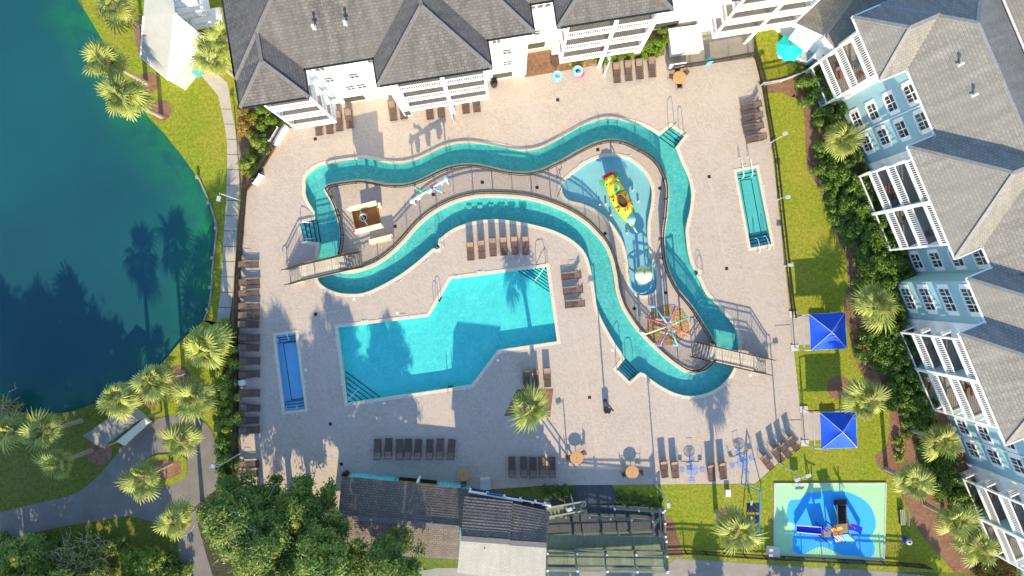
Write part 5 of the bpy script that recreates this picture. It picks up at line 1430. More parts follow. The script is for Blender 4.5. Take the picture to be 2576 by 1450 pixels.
# towel returns, boxes
def box_thing(name, label, cat, x, y, s, mat, rz=0, lidmat=None):
    q = G(x, y); root = thing(name, label, cat, q)
    m = MB(); m.box(q + Vector((0, 0, s[2] * .45)), (s[0], s[1], s[2] * .9), rz); m.build('body', mat, root)
    m = MB(); m.box(q + Vector((0, 0, s[2] * .95)), (s[0] * 1.05, s[1] * 1.05, s[2] * .1), rz); m.build('lid', lidmat or mat, root)
    return root
box_thing('storage_box', 'white storage box inside the service yard', 'box', 1718, 110, (2.9, 2.3, 1.2), M_PORCHBOX, rad(8), M_LID)
box_thing('planter_bench', 'long white planter box at the north-west deck corner', 'planter', 708, 343, (2.1, 0.45, 0.5), M_TRIM, rad(58))
box_thing('chair_stack', 'pale plastic chair at the west fence beside the loungers', 'chair', 612, 962, (0.5, 0.5, 0.5), M_TRIM, rad(10))
box_thing('cooling_unit', 'grey cooling unit between pool bar and bath house', 'machine', 1222, 1212, (0.95, 0.95, 1.1), M_GREYMETAL, rad(3))
box_thing('utility_box', 'small white utility box on the lawn above the palm ring', 'box', 1829, 1239, (0.45, 0.6, 0.4), M_TRIM, 0)
box_thing('towel_box', 'aqua towel box on the service yard fence', 'box', 1781, 158, (0.5, 0.4, 0.9), M_TUBE, rad(8))
box_thing('sign_case', 'white notice case on the service yard fence', 'sign', 1698, 172, (1.5, 0.12, 1.3), M_TRIM, rad(8))
box_thing('fence_box', 'white box on the fence at the left edge of the playground', 'box', 1940, 1383, (1.0, 0.7, 0.9), M_TRIM, rad(-4), M_PAD)

# chairs and small tables on the balconies of the blue block
for u, v, z, lab in ((-7.2, -35.0, 3.25, 'on the second floor balcony of the first bay'), (-5.3, -35.1, 6.15, 'on the third floor balcony of the first bay'), (4.2, -35.2, 0.35, 'on the lowest balcony of the double bay, upper half'), (5.9, -35.2, 3.25, 'on the second balcony of the double bay, upper half'),
                     (8.1, -35.2, 3.25, 'on the second balcony of the double bay, lower half'), (9.8, -35.1, 6.15, 'on the third balcony of the double bay, lower half'), (8.4, -35.2, 9.05, 'on the top balcony of the double bay, lower half'), (20.0, -33.0, 3.25, 'on the second balcony of the long lower bay, upper half'),
                     (24.2, -33.0, 0.35, 'on the lowest balcony of the long lower bay, lower half'), (23.3, -33.0, 6.15, 'on the third balcony of the long lower bay, lower half'), (34.6, -33.0, 3.25, 'on the second balcony of the bottom right bay'), (36.0, -33.0, 0.35, 'on the lowest balcony of the bottom right bay')):
    p = FE.W(u, v, z + 0.012); chair(p, random.uniform(1.2, 2.4), 'dark patio chair ' + lab, 'chairs on the balconies of the blue block')
for u, v, z, lab in ((-6.2, -35.0, 3.25, 'second floor balcony of the first bay'), (5.0, -35.1, 3.25, 'second balcony of the double bay'), (23.8, -33.1, 6.15, 'third balcony of the long lower bay')):
    p = FE.W(u, v, z + 0.012); root = thing('balcony_table', 'small terracotta coloured round table on the ' + lab, 'table', p)
    m = MB(); m.lathe(p, [(0.02, 0.66), (0.38, 0.66), (0.38, 0.70), (0.0, 0.705)], 18); m.build('table_top', M_TERRACOTTA, root)
    m = MB(); m.lathe(p, [(0.22, 0), (0.04, 0.05), (0.04, 0.66)], 10); m.build('pedestal', M_BRONZE, root)
# ================================================================== WATER PLAY AND PLAYGROUND
def tipping_bucket():
    """raised play tower: open cream box with brown floor, a post with a tipping bucket"""
    Z = 4.2
    c = G(921, 548, Z - 0.5); base = Vector((c.x, c.y, 0)); ang = rad(14)
    root = thing('tipping_bucket_tower', 'cream and brown tipping bucket tower on the river island', 'water toy', base)
    Mx = Matrix.Rotation(ang, 4, 'Z')
    def B(name, cx, cy, cz, sx, sy, sz, mat, parent=root):
        m = MB(); m.box(base + Mx @ Vector((cx, cy, 0)) + Vector((0, 0, cz)), (sx, sy, sz), ang); return m.build(name, mat, parent)
    B('floor_tray', 0, 0, 3.15, 2.35, 2.0, 0.12, M_RUST)
    B('side_panel', -1.16, 0, 3.45, 0.06, 1.9, 0.5, M_RUST); B('side_panel', 1.16, 0, 3.45, 0.06, 1.9, 0.5, M_RUST)
    for s in (-1, 1):
        w = B('end_wall', 0, s * 1.05, 3.65, 2.55, 0.30, 1.05, M_CREAM)
        B('capping', 0, s * 1.05, 4.20, 2.6, 0.36, 0.06, M_CREAM, w)
    for x in (-0.42, 0.42): B('leg', x, 0.0, 1.58, 0.22, 0.30, 3.15, M_CREAM)
    B('bench_wall', 0.35, -1.9, 0.45, 2.3, 0.45, 0.9, M_CREAM); B('bench_wall', 0.1, 1.35, 0.40, 2.0, 0.4, 0.8, M_CREAM)
    p = base + Mx @ Vector((-0.15, 0.0, 0))
    m = MB(); m.lathe(p, [(0.09, 3.2), (0.09, 3.9)], 10); m.build('post', M_STEEL, root)
    m = MB(); m.lathe(p + Vector((0, 0, 3.55)), [(0.0, 0.0), (0.22, 0.02), (0.34, 0.75), (0.36, 0.78), (0.31, 0.78), (0.20, 0.08), (0.0, 0.06)], 20, cap=False); b = m.build('bucket', M_PALEYEL, root, smooth=False)
    m = MB(); m.lathe(p + Vector((0, 0, 3.7)), [(0.0, 0.0), (0.26, 0.02)], 18, cap=False); m.build('bucket_inside', M_BLACK, b)
    m = MB(); m.ring(p + Vector((0, 0, 4.33)), 0.34, 0.035, 20, 6); m.build('bucket_rim', M_STEEL, b)
    m = MB(); m.tube([p + Mx @ Vector((0.25, -0.95, 4.0)), p + Mx @ Vector((0.05, -0.3, 4.3)), p + Mx @ Vector((-0.2, 0.95, 4.1))], 0.045, 8); m.build('feed_pipe', M_STEEL, root)
    q = base + Mx @ Vector((-1.3, -1.05, 0)); m = MB(); m.lathe(q, [(0.0, 4.0), (0.15, 4.05), (0.07, 4.4), (0.0, 4.42)], 10); m.build('red_nozzle', M_RED, root)
    q = base + Mx @ Vector((-1.35, 1.1, 0)); m = MB(); m.lathe(q, [(0.0, 4.0), (0.16, 4.05), (0.08, 4.4), (0.0, 4.42)], 10); m.build('blue_nozzle', M_PALEBLUE, root)
    q = base + Mx @ Vector((0.1, -0.85, 0)); m = MB(); m.lathe(q, [(0.0, 4.1), (0.1, 4.12), (0.05, 4.4), (0.0, 4.42)], 8); m.build('red_nozzle', M_RED, root)
tipping_bucket()

def spray_arch():
    Z = 2.9
    a = G(1036, 506, Z); b = G(1121, 451, Z); mid = (a + b) / 2
    root = thing('spray_arch', 'white spray arch with coloured side arms on the island', 'water toy', (mid.x, mid.y, 0))
    d = (b - a).normalized(); n = Vector((-d.y, d.x, 0))
    m = MB(); m.tube([a, b], 0.10, 10); m.build('beam', M_LID, root, smooth=True)
    for p, c in ((a, M_PALEBLUE), (b, M_PALEBLUE)):
        m = MB(); m.tube([Vector((p.x, p.y, 0)), Vector((p.x, p.y, Z))], 0.075, 10); m.build('post', M_LID, root)
        m = MB(); m.lathe(Vector((p.x, p.y, Z - 0.1)), [(0.0, -0.1), (0.26, 0.0), (0.12, 0.3), (0.0, 0.32)], 12); m.build('end_cone', c, root)
    for t, s, mat, tip, L in ((0.36, 1, M_GREEN, M_SKYBLUE, 0.95), (0.62, -1, M_SKYBLUE, M_ORANGE, 1.15)):
        p = a + (b - a) * t; e = p + (n * s + d * (-0.45 if s > 0 else 0.55)).normalized() * L
        m = MB(); m.tube([p, (p + e) / 2 + Vector((0, 0, 0.08)), e], [0.09, 0.11, 0.05], 8); ao = m.build('side_arm', mat, root)
        m = MB(); m.lathe(e, [(0.0, -0.12), (0.13, -0.05), (0.07, 0.12), (0, 0.14)], 10); m.build('arm_tip', tip, ao)
    m = MB(); m.lathe(a + (b - a) * 0.60, [(0.0, -0.16), (0.16, -0.1), (0.16, 0.1), (0.0, 0.16)], 10); m.build('hub', M_RED, root)
    m = MB(); m.tube([a + (b - a) * .42, a + (b - a) * .56], 0.115, 10); m.build('collar', M_SKYBLUE, root)
    for t, s in ((0.18, 0.28), (0.5, 0.3), (0.83, 0.3)):
        p = a + (b - a) * t
        m = MB(); m.lathe(p - Vector((0, 0, 0.75)), [(0.04, 0), (s * .6, 0.05), (s, 0.55), (s * .98, 0.56)], 14); bo = m.build('hanging_bucket', M_LID, root)
        m = MB(); m.tube([p - Vector((0, 0, .2)), p], 0.02, 6); m.build('hanger', M_STEEL, bo)
spray_arch()

def submarine():
    """yellow play submarine standing in the splash pool"""
    nose = G(1592, 566, 1.0); tail = G(1532, 445, 1.0); c = (nose + tail) / 2
    ax = (nose - tail); L = ax.length; ax.normalize(); ang = math.atan2(ax.y, ax.x)
    base = Vector((c.x, c.y, -0.4)); root = thing('play_submarine', 'yellow play submarine standing in the splash pool', 'water toy', base, ang)
    zc = 1.25
    # hull
    rows = []; n = 18
    for i in range(n + 1):
        t = i / n; x = -L / 2 + L * t
        r = (max(0.0, math.sin(math.pi * min(1, (t * 0.93 + 0.07)))) ** 0.62) * (0.90 - 0.10 * t)
        if i == n: r = 0.22
        if i == 0: r = 0.52
        row = []
        for k in range(20):
            a = 2 * math.pi * k / 20; row.append((x, r * 1.0 * math.cos(a), zc + r * 0.92 * math.sin(a)))
        rows.append(row)
    m = MB(); m.grid(rows, close=True, cap=True); m.build('hull', M_YELLOW, root, smooth=True, world=False)
    for x in (-1.75, -0.75, 0.35):
        m = MB()
        r = (max(0.0, math.sin(math.pi * min(1, ((x + L / 2) / L * 0.93 + 0.07)))) ** 0.62) * (0.90 - 0.10 * ((x + L / 2) / L)) + 0.014
        m.grid([[(xx, r * math.cos(2 * math.pi * k / 20), zc + r * .92 * math.sin(2 * math.pi * k / 20)) for k in range(20)] for xx in (x - .09, x + .09)], close=True); m.build('hull_band', plain_cache('olive_band', (0.30, 0.30, 0.05)), root, world=False)
    # portholes along both flanks
    for s in (-1, 1):
        for x in (-1.95, -0.35, 0.75):
            r = 0.80
            cpos = Vector((x, s * 0.66 if x > -1 else s * .56, zc + 0.56)); 
            nrm = Vector((0, s * 0.66, 0.56)).normalized(); q = nrm.to_track_quat('Z', 'Y').to_matrix().to_4x4()
            m = MB(); m.lathe((0, 0, 0), [(0.13, -0.02), (0.21, 0.0), (0.23, 0.06), (0.15, 0.08), (0.13, 0.03)], 14, cap=False); m.v = [tuple(q @ Vector(p) + cpos) for p in m.v]; po = m.build('porthole', M_YELLOW, root, world=False)
            m = MB(); m.lathe((0, 0, 0.035), [(0.0, 0), (0.14, 0.0)], 12, cap=False); m.v = [tuple(q @ Vector(p) + cpos) for p in m.v]; m.build('porthole_glass', M_GLASS, po, world=False)
    # cockpit: tear-shaped orange rim over a dark well
    rim = []
    for k in range(25):
        a = 2 * math.pi * k / 24; rx = 0.62 if math.cos(a) < 0 else 0.5
        rim.append((0.15 + rx * 1.25 * math.cos(a), -0.06 + 0.46 * math.sin(a) * (1 - 0.25 * (math.cos(a) < 0) * abs(math.cos(a))), zc + 1.02))
    m = MB(); m.tube(rim, 0.075, 8, cap=False); m.build('cockpit_rim', M_ORANGE, root, smooth=True, world=False)
    m = MB(); m.grid([[(x, y, z - 0.02) for x, y, z in rim[:-1]], [(0.15 + (x - 0.15) * .9, -0.06 + (y + .06) * .9, zc + 0.80) for x, y, z in rim[:-1]]], close=True); m.build('cockpit_wall', M_YELLOW, root, world=False)
    m = MB(); m.face([(0.15 + (x - 0.15) * .9, -0.06 + (y + .06) * .9, zc + 0.93) for x, y, z in rim[:-1]]); m.build('cockpit_floor', plain_cache('dark_olive', (0.085, 0.07, 0.015)), root, world=False)
    m = MB(); m.box((-0.42, -0.06, zc + 1.0), (0.16, 0.5, 0.12)); m.build('dashboard', M_BLACK, root, world=False)
    # nose dome
    m = MB(); m.lathe((2.02, 0.06, zc + 0.32), [(0.44, 0.0), (0.41, 0.16), (0.30, 0.29), (0.13, 0.36), (0.0, 0.375)], 18); m.build('nose_dome', plain_cache('dome_blue', (0.20, 0.52, 0.68)), root, smooth=True, world=False)
    m = MB(); m.tube([(L / 2 - 0.05, 0.0, zc), (L / 2 + 0.18, 0.0, zc)], 0.17, 10); m.build('nose_ring', M_GREEN, root, world=False)
    m = MB(); m.tube([(L / 2 + 0.15, 0, zc), (L / 2 + 0.42, 0.02, zc + 0.02), (L / 2 + 0.85, 0.05, zc)], [0.05, 0.12, 0.07], 8); m.build('water_cannon', M_PALEBLUE, root, world=False)
    m = MB(); m.tube([(L / 2 + 0.42, 0.07, zc + 0.1), (L / 2 + 0.66, 0.08, zc + .08)], 0.05, 6); m.build('cannon_mark', M_RED, root, world=False)
    # tail: red fin, green planes, bent periscope
    m = MB(); m.box((-L / 2 - 0.12, 0, zc + 0.15), (0.42, 1.25, 0.09)); m.build('tail_fin', M_RED, root, world=False)
    for s in (-1, 1):
        m = MB(); m.prism([(-L / 2 + 0.05, s * 0.4), (-L / 2 + 0.65, s * 0.72), (-L / 2 + 0.35, s * 1.1), (-L / 2 - 0.15, s * 0.95)], zc - 0.1, zc + 0.05, bottom=True); m.build('dive_plane', M_GREEN, root, world=False)
        m = MB(); m.prism([(1.1, s * 0.55), (1.7, s * 0.5), (1.45, s * 0.98), (1.1, s * 0.95)], zc - 0.05, zc + 0.10, bottom=True); m.build('side_fin', M_MINT, root, world=False)
    m = MB(); m.tube([(-0.95, -0.05, zc + 0.8), (-0.98, -0.05, zc + 2.0), (-1.15, -0.05, zc + 2.25), (-1.5, -0.02, zc + 2.2), (-1.62, 0, zc + 2.05)], 0.085, 8); m.build('periscope', M_MINT, root, smooth=True, world=False)
    m = MB(); m.lathe((-0.95, -0.05, zc + 0.75), [(0.26, 0), (0.2, 0.12), (0.1, 0.18)], 12); m.build('periscope_base', M_GREEN, root, world=False)
    for x in (-1.4, 1.3):
        m = MB(); m.box((x, 0, 0.22), (0.4, 0.8, 0.5)); m.build('foot', M_YELLOW, root, world=False)
    m = MB(); m.lathe((1.22, 0.05, zc + 0.7), [(0.10, 0), (0.10, 0.18), (0.05, 0.2)], 10); m.lathe((1.22, -0.22, zc + 0.7), [(0.10, 0), (0.10, 0.18), (0.05, 0.2)], 10); m.build('headlamp', M_PALEYEL, root, world=False)
submarine()
for k, (x, y) in enumerate([(1593, 477), (1607, 506), (1525, 513), (1509, 515), (1537, 541), (1578, 586)]):
    w = ('right of the submarine cockpit', 'right of the submarine nose', 'left of the submarine middle, inner', 'left of the submarine middle, outer', 'left of the submarine nose', 'below the submarine nose')[k]
    root = thing('ground_jet', 'white water jet bubble ' + w, 'water jet', G(x, y) + Vector((0, 0, -0.42)), 0, 'white jets in the splash pool')
    m = MB(); m.lathe((0, 0, 0), [(0.10, 0), (0.10, 0.34), (0.05, 0.40), (0, 0.41)], 10); m.build('jet_head', M_LID, root, world=False)

def mushroom():
    q = G(1621, 691, 2.15); base = Vector((q.x, q.y, -0.4)); root = thing('water_mushroom', 'pale green water mushroom at the foot of the splash pool', 'water toy', base)
    m = MB(); m.lathe((0, 0, 0), [(0.16, 0), (0.14, 2.2)], 12); m.build('stem', M_LID, root, world=False)
    mt, nt, b = newmat('mushroom_cap'); v = coords(nt, 'Object'); sp = N(nt, 'ShaderNodeSeparateXYZ'); nt.links.new(v, sp.inputs[0])
    ad = N(nt, 'ShaderNodeMath', operation='MULTIPLY_ADD'); ad.inputs[1].default_value = 0.55; ad.inputs[2].default_value = 0.42; nt.links.new(sp.outputs['Y'], ad.inputs[0])
    nt.links.new(ramp(nt, ad.outputs[0], [(0.45, (0.72, 0.70, 0.50)), (0.60, (0.22, 0.40, 0.08)), (0.80, (0.55, 0.58, 0.38))]), b.inputs['Base Color']); b.inputs['Roughness'].default_value = 0.3
    m = MB(); m.lathe((0, 0, 2.15), [(0.05, 0.02), (0.80, 0.0), (0.86, 0.05), (0.84, 0.14), (0.66, 0.32), (0.40, 0.44), (0.15, 0.50), (0.0, 0.51)], 28); m.build('cap', mt, root, smooth=True, world=False)
    m = MB(); m.lathe((0.0, 0.1, 2.64), [(0.06, 0), (0.06, 0.06), (0, 0.07)], 8); m.build('cap_bolt', M_BLACK, root, world=False)
    m = MB(); m.ring((0, -0.75, 0.95), 1.02, 0.05, 28, 8); m.build('hand_ring', M_SKYBLUE, root, world=False)
    for a in (20, 160, 250, 300):
        m = MB(); m.tube([(1.02 * math.cos(rad(a)), -0.75 + 1.02 * math.sin(rad(a)), 0), (1.02 * math.cos(rad(a)), -0.75 + 1.02 * math.sin(rad(a)), 0.95)], 0.04, 6); m.build('ring_post', M_SKYBLUE, root, world=False)
mushroom()

def octopus():
    """eight coloured pipes that rise from the ring, bend and meet over a rocky patch"""
    Z = 2.9; c = G(1682, 820, Z); base = Vector((c.x, c.y, 0)); root = thing('spray_octopus', 'eight armed spray octopus of coloured pipes on the island', 'water toy', base)
    mt, nt, b = newmat('splash_rock'); v = coords(nt); vo = N(nt, 'ShaderNodeTexVoronoi'); vo.inputs['Scale'].default_value = 6.0; nt.links.new(v, vo.inputs['Vector'])
    nt.links.new(ramp(nt, vo.outputs['Distance'], [(0.1, (0.55, 0.36, 0.16)), (0.7, (0.26, 0.14, 0.05))]), b.inputs['Base Color']); b.inputs['Roughness'].default_value = 0.8; bump(nt, b, vo.outputs['Distance'], -0.6, 0.05)
    q = G(1680, 818); pts = [(q.x + 2.05 * math.cos(a * math.pi / 12) * (1 + .05 * math.sin(5 * a)), q.y + 1.95 * math.sin(a * math.pi / 12)) for a in range(24)]
    m = MB(); m.prism(pts, 0.0, 0.03); m.build('rock_patch', mt, root)
    tips = [((1648, 772), M_SKYBLUE, (-0.42, 0)), ((1698, 768), M_PURPLE, (-0.38, .05)), ((1624, 799), M_PINKRED, (0, 0)), ((1732, 798), M_MINT, (-.3, .1)), ((1624, 841), M_PALEYEL, (-.3, .15)), ((1735, 842), M_PINKRED, (0, 0)), ((1661, 870), M_PURPLE, (-.35, .05)), ((1705, 870), M_SKYBLUE, (-.4, .1))]
    for (x, y), mat, el in tips:
        t = G(x, y, Z); d = (Vector((t.x, t.y, 0)) - base).normalized(); s = base + d * 0.28
        foot = Vector((t.x + el[0], t.y + el[1], 0))
        m = MB(); m.tube([Vector((s.x, s.y, Z + 0.12)), Vector((t.x, t.y, Z))] , 0.064, 10); m.build('arm', mat, root, smooth=True)
        m = MB(); m.tube([Vector((t.x, t.y, Z)), Vector((t.x + el[0], t.y + el[1], Z - 0.02)), foot + Vector((0, 0, Z - 0.1))], 0.075, 8); m.build('elbow', mat, root)
    m = MB(); m.lathe(base, [(0.30, 0), (0.26, 0.1), (0.20, 0.2), (0.20, 2.7), (0.26, 2.85), (0.2, 3.05)], 14); m.build('centre_post', M_TIMBER, root)
    for k in range(6):
        a = k * math.pi / 3 + 0.3; p = base + Vector((math.cos(a) * 0.75, math.sin(a) * 0.75, 0)); m = MB(); m.lathe(p, [(0.10, 0), (0.08, 2.9)], 8); m.build('feed_pipe', M_LID, root)
    for p, s in (((1624, 799), 1), ((1624, 841), 1), ((1648, 772), 1), ((1661, 870), 1), ((1732, 798), -1), ((1735, 842), -1)):
        t = G(*p, Z); m = MB(); m.lathe(Vector((t.x + 0.05 * s, t.y, 0)), [(0.07, 0), (0.07, Z)], 8); m.build('outer_post', M_LID, root)
octopus()

# --- shade canopies on the east lawn
def canopy(x, y, label, rz):
    Z = 2.35; q = G(x, y, Z); base = Vector((q.x, q.y, 0)); root = thing('shade_canopy', label, 'canopy', base, rz)
    w = 1.68; zr = 3.15
    corners = [Vector((sx * w, sy * w, Z)) for sx, sy in ((-1, -1), (1, -1), (1, 1), (-1, 1))]
    ap = Vector((0, 0, zr))
    for k in range(4):
        a, b = corners[k], corners[(k + 1) % 4]; rows = []
        for i in range(7):
            t = i / 6; p = a + (b - a) * t; row = []
            for j in range(6):
                s = j / 5; r = p + (ap - p) * s; r.z -= 0.16 * math.sin(math.pi * s) * (1 - abs(2 * t - 1)) * 0.6 + 0.05 * math.sin(math.pi * t) * (1 - s); row.append(r)
            rows.append(row)
        m = MB(); m.grid(rows); m.build('cloth_panel', M_CANOPY, root, world=False, smooth=True)
    for k in range(4):
        m = MB(); m.tube([corners[k], ap], 0.03, 6); m.build('rafter', M_GREYMETAL, root, world=False)
        m = MB(); m.bar(corners[k] - Vector((0, 0, .05)), corners[(k + 1) % 4] - Vector((0, 0, .05)), 0.04); m.build('edge_bar', M_GREYMETAL, root, world=False)
    for sx, sy in ((-1, -1), (-1, 1), (1, 1), (1, -1)):
        px = sx * (w + 0.55) if sx < 0 else sx * (w - 0.25); py = sy * (w - 0.05)
        m = MB(); m.tube([(px, py, 0), (px, py, Z - 0.05), (sx * (w - .02), sy * (w - .02), Z)], 0.05, 8); m.build('post', M_GREYMETAL, root, world=False)
        if sx < 0: m = MB(); m.box((px, py, 0.05), (0.75, 0.6, 0.1)); m.build('footing', M_PAD, root, world=False)
    m = MB(); m.tube([(-w - .55, -w, Z - .15), (-w - .55, w, Z - .15)], 0.05, 8); m.build('cross_beam', M_GREYMETAL, root, world=False)
    m = MB(); m.box((-w * .2, 0, 0.03), (2 * w + 0.9, 2 * w - 0.6, 0.06)); m.build('slab', M_CONC, root, world=False)
    m = MB(); m.box((-w - 1.6, 0.1, 0.022), (1.5, 1.0, 0.03)); m.build('approach_slab', M_CONC, root, world=False)
    b = MB(); b.box((0.1, 0.1, 0.72), (1.5, 0.75, 0.06)); b.build('table_top', M_TIMBER, root, world=False)
    for s in (-1, 1):
        b = MB(); b.box((0.1, 0.1 + s * 0.7, 0.44), (1.5, 0.26, 0.05)); b.build('bench', M_TIMBER, root, world=False)
        b = MB(); b.box((0.1 + s * .5, 0.1, 0.36), (0.08, 1.3, 0.7)); b.build('trestle', M_BLACK, root, world=False)
canopy(2083, 834, 'upper blue square shade canopy on the east lawn', rad(3))
canopy(2110, 1083, 'lower blue square shade canopy on the east lawn', rad(2))

# --- playground
def playground():
    mat = MB(); pts = [(1948, 1217), (2228, 1216), (2223, 1408), (1947, 1396)]
    root = thing('play_surface', 'green rubber playground surface with blue flower shape in the bottom right', 'surface', G(2086, 1310))
    mat.prism(xy(GP(pts)), -0.05, 0.05); mat.build('green_mat', M_MATGREEN, root)
    flower = [(1978, 1290), (1985, 1262), (1998, 1257), (2012, 1256), (2030, 1240), (2055, 1238), (2090, 1234), (2130, 1238), (2165, 1253), (2190, 1276), (2202, 1308), (2200, 1335), (2186, 1352), (2194, 1362), (2200, 1380), (2190, 1402), (2155, 1399), (2120, 1396),
              (2095, 1386), (2070, 1376), (2048, 1380), (2020, 1394), (1997, 1388), (1993, 1372), (1996, 1340), (1998, 1320), (1984, 1312)]
    m = MB(); m.sheet([loop_xy(flower, True)], 0.054); m.build('blue_flower', M_MATBLUE, root)
    k = MB(); P = GP(pts)
    for a, b in zip(P, P[1:] + P[:1]): k.bar(a + Vector((0, 0, .03)), b + Vector((0, 0, .03)), 0.14, 0.14)
    k.build('kerb', M_PAD, root)
    # climbing frame
    q = G(2105, 1325); r = thing('climbing_frame', 'blue and yellow climbing frame with slide on the rubber surface', 'playground', q)
    def at(x, y, z): return G(x, y, z)
    def panel(name, pts, mt, th=0.05, parent=r):
        P = [at(*p) for p in pts]; n = (P[1] - P[0]).cross(P[2] - P[0]).normalized() * th; m = MB(); m.grid([P, [p + n for p in P]], close=True, cap=True); return m.build(name, mt, parent)
    Zd = 1.25
    panel('deck', [(2092, 1322, Zd), (2134, 1317, Zd), (2136, 1346, Zd), (2094, 1348, Zd)], M_PLAYTAN, 0.08)
    panel('deck', [(2066, 1326, Zd + .3), (2090, 1326, Zd + .3), (2090, 1350, Zd + .3), (2068, 1352, Zd + .3)], M_PLAYTAN, 0.08)
    # slide to the left
    s = MB(); top = [(2066, 1328, 1.55), (2066, 1344, 1.55)]; bot = [(2004, 1323, 0.25), (2004, 1338, 0.25)]
    rows = []
    for i in range(9):
        t = i / 8; x = 2066 + (2004 - 2066) * t; z = 1.55 + (0.30 - 1.55) * (t ** 0.85); y0, y1 = 1327 - 5 * t, 1345 - 6 * t
        rows.append([at(x, y0, z + .22), at(x, y0 + 1, z), at(x, y1 - 1, z), at(x, y1, z + .22)])
    s.grid(rows); so = s.build('slide', M_PLAYBLUE, r)
    for e in (0, 3):
        m = MB(); m.tube([row[e] for row in rows], 0.045, 6); m.build('slide_lip', M_LID, so)
    m = MB(); m.tube([at(2066, 1322, 1.3), at(2068, 1324, 2.5), at(2070, 1336, 2.9), at(2068, 1346, 2.5), at(2066, 1349, 1.3)], 0.06, 8); m.build('slide_hood', M_PLAYBLUE, r)
    # stairs with black treads and yellow rails, going up the picture
    for i in range(7):
        y = 1272 + i * 6.6; z = 0.25 + i * 0.15
        panel('tread', [(2106, y, z), (2128, y - 1, z), (2129, y + 6, z), (2107, y + 7, z)], M_BLACK, 0.05)
    for x in (2106, 2129):
        m = MB(); m.tube([at(x, 1270, 0.1), at(x, 1270, 1.0), at(x + 2, 1318, 2.1)], 0.035, 6); m.build('stair_rail', M_PLAYYEL, r)
    panel('landing', [(2098, 1258, .35), (2130, 1256, .35), (2131, 1270, .35), (2099, 1272, .35)], M_BLACK, 0.05)
    panel('yellow_panel', [(2090, 1331, 2.2), (2116, 1324, 2.2), (2121, 1334, 1.5), (2094, 1340, 1.5)], M_PLAYYEL, 0.05)
    m = MB(); rows = []
    for i in range(9):
        a = rad(-60 + i * 15); rows.append([at(2064 + 14 * math.sin(a) + i * 1.2, 1353 + 6 * math.cos(a), 0.3), at(2062 + 17 * math.sin(a) + i * 1.2, 1357 + 7 * math.cos(a), 1.5)])
    m.grid(rows); m.build('dotted_wall', M_PALEBLUE, r)
    # second slide to the right, posts, roof bars
    s = MB(); rows = []
    for i in range(7):
        t = i / 6; rows.append([at(2140 + 30 * t, 1318 + 10 * t * t, 1.35 - 1.0 * t), at(2138 + 28 * t, 1334 + 12 * t * t, 1.35 - 1.0 * t)])
    s.grid(rows); s.build('curved_slide', M_PLAYBLUE, r)
    for x, y, h in ((2092, 1322, 2.3), (2134, 1317, 2.3), (2136, 1347, 2.3), (2094, 1349, 2.3), (2066, 1326, 2.5), (2068, 1353, 2.5)):
        m = MB(); p = at(x, y, Zd); m.tube([(p.x, p.y, 0.0), (p.x, p.y, h)], 0.06, 8); m.build('post', M_RED if x > 2100 else M_PLAYBLUE, r)
    for a, b, mt in (((2094, 1340, 2.3), (2121, 1334, 2.3), M_RED), ((2100, 1345, 2.2), (2120, 1362, 1.0), M_RED), ((2134, 1317, 2.2), (2152, 1330, 1.6), M_RED), ((2066, 1324, 2.5), (2092, 1336, 2.5), M_PLAYBLUE)):
        m = MB(); m.tube([at(*a), at(*b)], 0.045, 6); m.build('top_bar', mt, r)
    panel('grey_ramp', [(2096, 1349, 1.2), (2116, 1347, 1.2), (2126, 1362, .3), (2104, 1366, .3)], M_GREYMETAL, 0.04)
    panel('sky_panel', [(2118, 1346, 1.3), (2138, 1344, 1.3), (2150, 1362, .5), (2128, 1362, .5)], M_SKYBLUE, 0.04)
    m = MB(); m.tube([at(2078, 1358, 0), at(2078, 1358, 0.8), at(2092, 1366, .8), at(2092, 1366, 0)], 0.03, 6); m.build('step_bar', M_STEEL, r)
    sp = thing('play_sign', 'small navy notice board at the top left corner of the play surface', 'sign', G(2001, 1222))
    m = MB(); m.box(G(2001, 1221) + Vector((0, 0, 0.95)), (0.75, 0.06, 0.55), 0, Matrix.Rotation(rad(-40), 4, 'X')); m.build('board', plain_cache('sign_navy', (0.03, 0.05, 0.16)), sp)
    for s_ in (-.25, .25): m = MB(); m.tube([G(2001, 1221) + Vector((s_, 0, 0)), G(2001, 1221) + Vector((s_, 0, .9))], 0.025, 6); m.build('post', M_GREYMETAL, sp)
playground()
def swing():
    a = G(1912, 1236, 2.4); b = G(1910, 1364, 2.4); root = thing('swing_set', 'blue framed swing set on the lawn left of the playground', 'swing', ((a.x + b.x) / 2, (a.y + b.y) / 2, 0))
    m = MB(); m.tube([a, b], 0.06, 8); m.build('top_beam', M_PLBLUE, root)
    for p, s in ((a, 1), (b, -1)):
        for e in (-0.95, 0.95): m = MB(); m.tube([p, (p.x + e, p.y, 0)], 0.05, 8); m.build('leg', M_PLBLUE, root)
    for t in (0.36, 0.68):
        p = a + (b - a) * t
        for e in (-.22, .22): m = MB(); m.tube([p + Vector((0, e, 0)), (p.x - .1, p.y + e, 0.5)], 0.012, 5); m.build('chain', M_GREYMETAL, root)
        m = MB(); m.box((p.x - .1, p.y, 0.5), (0.18, 0.45, 0.04)); m.build('swing_seat', M_LID, root)
    for y in (1278, 1308):
        q = G(1894, y); m = MB(); m.box((q.x, q.y, 0.012), (1.2, 0.85, 0.03)); m.build('rubber_mat', M_BLACK, root)
swing()
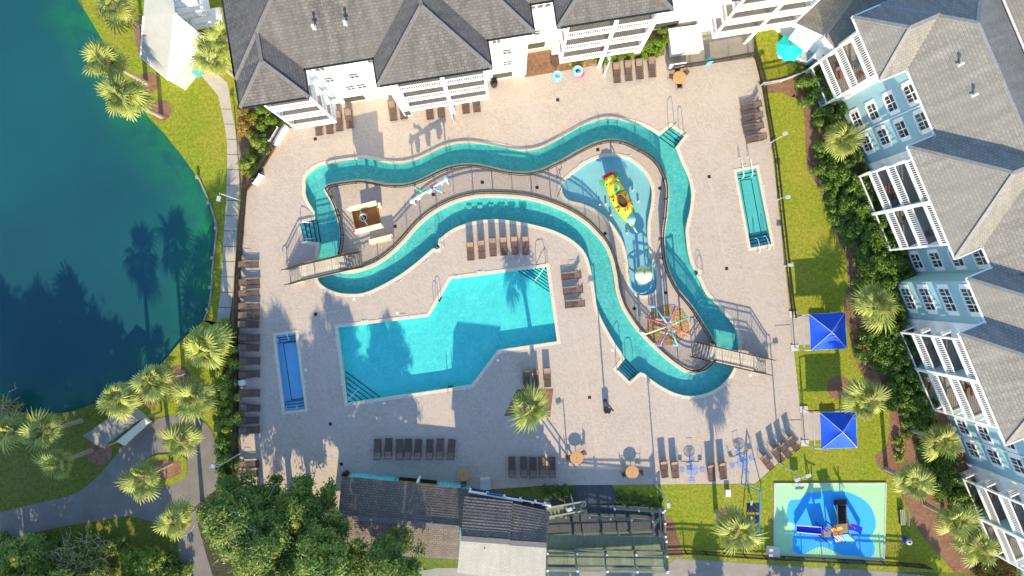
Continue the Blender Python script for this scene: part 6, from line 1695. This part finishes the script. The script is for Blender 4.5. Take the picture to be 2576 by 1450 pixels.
# turquoise parasol beside the garden house
def parasol():
    q = G(1990, 118, 2.5); root = thing('parasol', 'turquoise octagonal parasol on the small lawn at the top right', 'parasol', (q.x, q.y, 0))
    for k in range(8):
        a0, a1 = rad(22.5 + k * 45), rad(22.5 + (k + 1) * 45); A = q + Vector((1.32 * math.cos(a0), 1.32 * math.sin(a0), -.42)); B = q + Vector((1.32 * math.cos(a1), 1.32 * math.sin(a1), -.42)); Mi = (A + B) / 2 - (A + B - 2 * q) * 0.03
        m = MB(); m.face([q, A, Mi]); m.face([q, Mi, B]); m.build('cloth_panel', M_TURQ, root)
        m = MB(); m.tube([q - Vector((0, 0, .03)), A - Vector((0, 0, .03))], 0.015, 5); m.build('rib', M_TRIM, root)
    m = MB(); m.lathe((q.x, q.y, 0), [(0.3, 0), (0.3, .08), (0.03, .1), (0.03, 2.55)], 10); m.build('pole', M_TRIM, root)
    m = MB(); m.lathe(q, [(0.07, 0), (0.05, .06), (0, .07)], 8); m.build('cap', M_TRIM, root)
    box_thing('garden_table', 'cream patio table under the turquoise parasol', 'table', 2000, 140, (1.5, 0.9, 0.7), M_PORCHBOX, rad(-30))
    box_thing('garden_box', 'grey glass topped box right of the turquoise parasol', 'box', 2022, 142, (0.8, 1.4, 0.75), M_GREYMETAL, rad(-30))
    box_thing('gas_bottle', 'white round heater beside the turquoise parasol', 'heater', 1968, 138, (0.5, 0.5, 0.6), M_TRIM, rad(20))
parasol()
bin_can(2275, 1356, 'blue litter bin on the lawn right of the playground', 0.26, M_PLAYBLUE)
def bench(x, y, rz, label):
    root = thing('park_bench', label, 'bench', G(x, y), rz)
    for k in range(3): m = MB(); m.box((-.3 + k * .16 - .0, 0, 0.44), (0.13, 1.5, 0.04)); m.build('seat_slat', M_TIMBER, root, world=False)
    for k in range(2): m = MB(); m.box((0.22 + .03 * k, 0, 0.6 + k * .18), (0.04, 1.5, 0.13)); m.build('back_slat', M_TIMBER, root, world=False)
    for s in (-.6, .6): m = MB(); m.box((-.08, s, .22), (0.5, 0.06, 0.42)); m.build('leg', M_BLACK, root, world=False)
bench(2268, 1298, rad(4), 'grey timber bench on the lawn right of the playground')

# --- switchback boardwalk in front of the road
def boardwalk():
    root = thing('boardwalk', 'switchback timber boardwalk with railings beside the bath house', 'boardwalk', G(1520, 1330))
    def lane(pts, mat, n, along=True):
        """quad a b c d with its own heights; boards run across from a-d to b-c"""
        a, b, c, d = [G(*p) for p in pts]
        m = MB(); dn = Vector((0, 0, -.14)); m.grid([[p + Vector((0, 0, -.03)) for p in (a, b, c, d)], [p + dn for p in (a, b, c, d)]], close=True, cap=True); o = m.build('lane', M_TIMBER, root)
        for k in range(n):
            t0, t1 = (k + 0.05) / n, (k + 0.95) / n
            q = [a + (b - a) * t0, a + (b - a) * t1, d + (c - d) * t1, d + (c - d) * t0]
            m = MB(); m.grid([q, [p + Vector((0, 0, -.028)) for p in q]], close=True, cap=True); m.build('board', mat, o)
        return o
    z1, z2, z3, z4 = 0.35, 1.0, 2.5, 3.1
    lane([(1446, 1221, 0.03), (1540, 1221, 0.03), (1560, 1268, z1), (1446, 1268, z1)], M_SHADEBOARD, 24)
    lane([(1470, 1268, z1), (1664, 1278, z1), (1664, 1296, z1), (1480, 1292, z1)], M_SHADEBOARD, 48)
    lane([(1375, 1318, z2 + .2), (1640, 1304, z1 + .25), (1640, 1330, z1 + .25), (1375, 1342, z2 + .2)], M_SHADEBOARD, 60)
    lane([(1640, 1297, z1), (1664, 1297, z1), (1664, 1332, z1), (1640, 1330, z1 + .2)], M_SHADEBOARD, 6)
    lane([(1378, 1346, z3), (1668, 1352, z3 - .3), (1668, 1384, z3 - .3), (1376, 1380, z3)], M_GREENBOARD, 66)
    lane([(1378, 1384, z4), (1670, 1388, z4), (1672, 1424, z4), (1376, 1420, z4)], M_GREENBOARD, 66)
    def rail(pts, posts):
        P = [G(*p) for p in pts]
        for h, w in ((1.05, 0.16), (0.72, 0.06), (0.4, 0.06)):
            m = MB()
            for a, b in zip(P, P[1:]): m.bar(a + Vector((0, 0, h)), b + Vector((0, 0, h)), w, 0.05)
            m.build('rail', M_GREENBOARD, root)
        for t in range(posts):
            s = t / max(1, posts - 1) * (len(P) - 1); i = min(int(s), len(P) - 2); p = P[i] + (P[i + 1] - P[i]) * (s - i)
            m = MB(); m.box((p.x, p.y, (p.z + 1.12) / 2), (0.14, 0.14, p.z + 1.12)); po = m.build('post', M_TIMBER, root)
            m = MB(); m.box((p.x, p.y, p.z + 1.15), (0.17, 0.17, 0.05)); m.build('post_cap', M_LID, po)
    rail([(1542, 1272, z1), (1662, 1280, z1)], 3); rail([(1480, 1293, z1), (1636, 1303, z1 + .2)], 4)
    rail([(1375, 1342, z2 + .2), (1640, 1333, z1 + .25)], 4); rail([(1376, 1382, z3), (1668, 1386, z3 - .3)], 5); rail([(1376, 1424, z4), (1672, 1428, z4)], 5)
    rail([(1666, 1276, z1), (1668, 1340, z1)], 3); rail([(1670, 1352, z3 - .3), (1674, 1426, z4)], 3)
    # stair that climbs to the upper floor of the bath house
    for i in range(11):
        t = i / 10; x = 1468 - 92 * t; y = 1276 + 16 * t; z = 0.4 + 2.6 * t
        a = G(x, y - 9, z); m = MB(); q = G(x, y, z); m.box(q, (0.32, 1.25, 0.05), rad(-9)); m.build('stair_tread', M_GREENBOARD, root)
    for dy in (-11, 12):
        m = MB(); m.bar(G(1470, 1273 + dy, 0.3) , G(1374, 1290 + dy, 3.0), 0.08, 0.28); m.build('stringer', M_TIMBER, root)
        m = MB(); m.bar(G(1470, 1273 + dy, 1.4), G(1374, 1290 + dy, 4.0), 0.14, 0.06); m.build('stair_rail', M_TIMBER, root)
        for t in (0, .5, 1):
            p = G(1470 - 96 * t, 1273 + dy + 17 * t, 0.3 + 2.7 * t); m = MB(); m.box((p.x, p.y, (p.z + 1.1) / 2), (0.13, 0.13, p.z + 1.1)); m.build('stair_post', M_TIMBER, root)
boardwalk()

# --- timber bulkhead along the lake path
def bulkhead():
    pts = [(497, 447), (512, 480), (525, 510), (537, 547), (544, 575), (539, 612), (535, 650), (531, 687), (530, 724), (527, 749), (522, 779), (510, 807)]
    root = thing('bulkhead', 'grey bulkhead rail with posts along the lake edge', 'bulkhead', G(497, 447))
    P = [G(*p) + Vector((0.12, 0, 0)) for p in pts]
    for a, b in zip(P, P[1:]):
        m = MB(); m.bar(a + Vector((0, 0, .06)), b + Vector((0, 0, .06)), 0.14, 0.12); m.build('cap_rail', M_TIMBER, root)
        m = MB(); m.bar(a + Vector((0, 0, -.35)), b + Vector((0, 0, -.35)), 0.05, 0.7); m.build('sheet_wall', M_TIMBER, root)
    for p in P[::2]:
        m = MB(); m.box(p + Vector((0, 0, .15)), (0.28, 0.28, 0.6)); m.build('pile', M_TIMBER, root)
bulkhead()
# ================================================================== PLANTS
def frond_mesh(seed, L=1.15, droop=0.5, pet=0.95, blades=16):
    """a fan leaf: stalk along +x, folded blades that radiate from its end and droop"""
    rg = random.Random(seed); v = []; f = []
    def add(p): v.append(tuple(p)); return len(v) - 1
    # stalk
    a = [(0, -0.02, 0), (0, 0.02, 0), (pet * .5, 0.018, 0.10 * pet), (pet * .5, -0.018, 0.10 * pet), (pet, -0.014, 0.02), (pet, 0.014, 0.02)]
    i = [add(p) for p in a]; f += [(i[0], i[3], i[2], i[1]), (i[3], i[4], i[5], i[2])]
    for k in range(blades):
        t = k / (blades - 1) * 2 - 1; an = t * rad(118) + rg.uniform(-.05, .05); l = L * (1 - 0.28 * abs(t) ** 1.6) * rg.uniform(.9, 1.08)
        # the outer part of the leaf hangs
        d = Vector((math.cos(an), math.sin(an), 0)); n = Vector((-d.y, d.x, 0)); o = Vector((pet, 0, 0.02)); w = 0.052 * (1.2 - .3 * abs(t))
        pts = []
        for s, ww in ((0.04, 0.25), (0.45, 1.0), (0.75, 0.8), (1.0, 0.05)):
            q = o + d * l * s * (1 - .1 * s); q.z += 0.16 * s - droop * s * s * l * (0.75 + .5 * abs(t)); pts.append((q + n * w * ww - Vector((0, 0, .02 * ww)), q + Vector((0, 0, .025 * ww)), q - n * w * ww - Vector((0, 0, .02 * ww))))
        idx = [[add(p) for p in r] for r in pts]
        for r0, r1 in zip(idx, idx[1:]): f += [(r0[0], r1[0], r1[1], r0[1]), (r0[1], r1[1], r1[2], r0[2])]
    me = bpy.data.meshes.new('frond'); me.from_pydata(v, [], f); me.update(); me.polygons.foreach_set('use_smooth', [True] * len(me.polygons))
    return me
FR = []
for s in range(5):
    me = frond_mesh(s, 1.0 + 0.09 * s, 0.40 + 0.10 * s); me.materials.append(M_PALM); FR.append(me)
OLD = []
for s in range(2):
    me = frond_mesh(20 + s, 0.9, 0.9); me.materials.append(M_PALM2); OLD.append(me)
def trunk_mesh(h, lean, seed):
    rg = random.Random(seed); m = MB(); n = int(h / 0.28); rows = []
    for i in range(n + 1):
        t = i / n; r = 0.17 + 0.06 * (1 - t) ** 3 + (0.05 if t > .8 else 0) + 0.018 * (i % 2); rows.append((Vector((lean[0] * t * t, lean[1] * t * t, h * t)), r))
    m.tube([p for p, r in rows], [r for p, r in rows], 10)
    return m
def palm(crown, h, label, size=1.0, n=31, lean=(0, 0), seed=0, group='cabbage palms around the pool', old=3):
    n += (seed * 7) % 9 - 4; old = old + seed % 3
    rg = random.Random(seed * 31 + 5); c = G(*crown, h); base = Vector((c.x - lean[0], c.y - lean[1], -0.02))
    root = thing('palm_tree', label, 'palm', base, 0, group)
    trunk_mesh(h, lean, seed).build('trunk', M_PALMBARK, root, world=False)
    # old leaf boots under the crown
    bm = MB()
    for k in range(26):
        a = k * 2.4; z = h - 0.1 - k * 0.05; p = Vector((lean[0] * .95, lean[1] * .95, z)); d = Vector((math.cos(a), math.sin(a), .55)); bm.bar(p + d * .15, p + d * .42, 0.09, 0.03)
    bm.build('leaf_boots', M_PALMBARK, root, world=False, kind='stuff')
    a0 = rg.uniform(0, 6.28)
    for k in range(n):
        t = (k + .5) / n; el = rad(80 - 112 * t ** 0.9 + rg.uniform(-16, 16)); az = k * 2.39996 + rg.uniform(-.5, .5)
        me = FR[rg.randrange(5)] if not (k >= n - old) else OLD[k % 2]; s = size * 0.81 * rg.uniform(.66, 1.2) * (1 + .16 * math.cos(az - a0)) * (0.78 if t < .15 else 1)
        o = obj_from(me, 'frond', root, (lean[0], lean[1], h + 0.1 - .25 * t), (rg.uniform(-.35, .35), -el, az), (s, s, s))
        o.rotation_mode = 'XYZ'
PALMS = [((288, 12), 6.0, 'palm at the top edge between the lake and the white lean-to house', 1.15), ((265, 152), 6.6, 'upper palm of the pair leaning over the lake by the white house', 1.2),
    ((308, 246), 6.6, 'lower palm of the pair leaning over the lake by the white house', 1.25), ((538, 152), 5.0, 'palm between the white lean-to house and the big roof', 1.15), ((566, 96), 5.5, 'palm half hidden beside the big roof at the top', 1.0),
    ((516, 880), 5.5, 'large palm beside the yellow green shrubs at the west fence', 1.3), ((386, 958), 5.6, 'palm with a mulch ring on the lower lake bank', 1.2), ((296, 1000), 5.6, 'palm at the water edge above the small grey shelter', 1.15),
    ((494, 1000), 5.0, 'palm between the driveway bend and the yellow green shrubs', 1.2), ((24, 1085), 4.6, 'bluish palm at the left picture edge below the lake', 1.1), ((120, 1085), 4.8, 'palm left of the small grey shelter', 1.1),
    ((147, 1165), 4.8, 'palm with yellowing fronds left of the driveway', 1.0), ((452, 1108), 4.6, 'upper palm on the mulched driveway island', 1.15), ((354, 1205), 4.6, 'lower palm leaning out of the driveway island', 1.1),
    ((446, 1312), 5.0, 'palm at the bottom of the driveway beside the oak', 1.15), ((2120, 350), 3.6, 'topmost palm in the hedge along the blue block', 1.15), ((2206, 768), 4.2, 'large palm in the hedge right of the upper blue canopy', 1.3),
    ((2176, 1008), 4.6, 'palm between the two blue canopies', 1.25), ((2366, 1108), 4.6, 'palm in the hedge at the lower balconies of the blue block', 1.2), ((2296, 1212), 4.4, 'palm on the mulch right of the playground top', 1.15),
    ((2402, 1308), 4.6, 'palm on the mulch at the lower right', 1.2), ((2460, 1372), 4.8, 'palm nearest the bottom right corner', 1.15), ((1335, 1030), 5.2, 'single palm in the mulch diamond below the main pool', 1.25), ((1855, 1342), 5.2, 'single palm in a mulch ring on the lawn left of the swing set', 1.2)]
LEAN = {22: (-0.9, 0.5), 23: (0.35, -0.25), 12: (0.3, 0.2), 13: (-0.5, -0.3)}
for i, (c, h, lab, s) in enumerate(PALMS): palm(c, h, lab, s, seed=i, lean=LEAN.get(i, (0, 0)), old=9 if i == 11 else 2)

gt = 'broadleaf trees along the bottom left'
def leaf_cloud(centres, n, size, rg, mats_flat=0.55, fuzz=0.16):
    """leaves scattered near the surface of overlapping lumps; returns vertex and face arrays of small folded quads"""
    C = np.array([(c[0], c[1], c[2]) for c in centres]); R = np.array([c[3] for c in centres]); wt = R ** 2; wt = wt / wt.sum()
    k = rg.choice(len(C), n, p=wt)
    d = rg.normal(size=(n, 3)); d /= np.linalg.norm(d, axis=1)[:, None]; d[:, 2] = np.where(d[:, 2] < -.25, -d[:, 2], d[:, 2])
    rr = R[k] * np.clip(0.88 + fuzz * rg.normal(size=n), 0.25, 1.9); ax = rg.uniform(.65, 1.35, (len(C), 3))[k]; P = C[k] + d * rr[:, None] * ax * np.array([1, 1, .8])
    nr = d * 0.7 + rg.normal(size=(n, 3)) * 0.55 + np.array([0, 0, mats_flat]); nr /= np.linalg.norm(nr, axis=1)[:, None]
    a = rg.normal(size=(n, 3)); t = np.cross(nr, a); t /= np.linalg.norm(t, axis=1)[:, None]; b = np.cross(nr, t)
    s = size * rg.uniform(.6, 1.3, n)[:, None]
    V = np.stack([P - t * s, P + b * s * .45 + nr * s * .12, P + t * s, P - b * s * .45 + nr * s * .12], 1).reshape(-1, 3)
    F = np.arange(n * 4).reshape(-1, 4)
    return V, F
def cloud_obj(name, V, F, mat, parent=None, off=None, kind=None):
    me = bpy.data.meshes.new(name)
    if off is not None: V = V - np.array(off)
    me.vertices.add(len(V)); me.vertices.foreach_set('co', V.astype(np.float32).ravel())
    n = len(F); me.loops.add(n * 4); me.loops.foreach_set('vertex_index', F.astype(np.int32).ravel()); me.polygons.add(n); me.polygons.foreach_set('loop_start', np.arange(0, n * 4, 4, dtype=np.int32))
    me.update(); me.validate(); me.materials.append(mat); o = bpy.data.objects.new(name, me); link(o, parent)
    if kind: o['kind'] = kind
    return o
def broad_tree(base, h, R, label, seed, mat=None, mat2=None, leaves=16000, size=0.145, group=None, lumps=68, squash=0.75, twigs=0):
    rg = np.random.default_rng(seed); rr = random.Random(seed); bx, by = base.x, base.y
    root = thing('broadleaf_tree', label, 'tree', (bx, by, -0.02), 0, group)
    cz = h - R * squash; cs = []
    for k in range(lumps):
        a = rr.uniform(0, 6.283); q = R * math.sqrt(rr.random()) * .92; t = rr.random() ** .75; zt = h * (1 - .30 * (q / R) ** 2); zb = .40 if group == gt else .24; z = h * zb + (zt - h * zb - R * .12) * t; q *= (.72 + .28 * math.sin(math.pi * min(1, t + .25))); cs.append((q * math.cos(a), q * math.sin(a), z, R * rr.uniform(.11, .23)))
    m = MB(); r0 = 0.10 + h * .022
    m.tube([(0, 0, 0), (0.1, 0.05, h * .2), (0.0, 0.1, h * .42), (0.05, 0, cz)], [r0 * 1.3, r0, r0 * .8, r0 * .5], 10); m.build('trunk', M_BARK, root, world=False)
    lm = MB()
    for c in cs[::4]:
        s = Vector((0, 0.05, h * rr.uniform(.28, .5))); e = Vector(c[:3]); md = (s + e) / 2 + Vector((rr.uniform(-.3, .3), rr.uniform(-.3, .3), .3)); lm.tube([s, md, e], [r0 * .45, r0 * .28, r0 * .08], 6)
    lm.build('limbs', M_BARK, root, world=False, kind='stuff')
    leaves = int(leaves * (1.55 if group == gt else 1.25)); n2 = int(leaves * .36)
    V, F = leaf_cloud(cs, leaves - n2, size, rg, fuzz=.34); cloud_obj('crown', V, F, mat or M_OAK, root)
    hi = [(c[0], c[1], c[2] + c[3] * .25, c[3] * .95) for c in cs if rr.random() < .5]
    V, F = leaf_cloud(hi, n2, size * .95, rg, fuzz=.34); cloud_obj('crown', V, F, mat2 or M_OAK2, root)
    if twigs:
        t = MB()
        for k in range(twigs):
            c = cs[rr.randrange(len(cs))]; p = Vector(c[:3]) + Vector((rr.uniform(-.6, .6), rr.uniform(-.6, .6), c[3] * .95)); d = Vector((rr.uniform(-1, 1), rr.uniform(-1, 1), rr.uniform(-.1, .4))).normalized()
            for j in range(4):
                e = p + (d + Vector((rr.uniform(-.6, .6), rr.uniform(-.6, .6), rr.uniform(-.2, .2)))).normalized() * rr.uniform(.4, .9); t.tube([p, e], [0.028, 0.008], 4); p = p.lerp(e, .7)
        t.build('bare_twigs', M_TWIG, root, world=False, kind='stuff')
    return root
def tree_at(crown, h, R, label, seed, **kw):
    c = G(*crown, h - R * .4); return broad_tree(Vector((c.x, c.y, 0)), h, R, label, seed, **kw)
tree_at((585, 1325), 8.4, 3.9, 'tall green broadleaf tree nearest the driveway palm', 1, leaves=20000, group=gt, twigs=26)
tree_at((735, 1300), 6.6, 3.8, 'tall green broadleaf tree at the left end of the pool bar', 2, leaves=22000, group=gt, twigs=8)
tree_at((660, 1420), 9.6, 4.0, 'green broadleaf tree at the bottom edge below the driveway palm', 3, leaves=18000, group=gt, twigs=16)
tree_at((808, 1432), 10.4, 3.5, 'green broadleaf tree at the bottom edge behind the pool bar', 4, leaves=16000, group=gt)
tree_at((965, 1462), 9.8, 3.1, 'small broadleaf tree at the bottom edge behind the middle of the pool bar', 5, leaves=13000, group=gt)
tree_at((340, 1425), 4.2, 2.0, 'bright young tree at the bottom edge below the driveway fork', 6, leaves=7000, group=gt, mat=M_SHRUB)
tree_at((55, 1420), 5.0, 2.9, 'dark green tree in the bottom left corner', 7, leaves=12000, group=gt)
tree_at((195, 1405), 3.6, 2.3, 'thinning tree with bare grey twigs at the bottom left', 8, leaves=3500, group=gt, twigs=90)
tree_at((10, 1040), 2.2, 1.7, 'bare greyish shrub at the left edge on the lake shore', 9, leaves=1500, group=gt, twigs=50)
# tall trees south of the frame: their shadows reach over the lake, the road and the deck
gs = 'tall trees south of the pool grounds'
for k, (x, y, h, R) in enumerate(((80, 1500, 13.6, 4.8), (215, 1495, 14.8, 4.6), (320, 1530, 12.4, 4.6), (-10, 1540, 13.0, 4.2), (400, 1640, 8.6, 2.4))):
    q = G(x, y); broad_tree(Vector((q.x, q.y, 0)), h, R, f'tall broadleaf tree south of the driveway, {ORD[k]} counted from the lake', 40 + k, leaves=13000, size=0.26, group=gs, squash=1.5, lumps=60)
for k, (x, y, h, R) in enumerate(((1420, 1610, 5.2, 2.2), (1600, 1640, 5.6, 2.4), (1790, 1600, 4.6, 2.0), (1980, 1590, 5.2, 2.0), (2140, 1600, 4.9, 2.2), (2330, 1610, 5.4, 2.4), (2500, 1600, 5.0, 2.2))):
    q = G(x, y); broad_tree(Vector((q.x, q.y, 0)), h, R, f'roadside tree below the bottom road, {ORD[k]} from the left', 60 + k, leaves=4500, size=0.22, group=gs, lumps=40)

# --- hedges and shrubs
def hedge(name, label, blobs, h, mat, leaves, size, seed, cat='hedge', group=None, mat2=None):
    rg = np.random.default_rng(seed); rr = random.Random(seed); cs = []
    q0 = G(blobs[0][0], blobs[0][1]); root = thing(name, label, cat, q0, 0, group)
    st = MB()
    for x, y, r in blobs:
        R = r * (1.18 if r > 20 else 1.32) / 26.0; n = max(5, int(R * R * 7.5))
        for k in range(n):
            a = rr.uniform(0, 6.283); d = R * math.sqrt(rr.random()); hh = h * rr.uniform(.62, 1.05) * (1 - .25 * (d / R) ** 2); s = rr.uniform(.28, .50) * min(1, R)
            c = G(x, y); px, py = c.x + d * math.cos(a), c.y + d * math.sin(a); cs.append((px, py, hh - s * .7, s)); cs.append((px, py, max(.15, hh * .4 - s * .3), s * 1.1))
            st.tube([(px, py, 0), (px + .05, py, hh * .8)], [0.03, 0.015], 5)
    V, F = leaf_cloud(cs, leaves, size, rg); leaves = int(leaves * 1.0); n2 = int(leaves * .70)
    cloud_obj('foliage', V[:n2 * 4], F[:n2], mat, root, q0)
    cloud_obj('foliage', V[n2 * 4:], F[:leaves - n2], mat2 or mat, root, q0)
    st.build('stems', M_BARK, root, kind='stuff')
gh = 'glossy hedge along the blue apartment block'
hedge('hedge', 'inner row of the hedge close under the upper windows of the blue block', [(2100, 335, 26), (2128, 405, 28), (2160, 455, 28), (2185, 520, 28)], 1.5, M_HEDGE, 9000, .12, 31, group=gh, mat2=M_SHRUB)
hedge('hedge', 'inner row of the hedge close under the double balconies', [(2222, 585, 28), (2250, 640, 26), (2160, 700, 24), (2215, 728, 30), (2250, 770, 28)], 1.5, M_HEDGE, 9500, .12, 32, group=gh, mat2=M_SHRUB)
hedge('hedge', 'inner row of the hedge close under the long lower balconies', [(2262, 835, 26), (2298, 935, 24), (2318, 1005, 24), (2330, 1085, 26), (2355, 1125, 26), (2312, 1140, 18)], 1.5, M_HEDGE, 10500, .12, 33, group=gh, mat2=M_SHRUB)
hedge('hedge', 'last bushes of the hedge at the bottom right balconies', [(2420, 1298, 26), (2440, 1340, 26), (2465, 1390, 22), (2415, 1265, 18)], 1.4, M_HEDGE, 6500, .12, 34, group=gh, mat2=M_OAK2)
hedge('hedge', 'top stretch of the glossy hedge beside the first balconies', [(2032, 215, 26), (2052, 262, 30), (2072, 310, 24), (2100, 285, 20)], 1.7, M_HEDGE, 9000, .12, 1, group=gh, mat2=M_SHRUB)
hedge('hedge', 'second stretch of the hedge below the topmost palm', [(2070, 385, 22), (2085, 430, 34), (2110, 470, 36), (2140, 500, 34)], 1.7, M_HEDGE, 11000, .12, 2, group=gh, mat2=M_SHRUB)
hedge('hedge', 'broad middle stretch of the hedge under the double balconies', [(2105, 530, 28), (2150, 555, 42), (2190, 590, 36), (2150, 605, 30), (2195, 640, 42)], 1.8, M_HEDGE, 15000, .12, 3, group=gh, mat2=M_SHRUB)
hedge('hedge', 'stretch of the hedge above the large palm by the upper canopy', [(2165, 660, 24), (2205, 685, 40), (2240, 660, 26), (2270, 690, 24)], 1.7, M_HEDGE, 9000, .12, 4, group=gh, mat2=M_SHRUB)
hedge('hedge', 'stretch of the hedge right of the upper blue canopy', [(2215, 840, 40), (2180, 870, 32), (2225, 890, 42), (2265, 880, 28)], 1.7, M_HEDGE, 12000, .12, 5, group=gh, mat2=M_SHRUB)
hedge('hedge', 'narrow stretch of the hedge between the canopies and the long balconies', [(2250, 940, 38), (2275, 985, 38), (2290, 1030, 34), (2240, 1000, 24), (2310, 1065, 26)], 1.7, M_HEDGE, 12000, .12, 6, group=gh, mat2=M_SHRUB)
hedge('hedge', 'lowest stretch of the hedge beside the bottom right balconies', [(2345, 1185, 34), (2375, 1215, 38), (2395, 1255, 30), (2340, 1235, 22), (2370, 1160, 24)], 1.7, M_HEDGE, 10000, .12, 7, group=gh, mat2=M_SHRUB)
hedge('hedge', 'brownish bushes in the bottom right corner', [(2520, 1400, 34), (2560, 1380, 32), (2490, 1430, 26), (2555, 1440, 26), (2475, 1455, 24)], 1.5, M_RUSTLEAF, 9000, .12, 8, cat='bush', mat2=M_OAK)
hedge('hedge', 'bright green shrubs in the bed under the white block balconies', [(1530, 150, 14), (1560, 140, 18), (1595, 130, 20), (1630, 118, 22), (1655, 105, 18), (1650, 130, 16)], 1.1, M_SHRUB, 9000, .10, 9, mat2=M_SHRUB)
hedge('shrub', 'small bright shrubs beside the white lamp post', [(1508, 152, 10), (1520, 146, 9)], 0.8, M_SHRUB, 1800, .09, 10, cat='shrub')
hedge('shrub', 'yellow green grass clump behind the aqua and pink swim rings', [(1452, 162, 11)], 0.6, M_PALM2, 900, .10, 11, cat='shrub')
hedge('shrub', 'bright green shrub at the corner of the white block', [(672, 302, 26), (700, 315, 14), (655, 285, 12)], 1.3, M_SHRUB, 6000, .10, 12, cat='shrub')
hedge('shrub', 'rusty orange shrub at the corner of the white block', [(618, 302, 20), (628, 325, 16), (610, 285, 12)], 1.2, M_RUSTLEAF, 4500, .10, 13, cat='shrub', mat2=M_OAK2)
hedge('shrub', 'round green shrub above the lake path gate', [(652, 378, 26), (665, 365, 16)], 1.3, M_OAK2, 6000, .10, 14, cat='shrub', mat2=M_SHRUB)
hedge('shrub', 'round green shrub beside the lake path gate', [(625, 420, 22), (635, 405, 16)], 1.3, M_OAK2, 5500, .10, 15, cat='shrub', mat2=M_SHRUB)
hedge('hedge', 'tall yellow green shrubs along the west fence above the lamp post', [(572, 840, 24), (580, 870, 22), (572, 910, 24), (582, 950, 22), (575, 990, 26), (560, 1030, 26), (575, 1060, 24)], 1.8, M_OAK2, 15000, .13, 16, mat2=M_SHRUB)
hedge('hedge', 'dark green clipped hedge along the west fence below the lamp post', [(578, 1110, 16), (578, 1140, 17), (577, 1170, 17), (576, 1200, 17), (575, 1225, 16)], 1.4, M_OAK, 6500, .10, 17)
hedge('shrub', 'grey green thicket in the bottom left corner below the driveway', [(40, 1440, 34), (110, 1430, 34), (180, 1445, 32), (255, 1440, 30), (400, 1445, 26), (465, 1420, 22)], 1.6, M_OAK, 12000, .14, 28, cat='shrub', mat2=M_OAK2)
hedge('shrub', 'low ground cover at the bottom left under the trees', [(140, 1385, 24), (250, 1395, 26), (300, 1370, 18), (100, 1370, 18), (420, 1400, 24), (450, 1440, 26), (20, 1375, 22)], 0.9, M_OAK, 11000, .13, 18, cat='shrub', mat2=M_OAK2)
hedge('shrub', 'dark shrubs in the planted square left of the boardwalk', [(1385, 1236, 13), (1410, 1235, 13), (1432, 1236, 12)], 0.6, M_OAK, 2500, .10, 19, cat='shrub')
hedge('shrub', 'dark shrubs along the north edge of the boardwalk', [(1560, 1254, 12), (1590, 1256, 12), (1620, 1258, 12), (1650, 1260, 12)], 0.6, M_OAK, 2800, .10, 20, cat='shrub')
hedge('shrub', 'small bright seedlings on the mulch above the playground palm', [(2252, 1110, 9), (2262, 1130, 9), (2275, 1095, 8), (2290, 1085, 8), (2258, 1150, 8)], 0.6, M_SHRUB, 1600, .09, 21, cat='shrub', mat2=M_PALM)
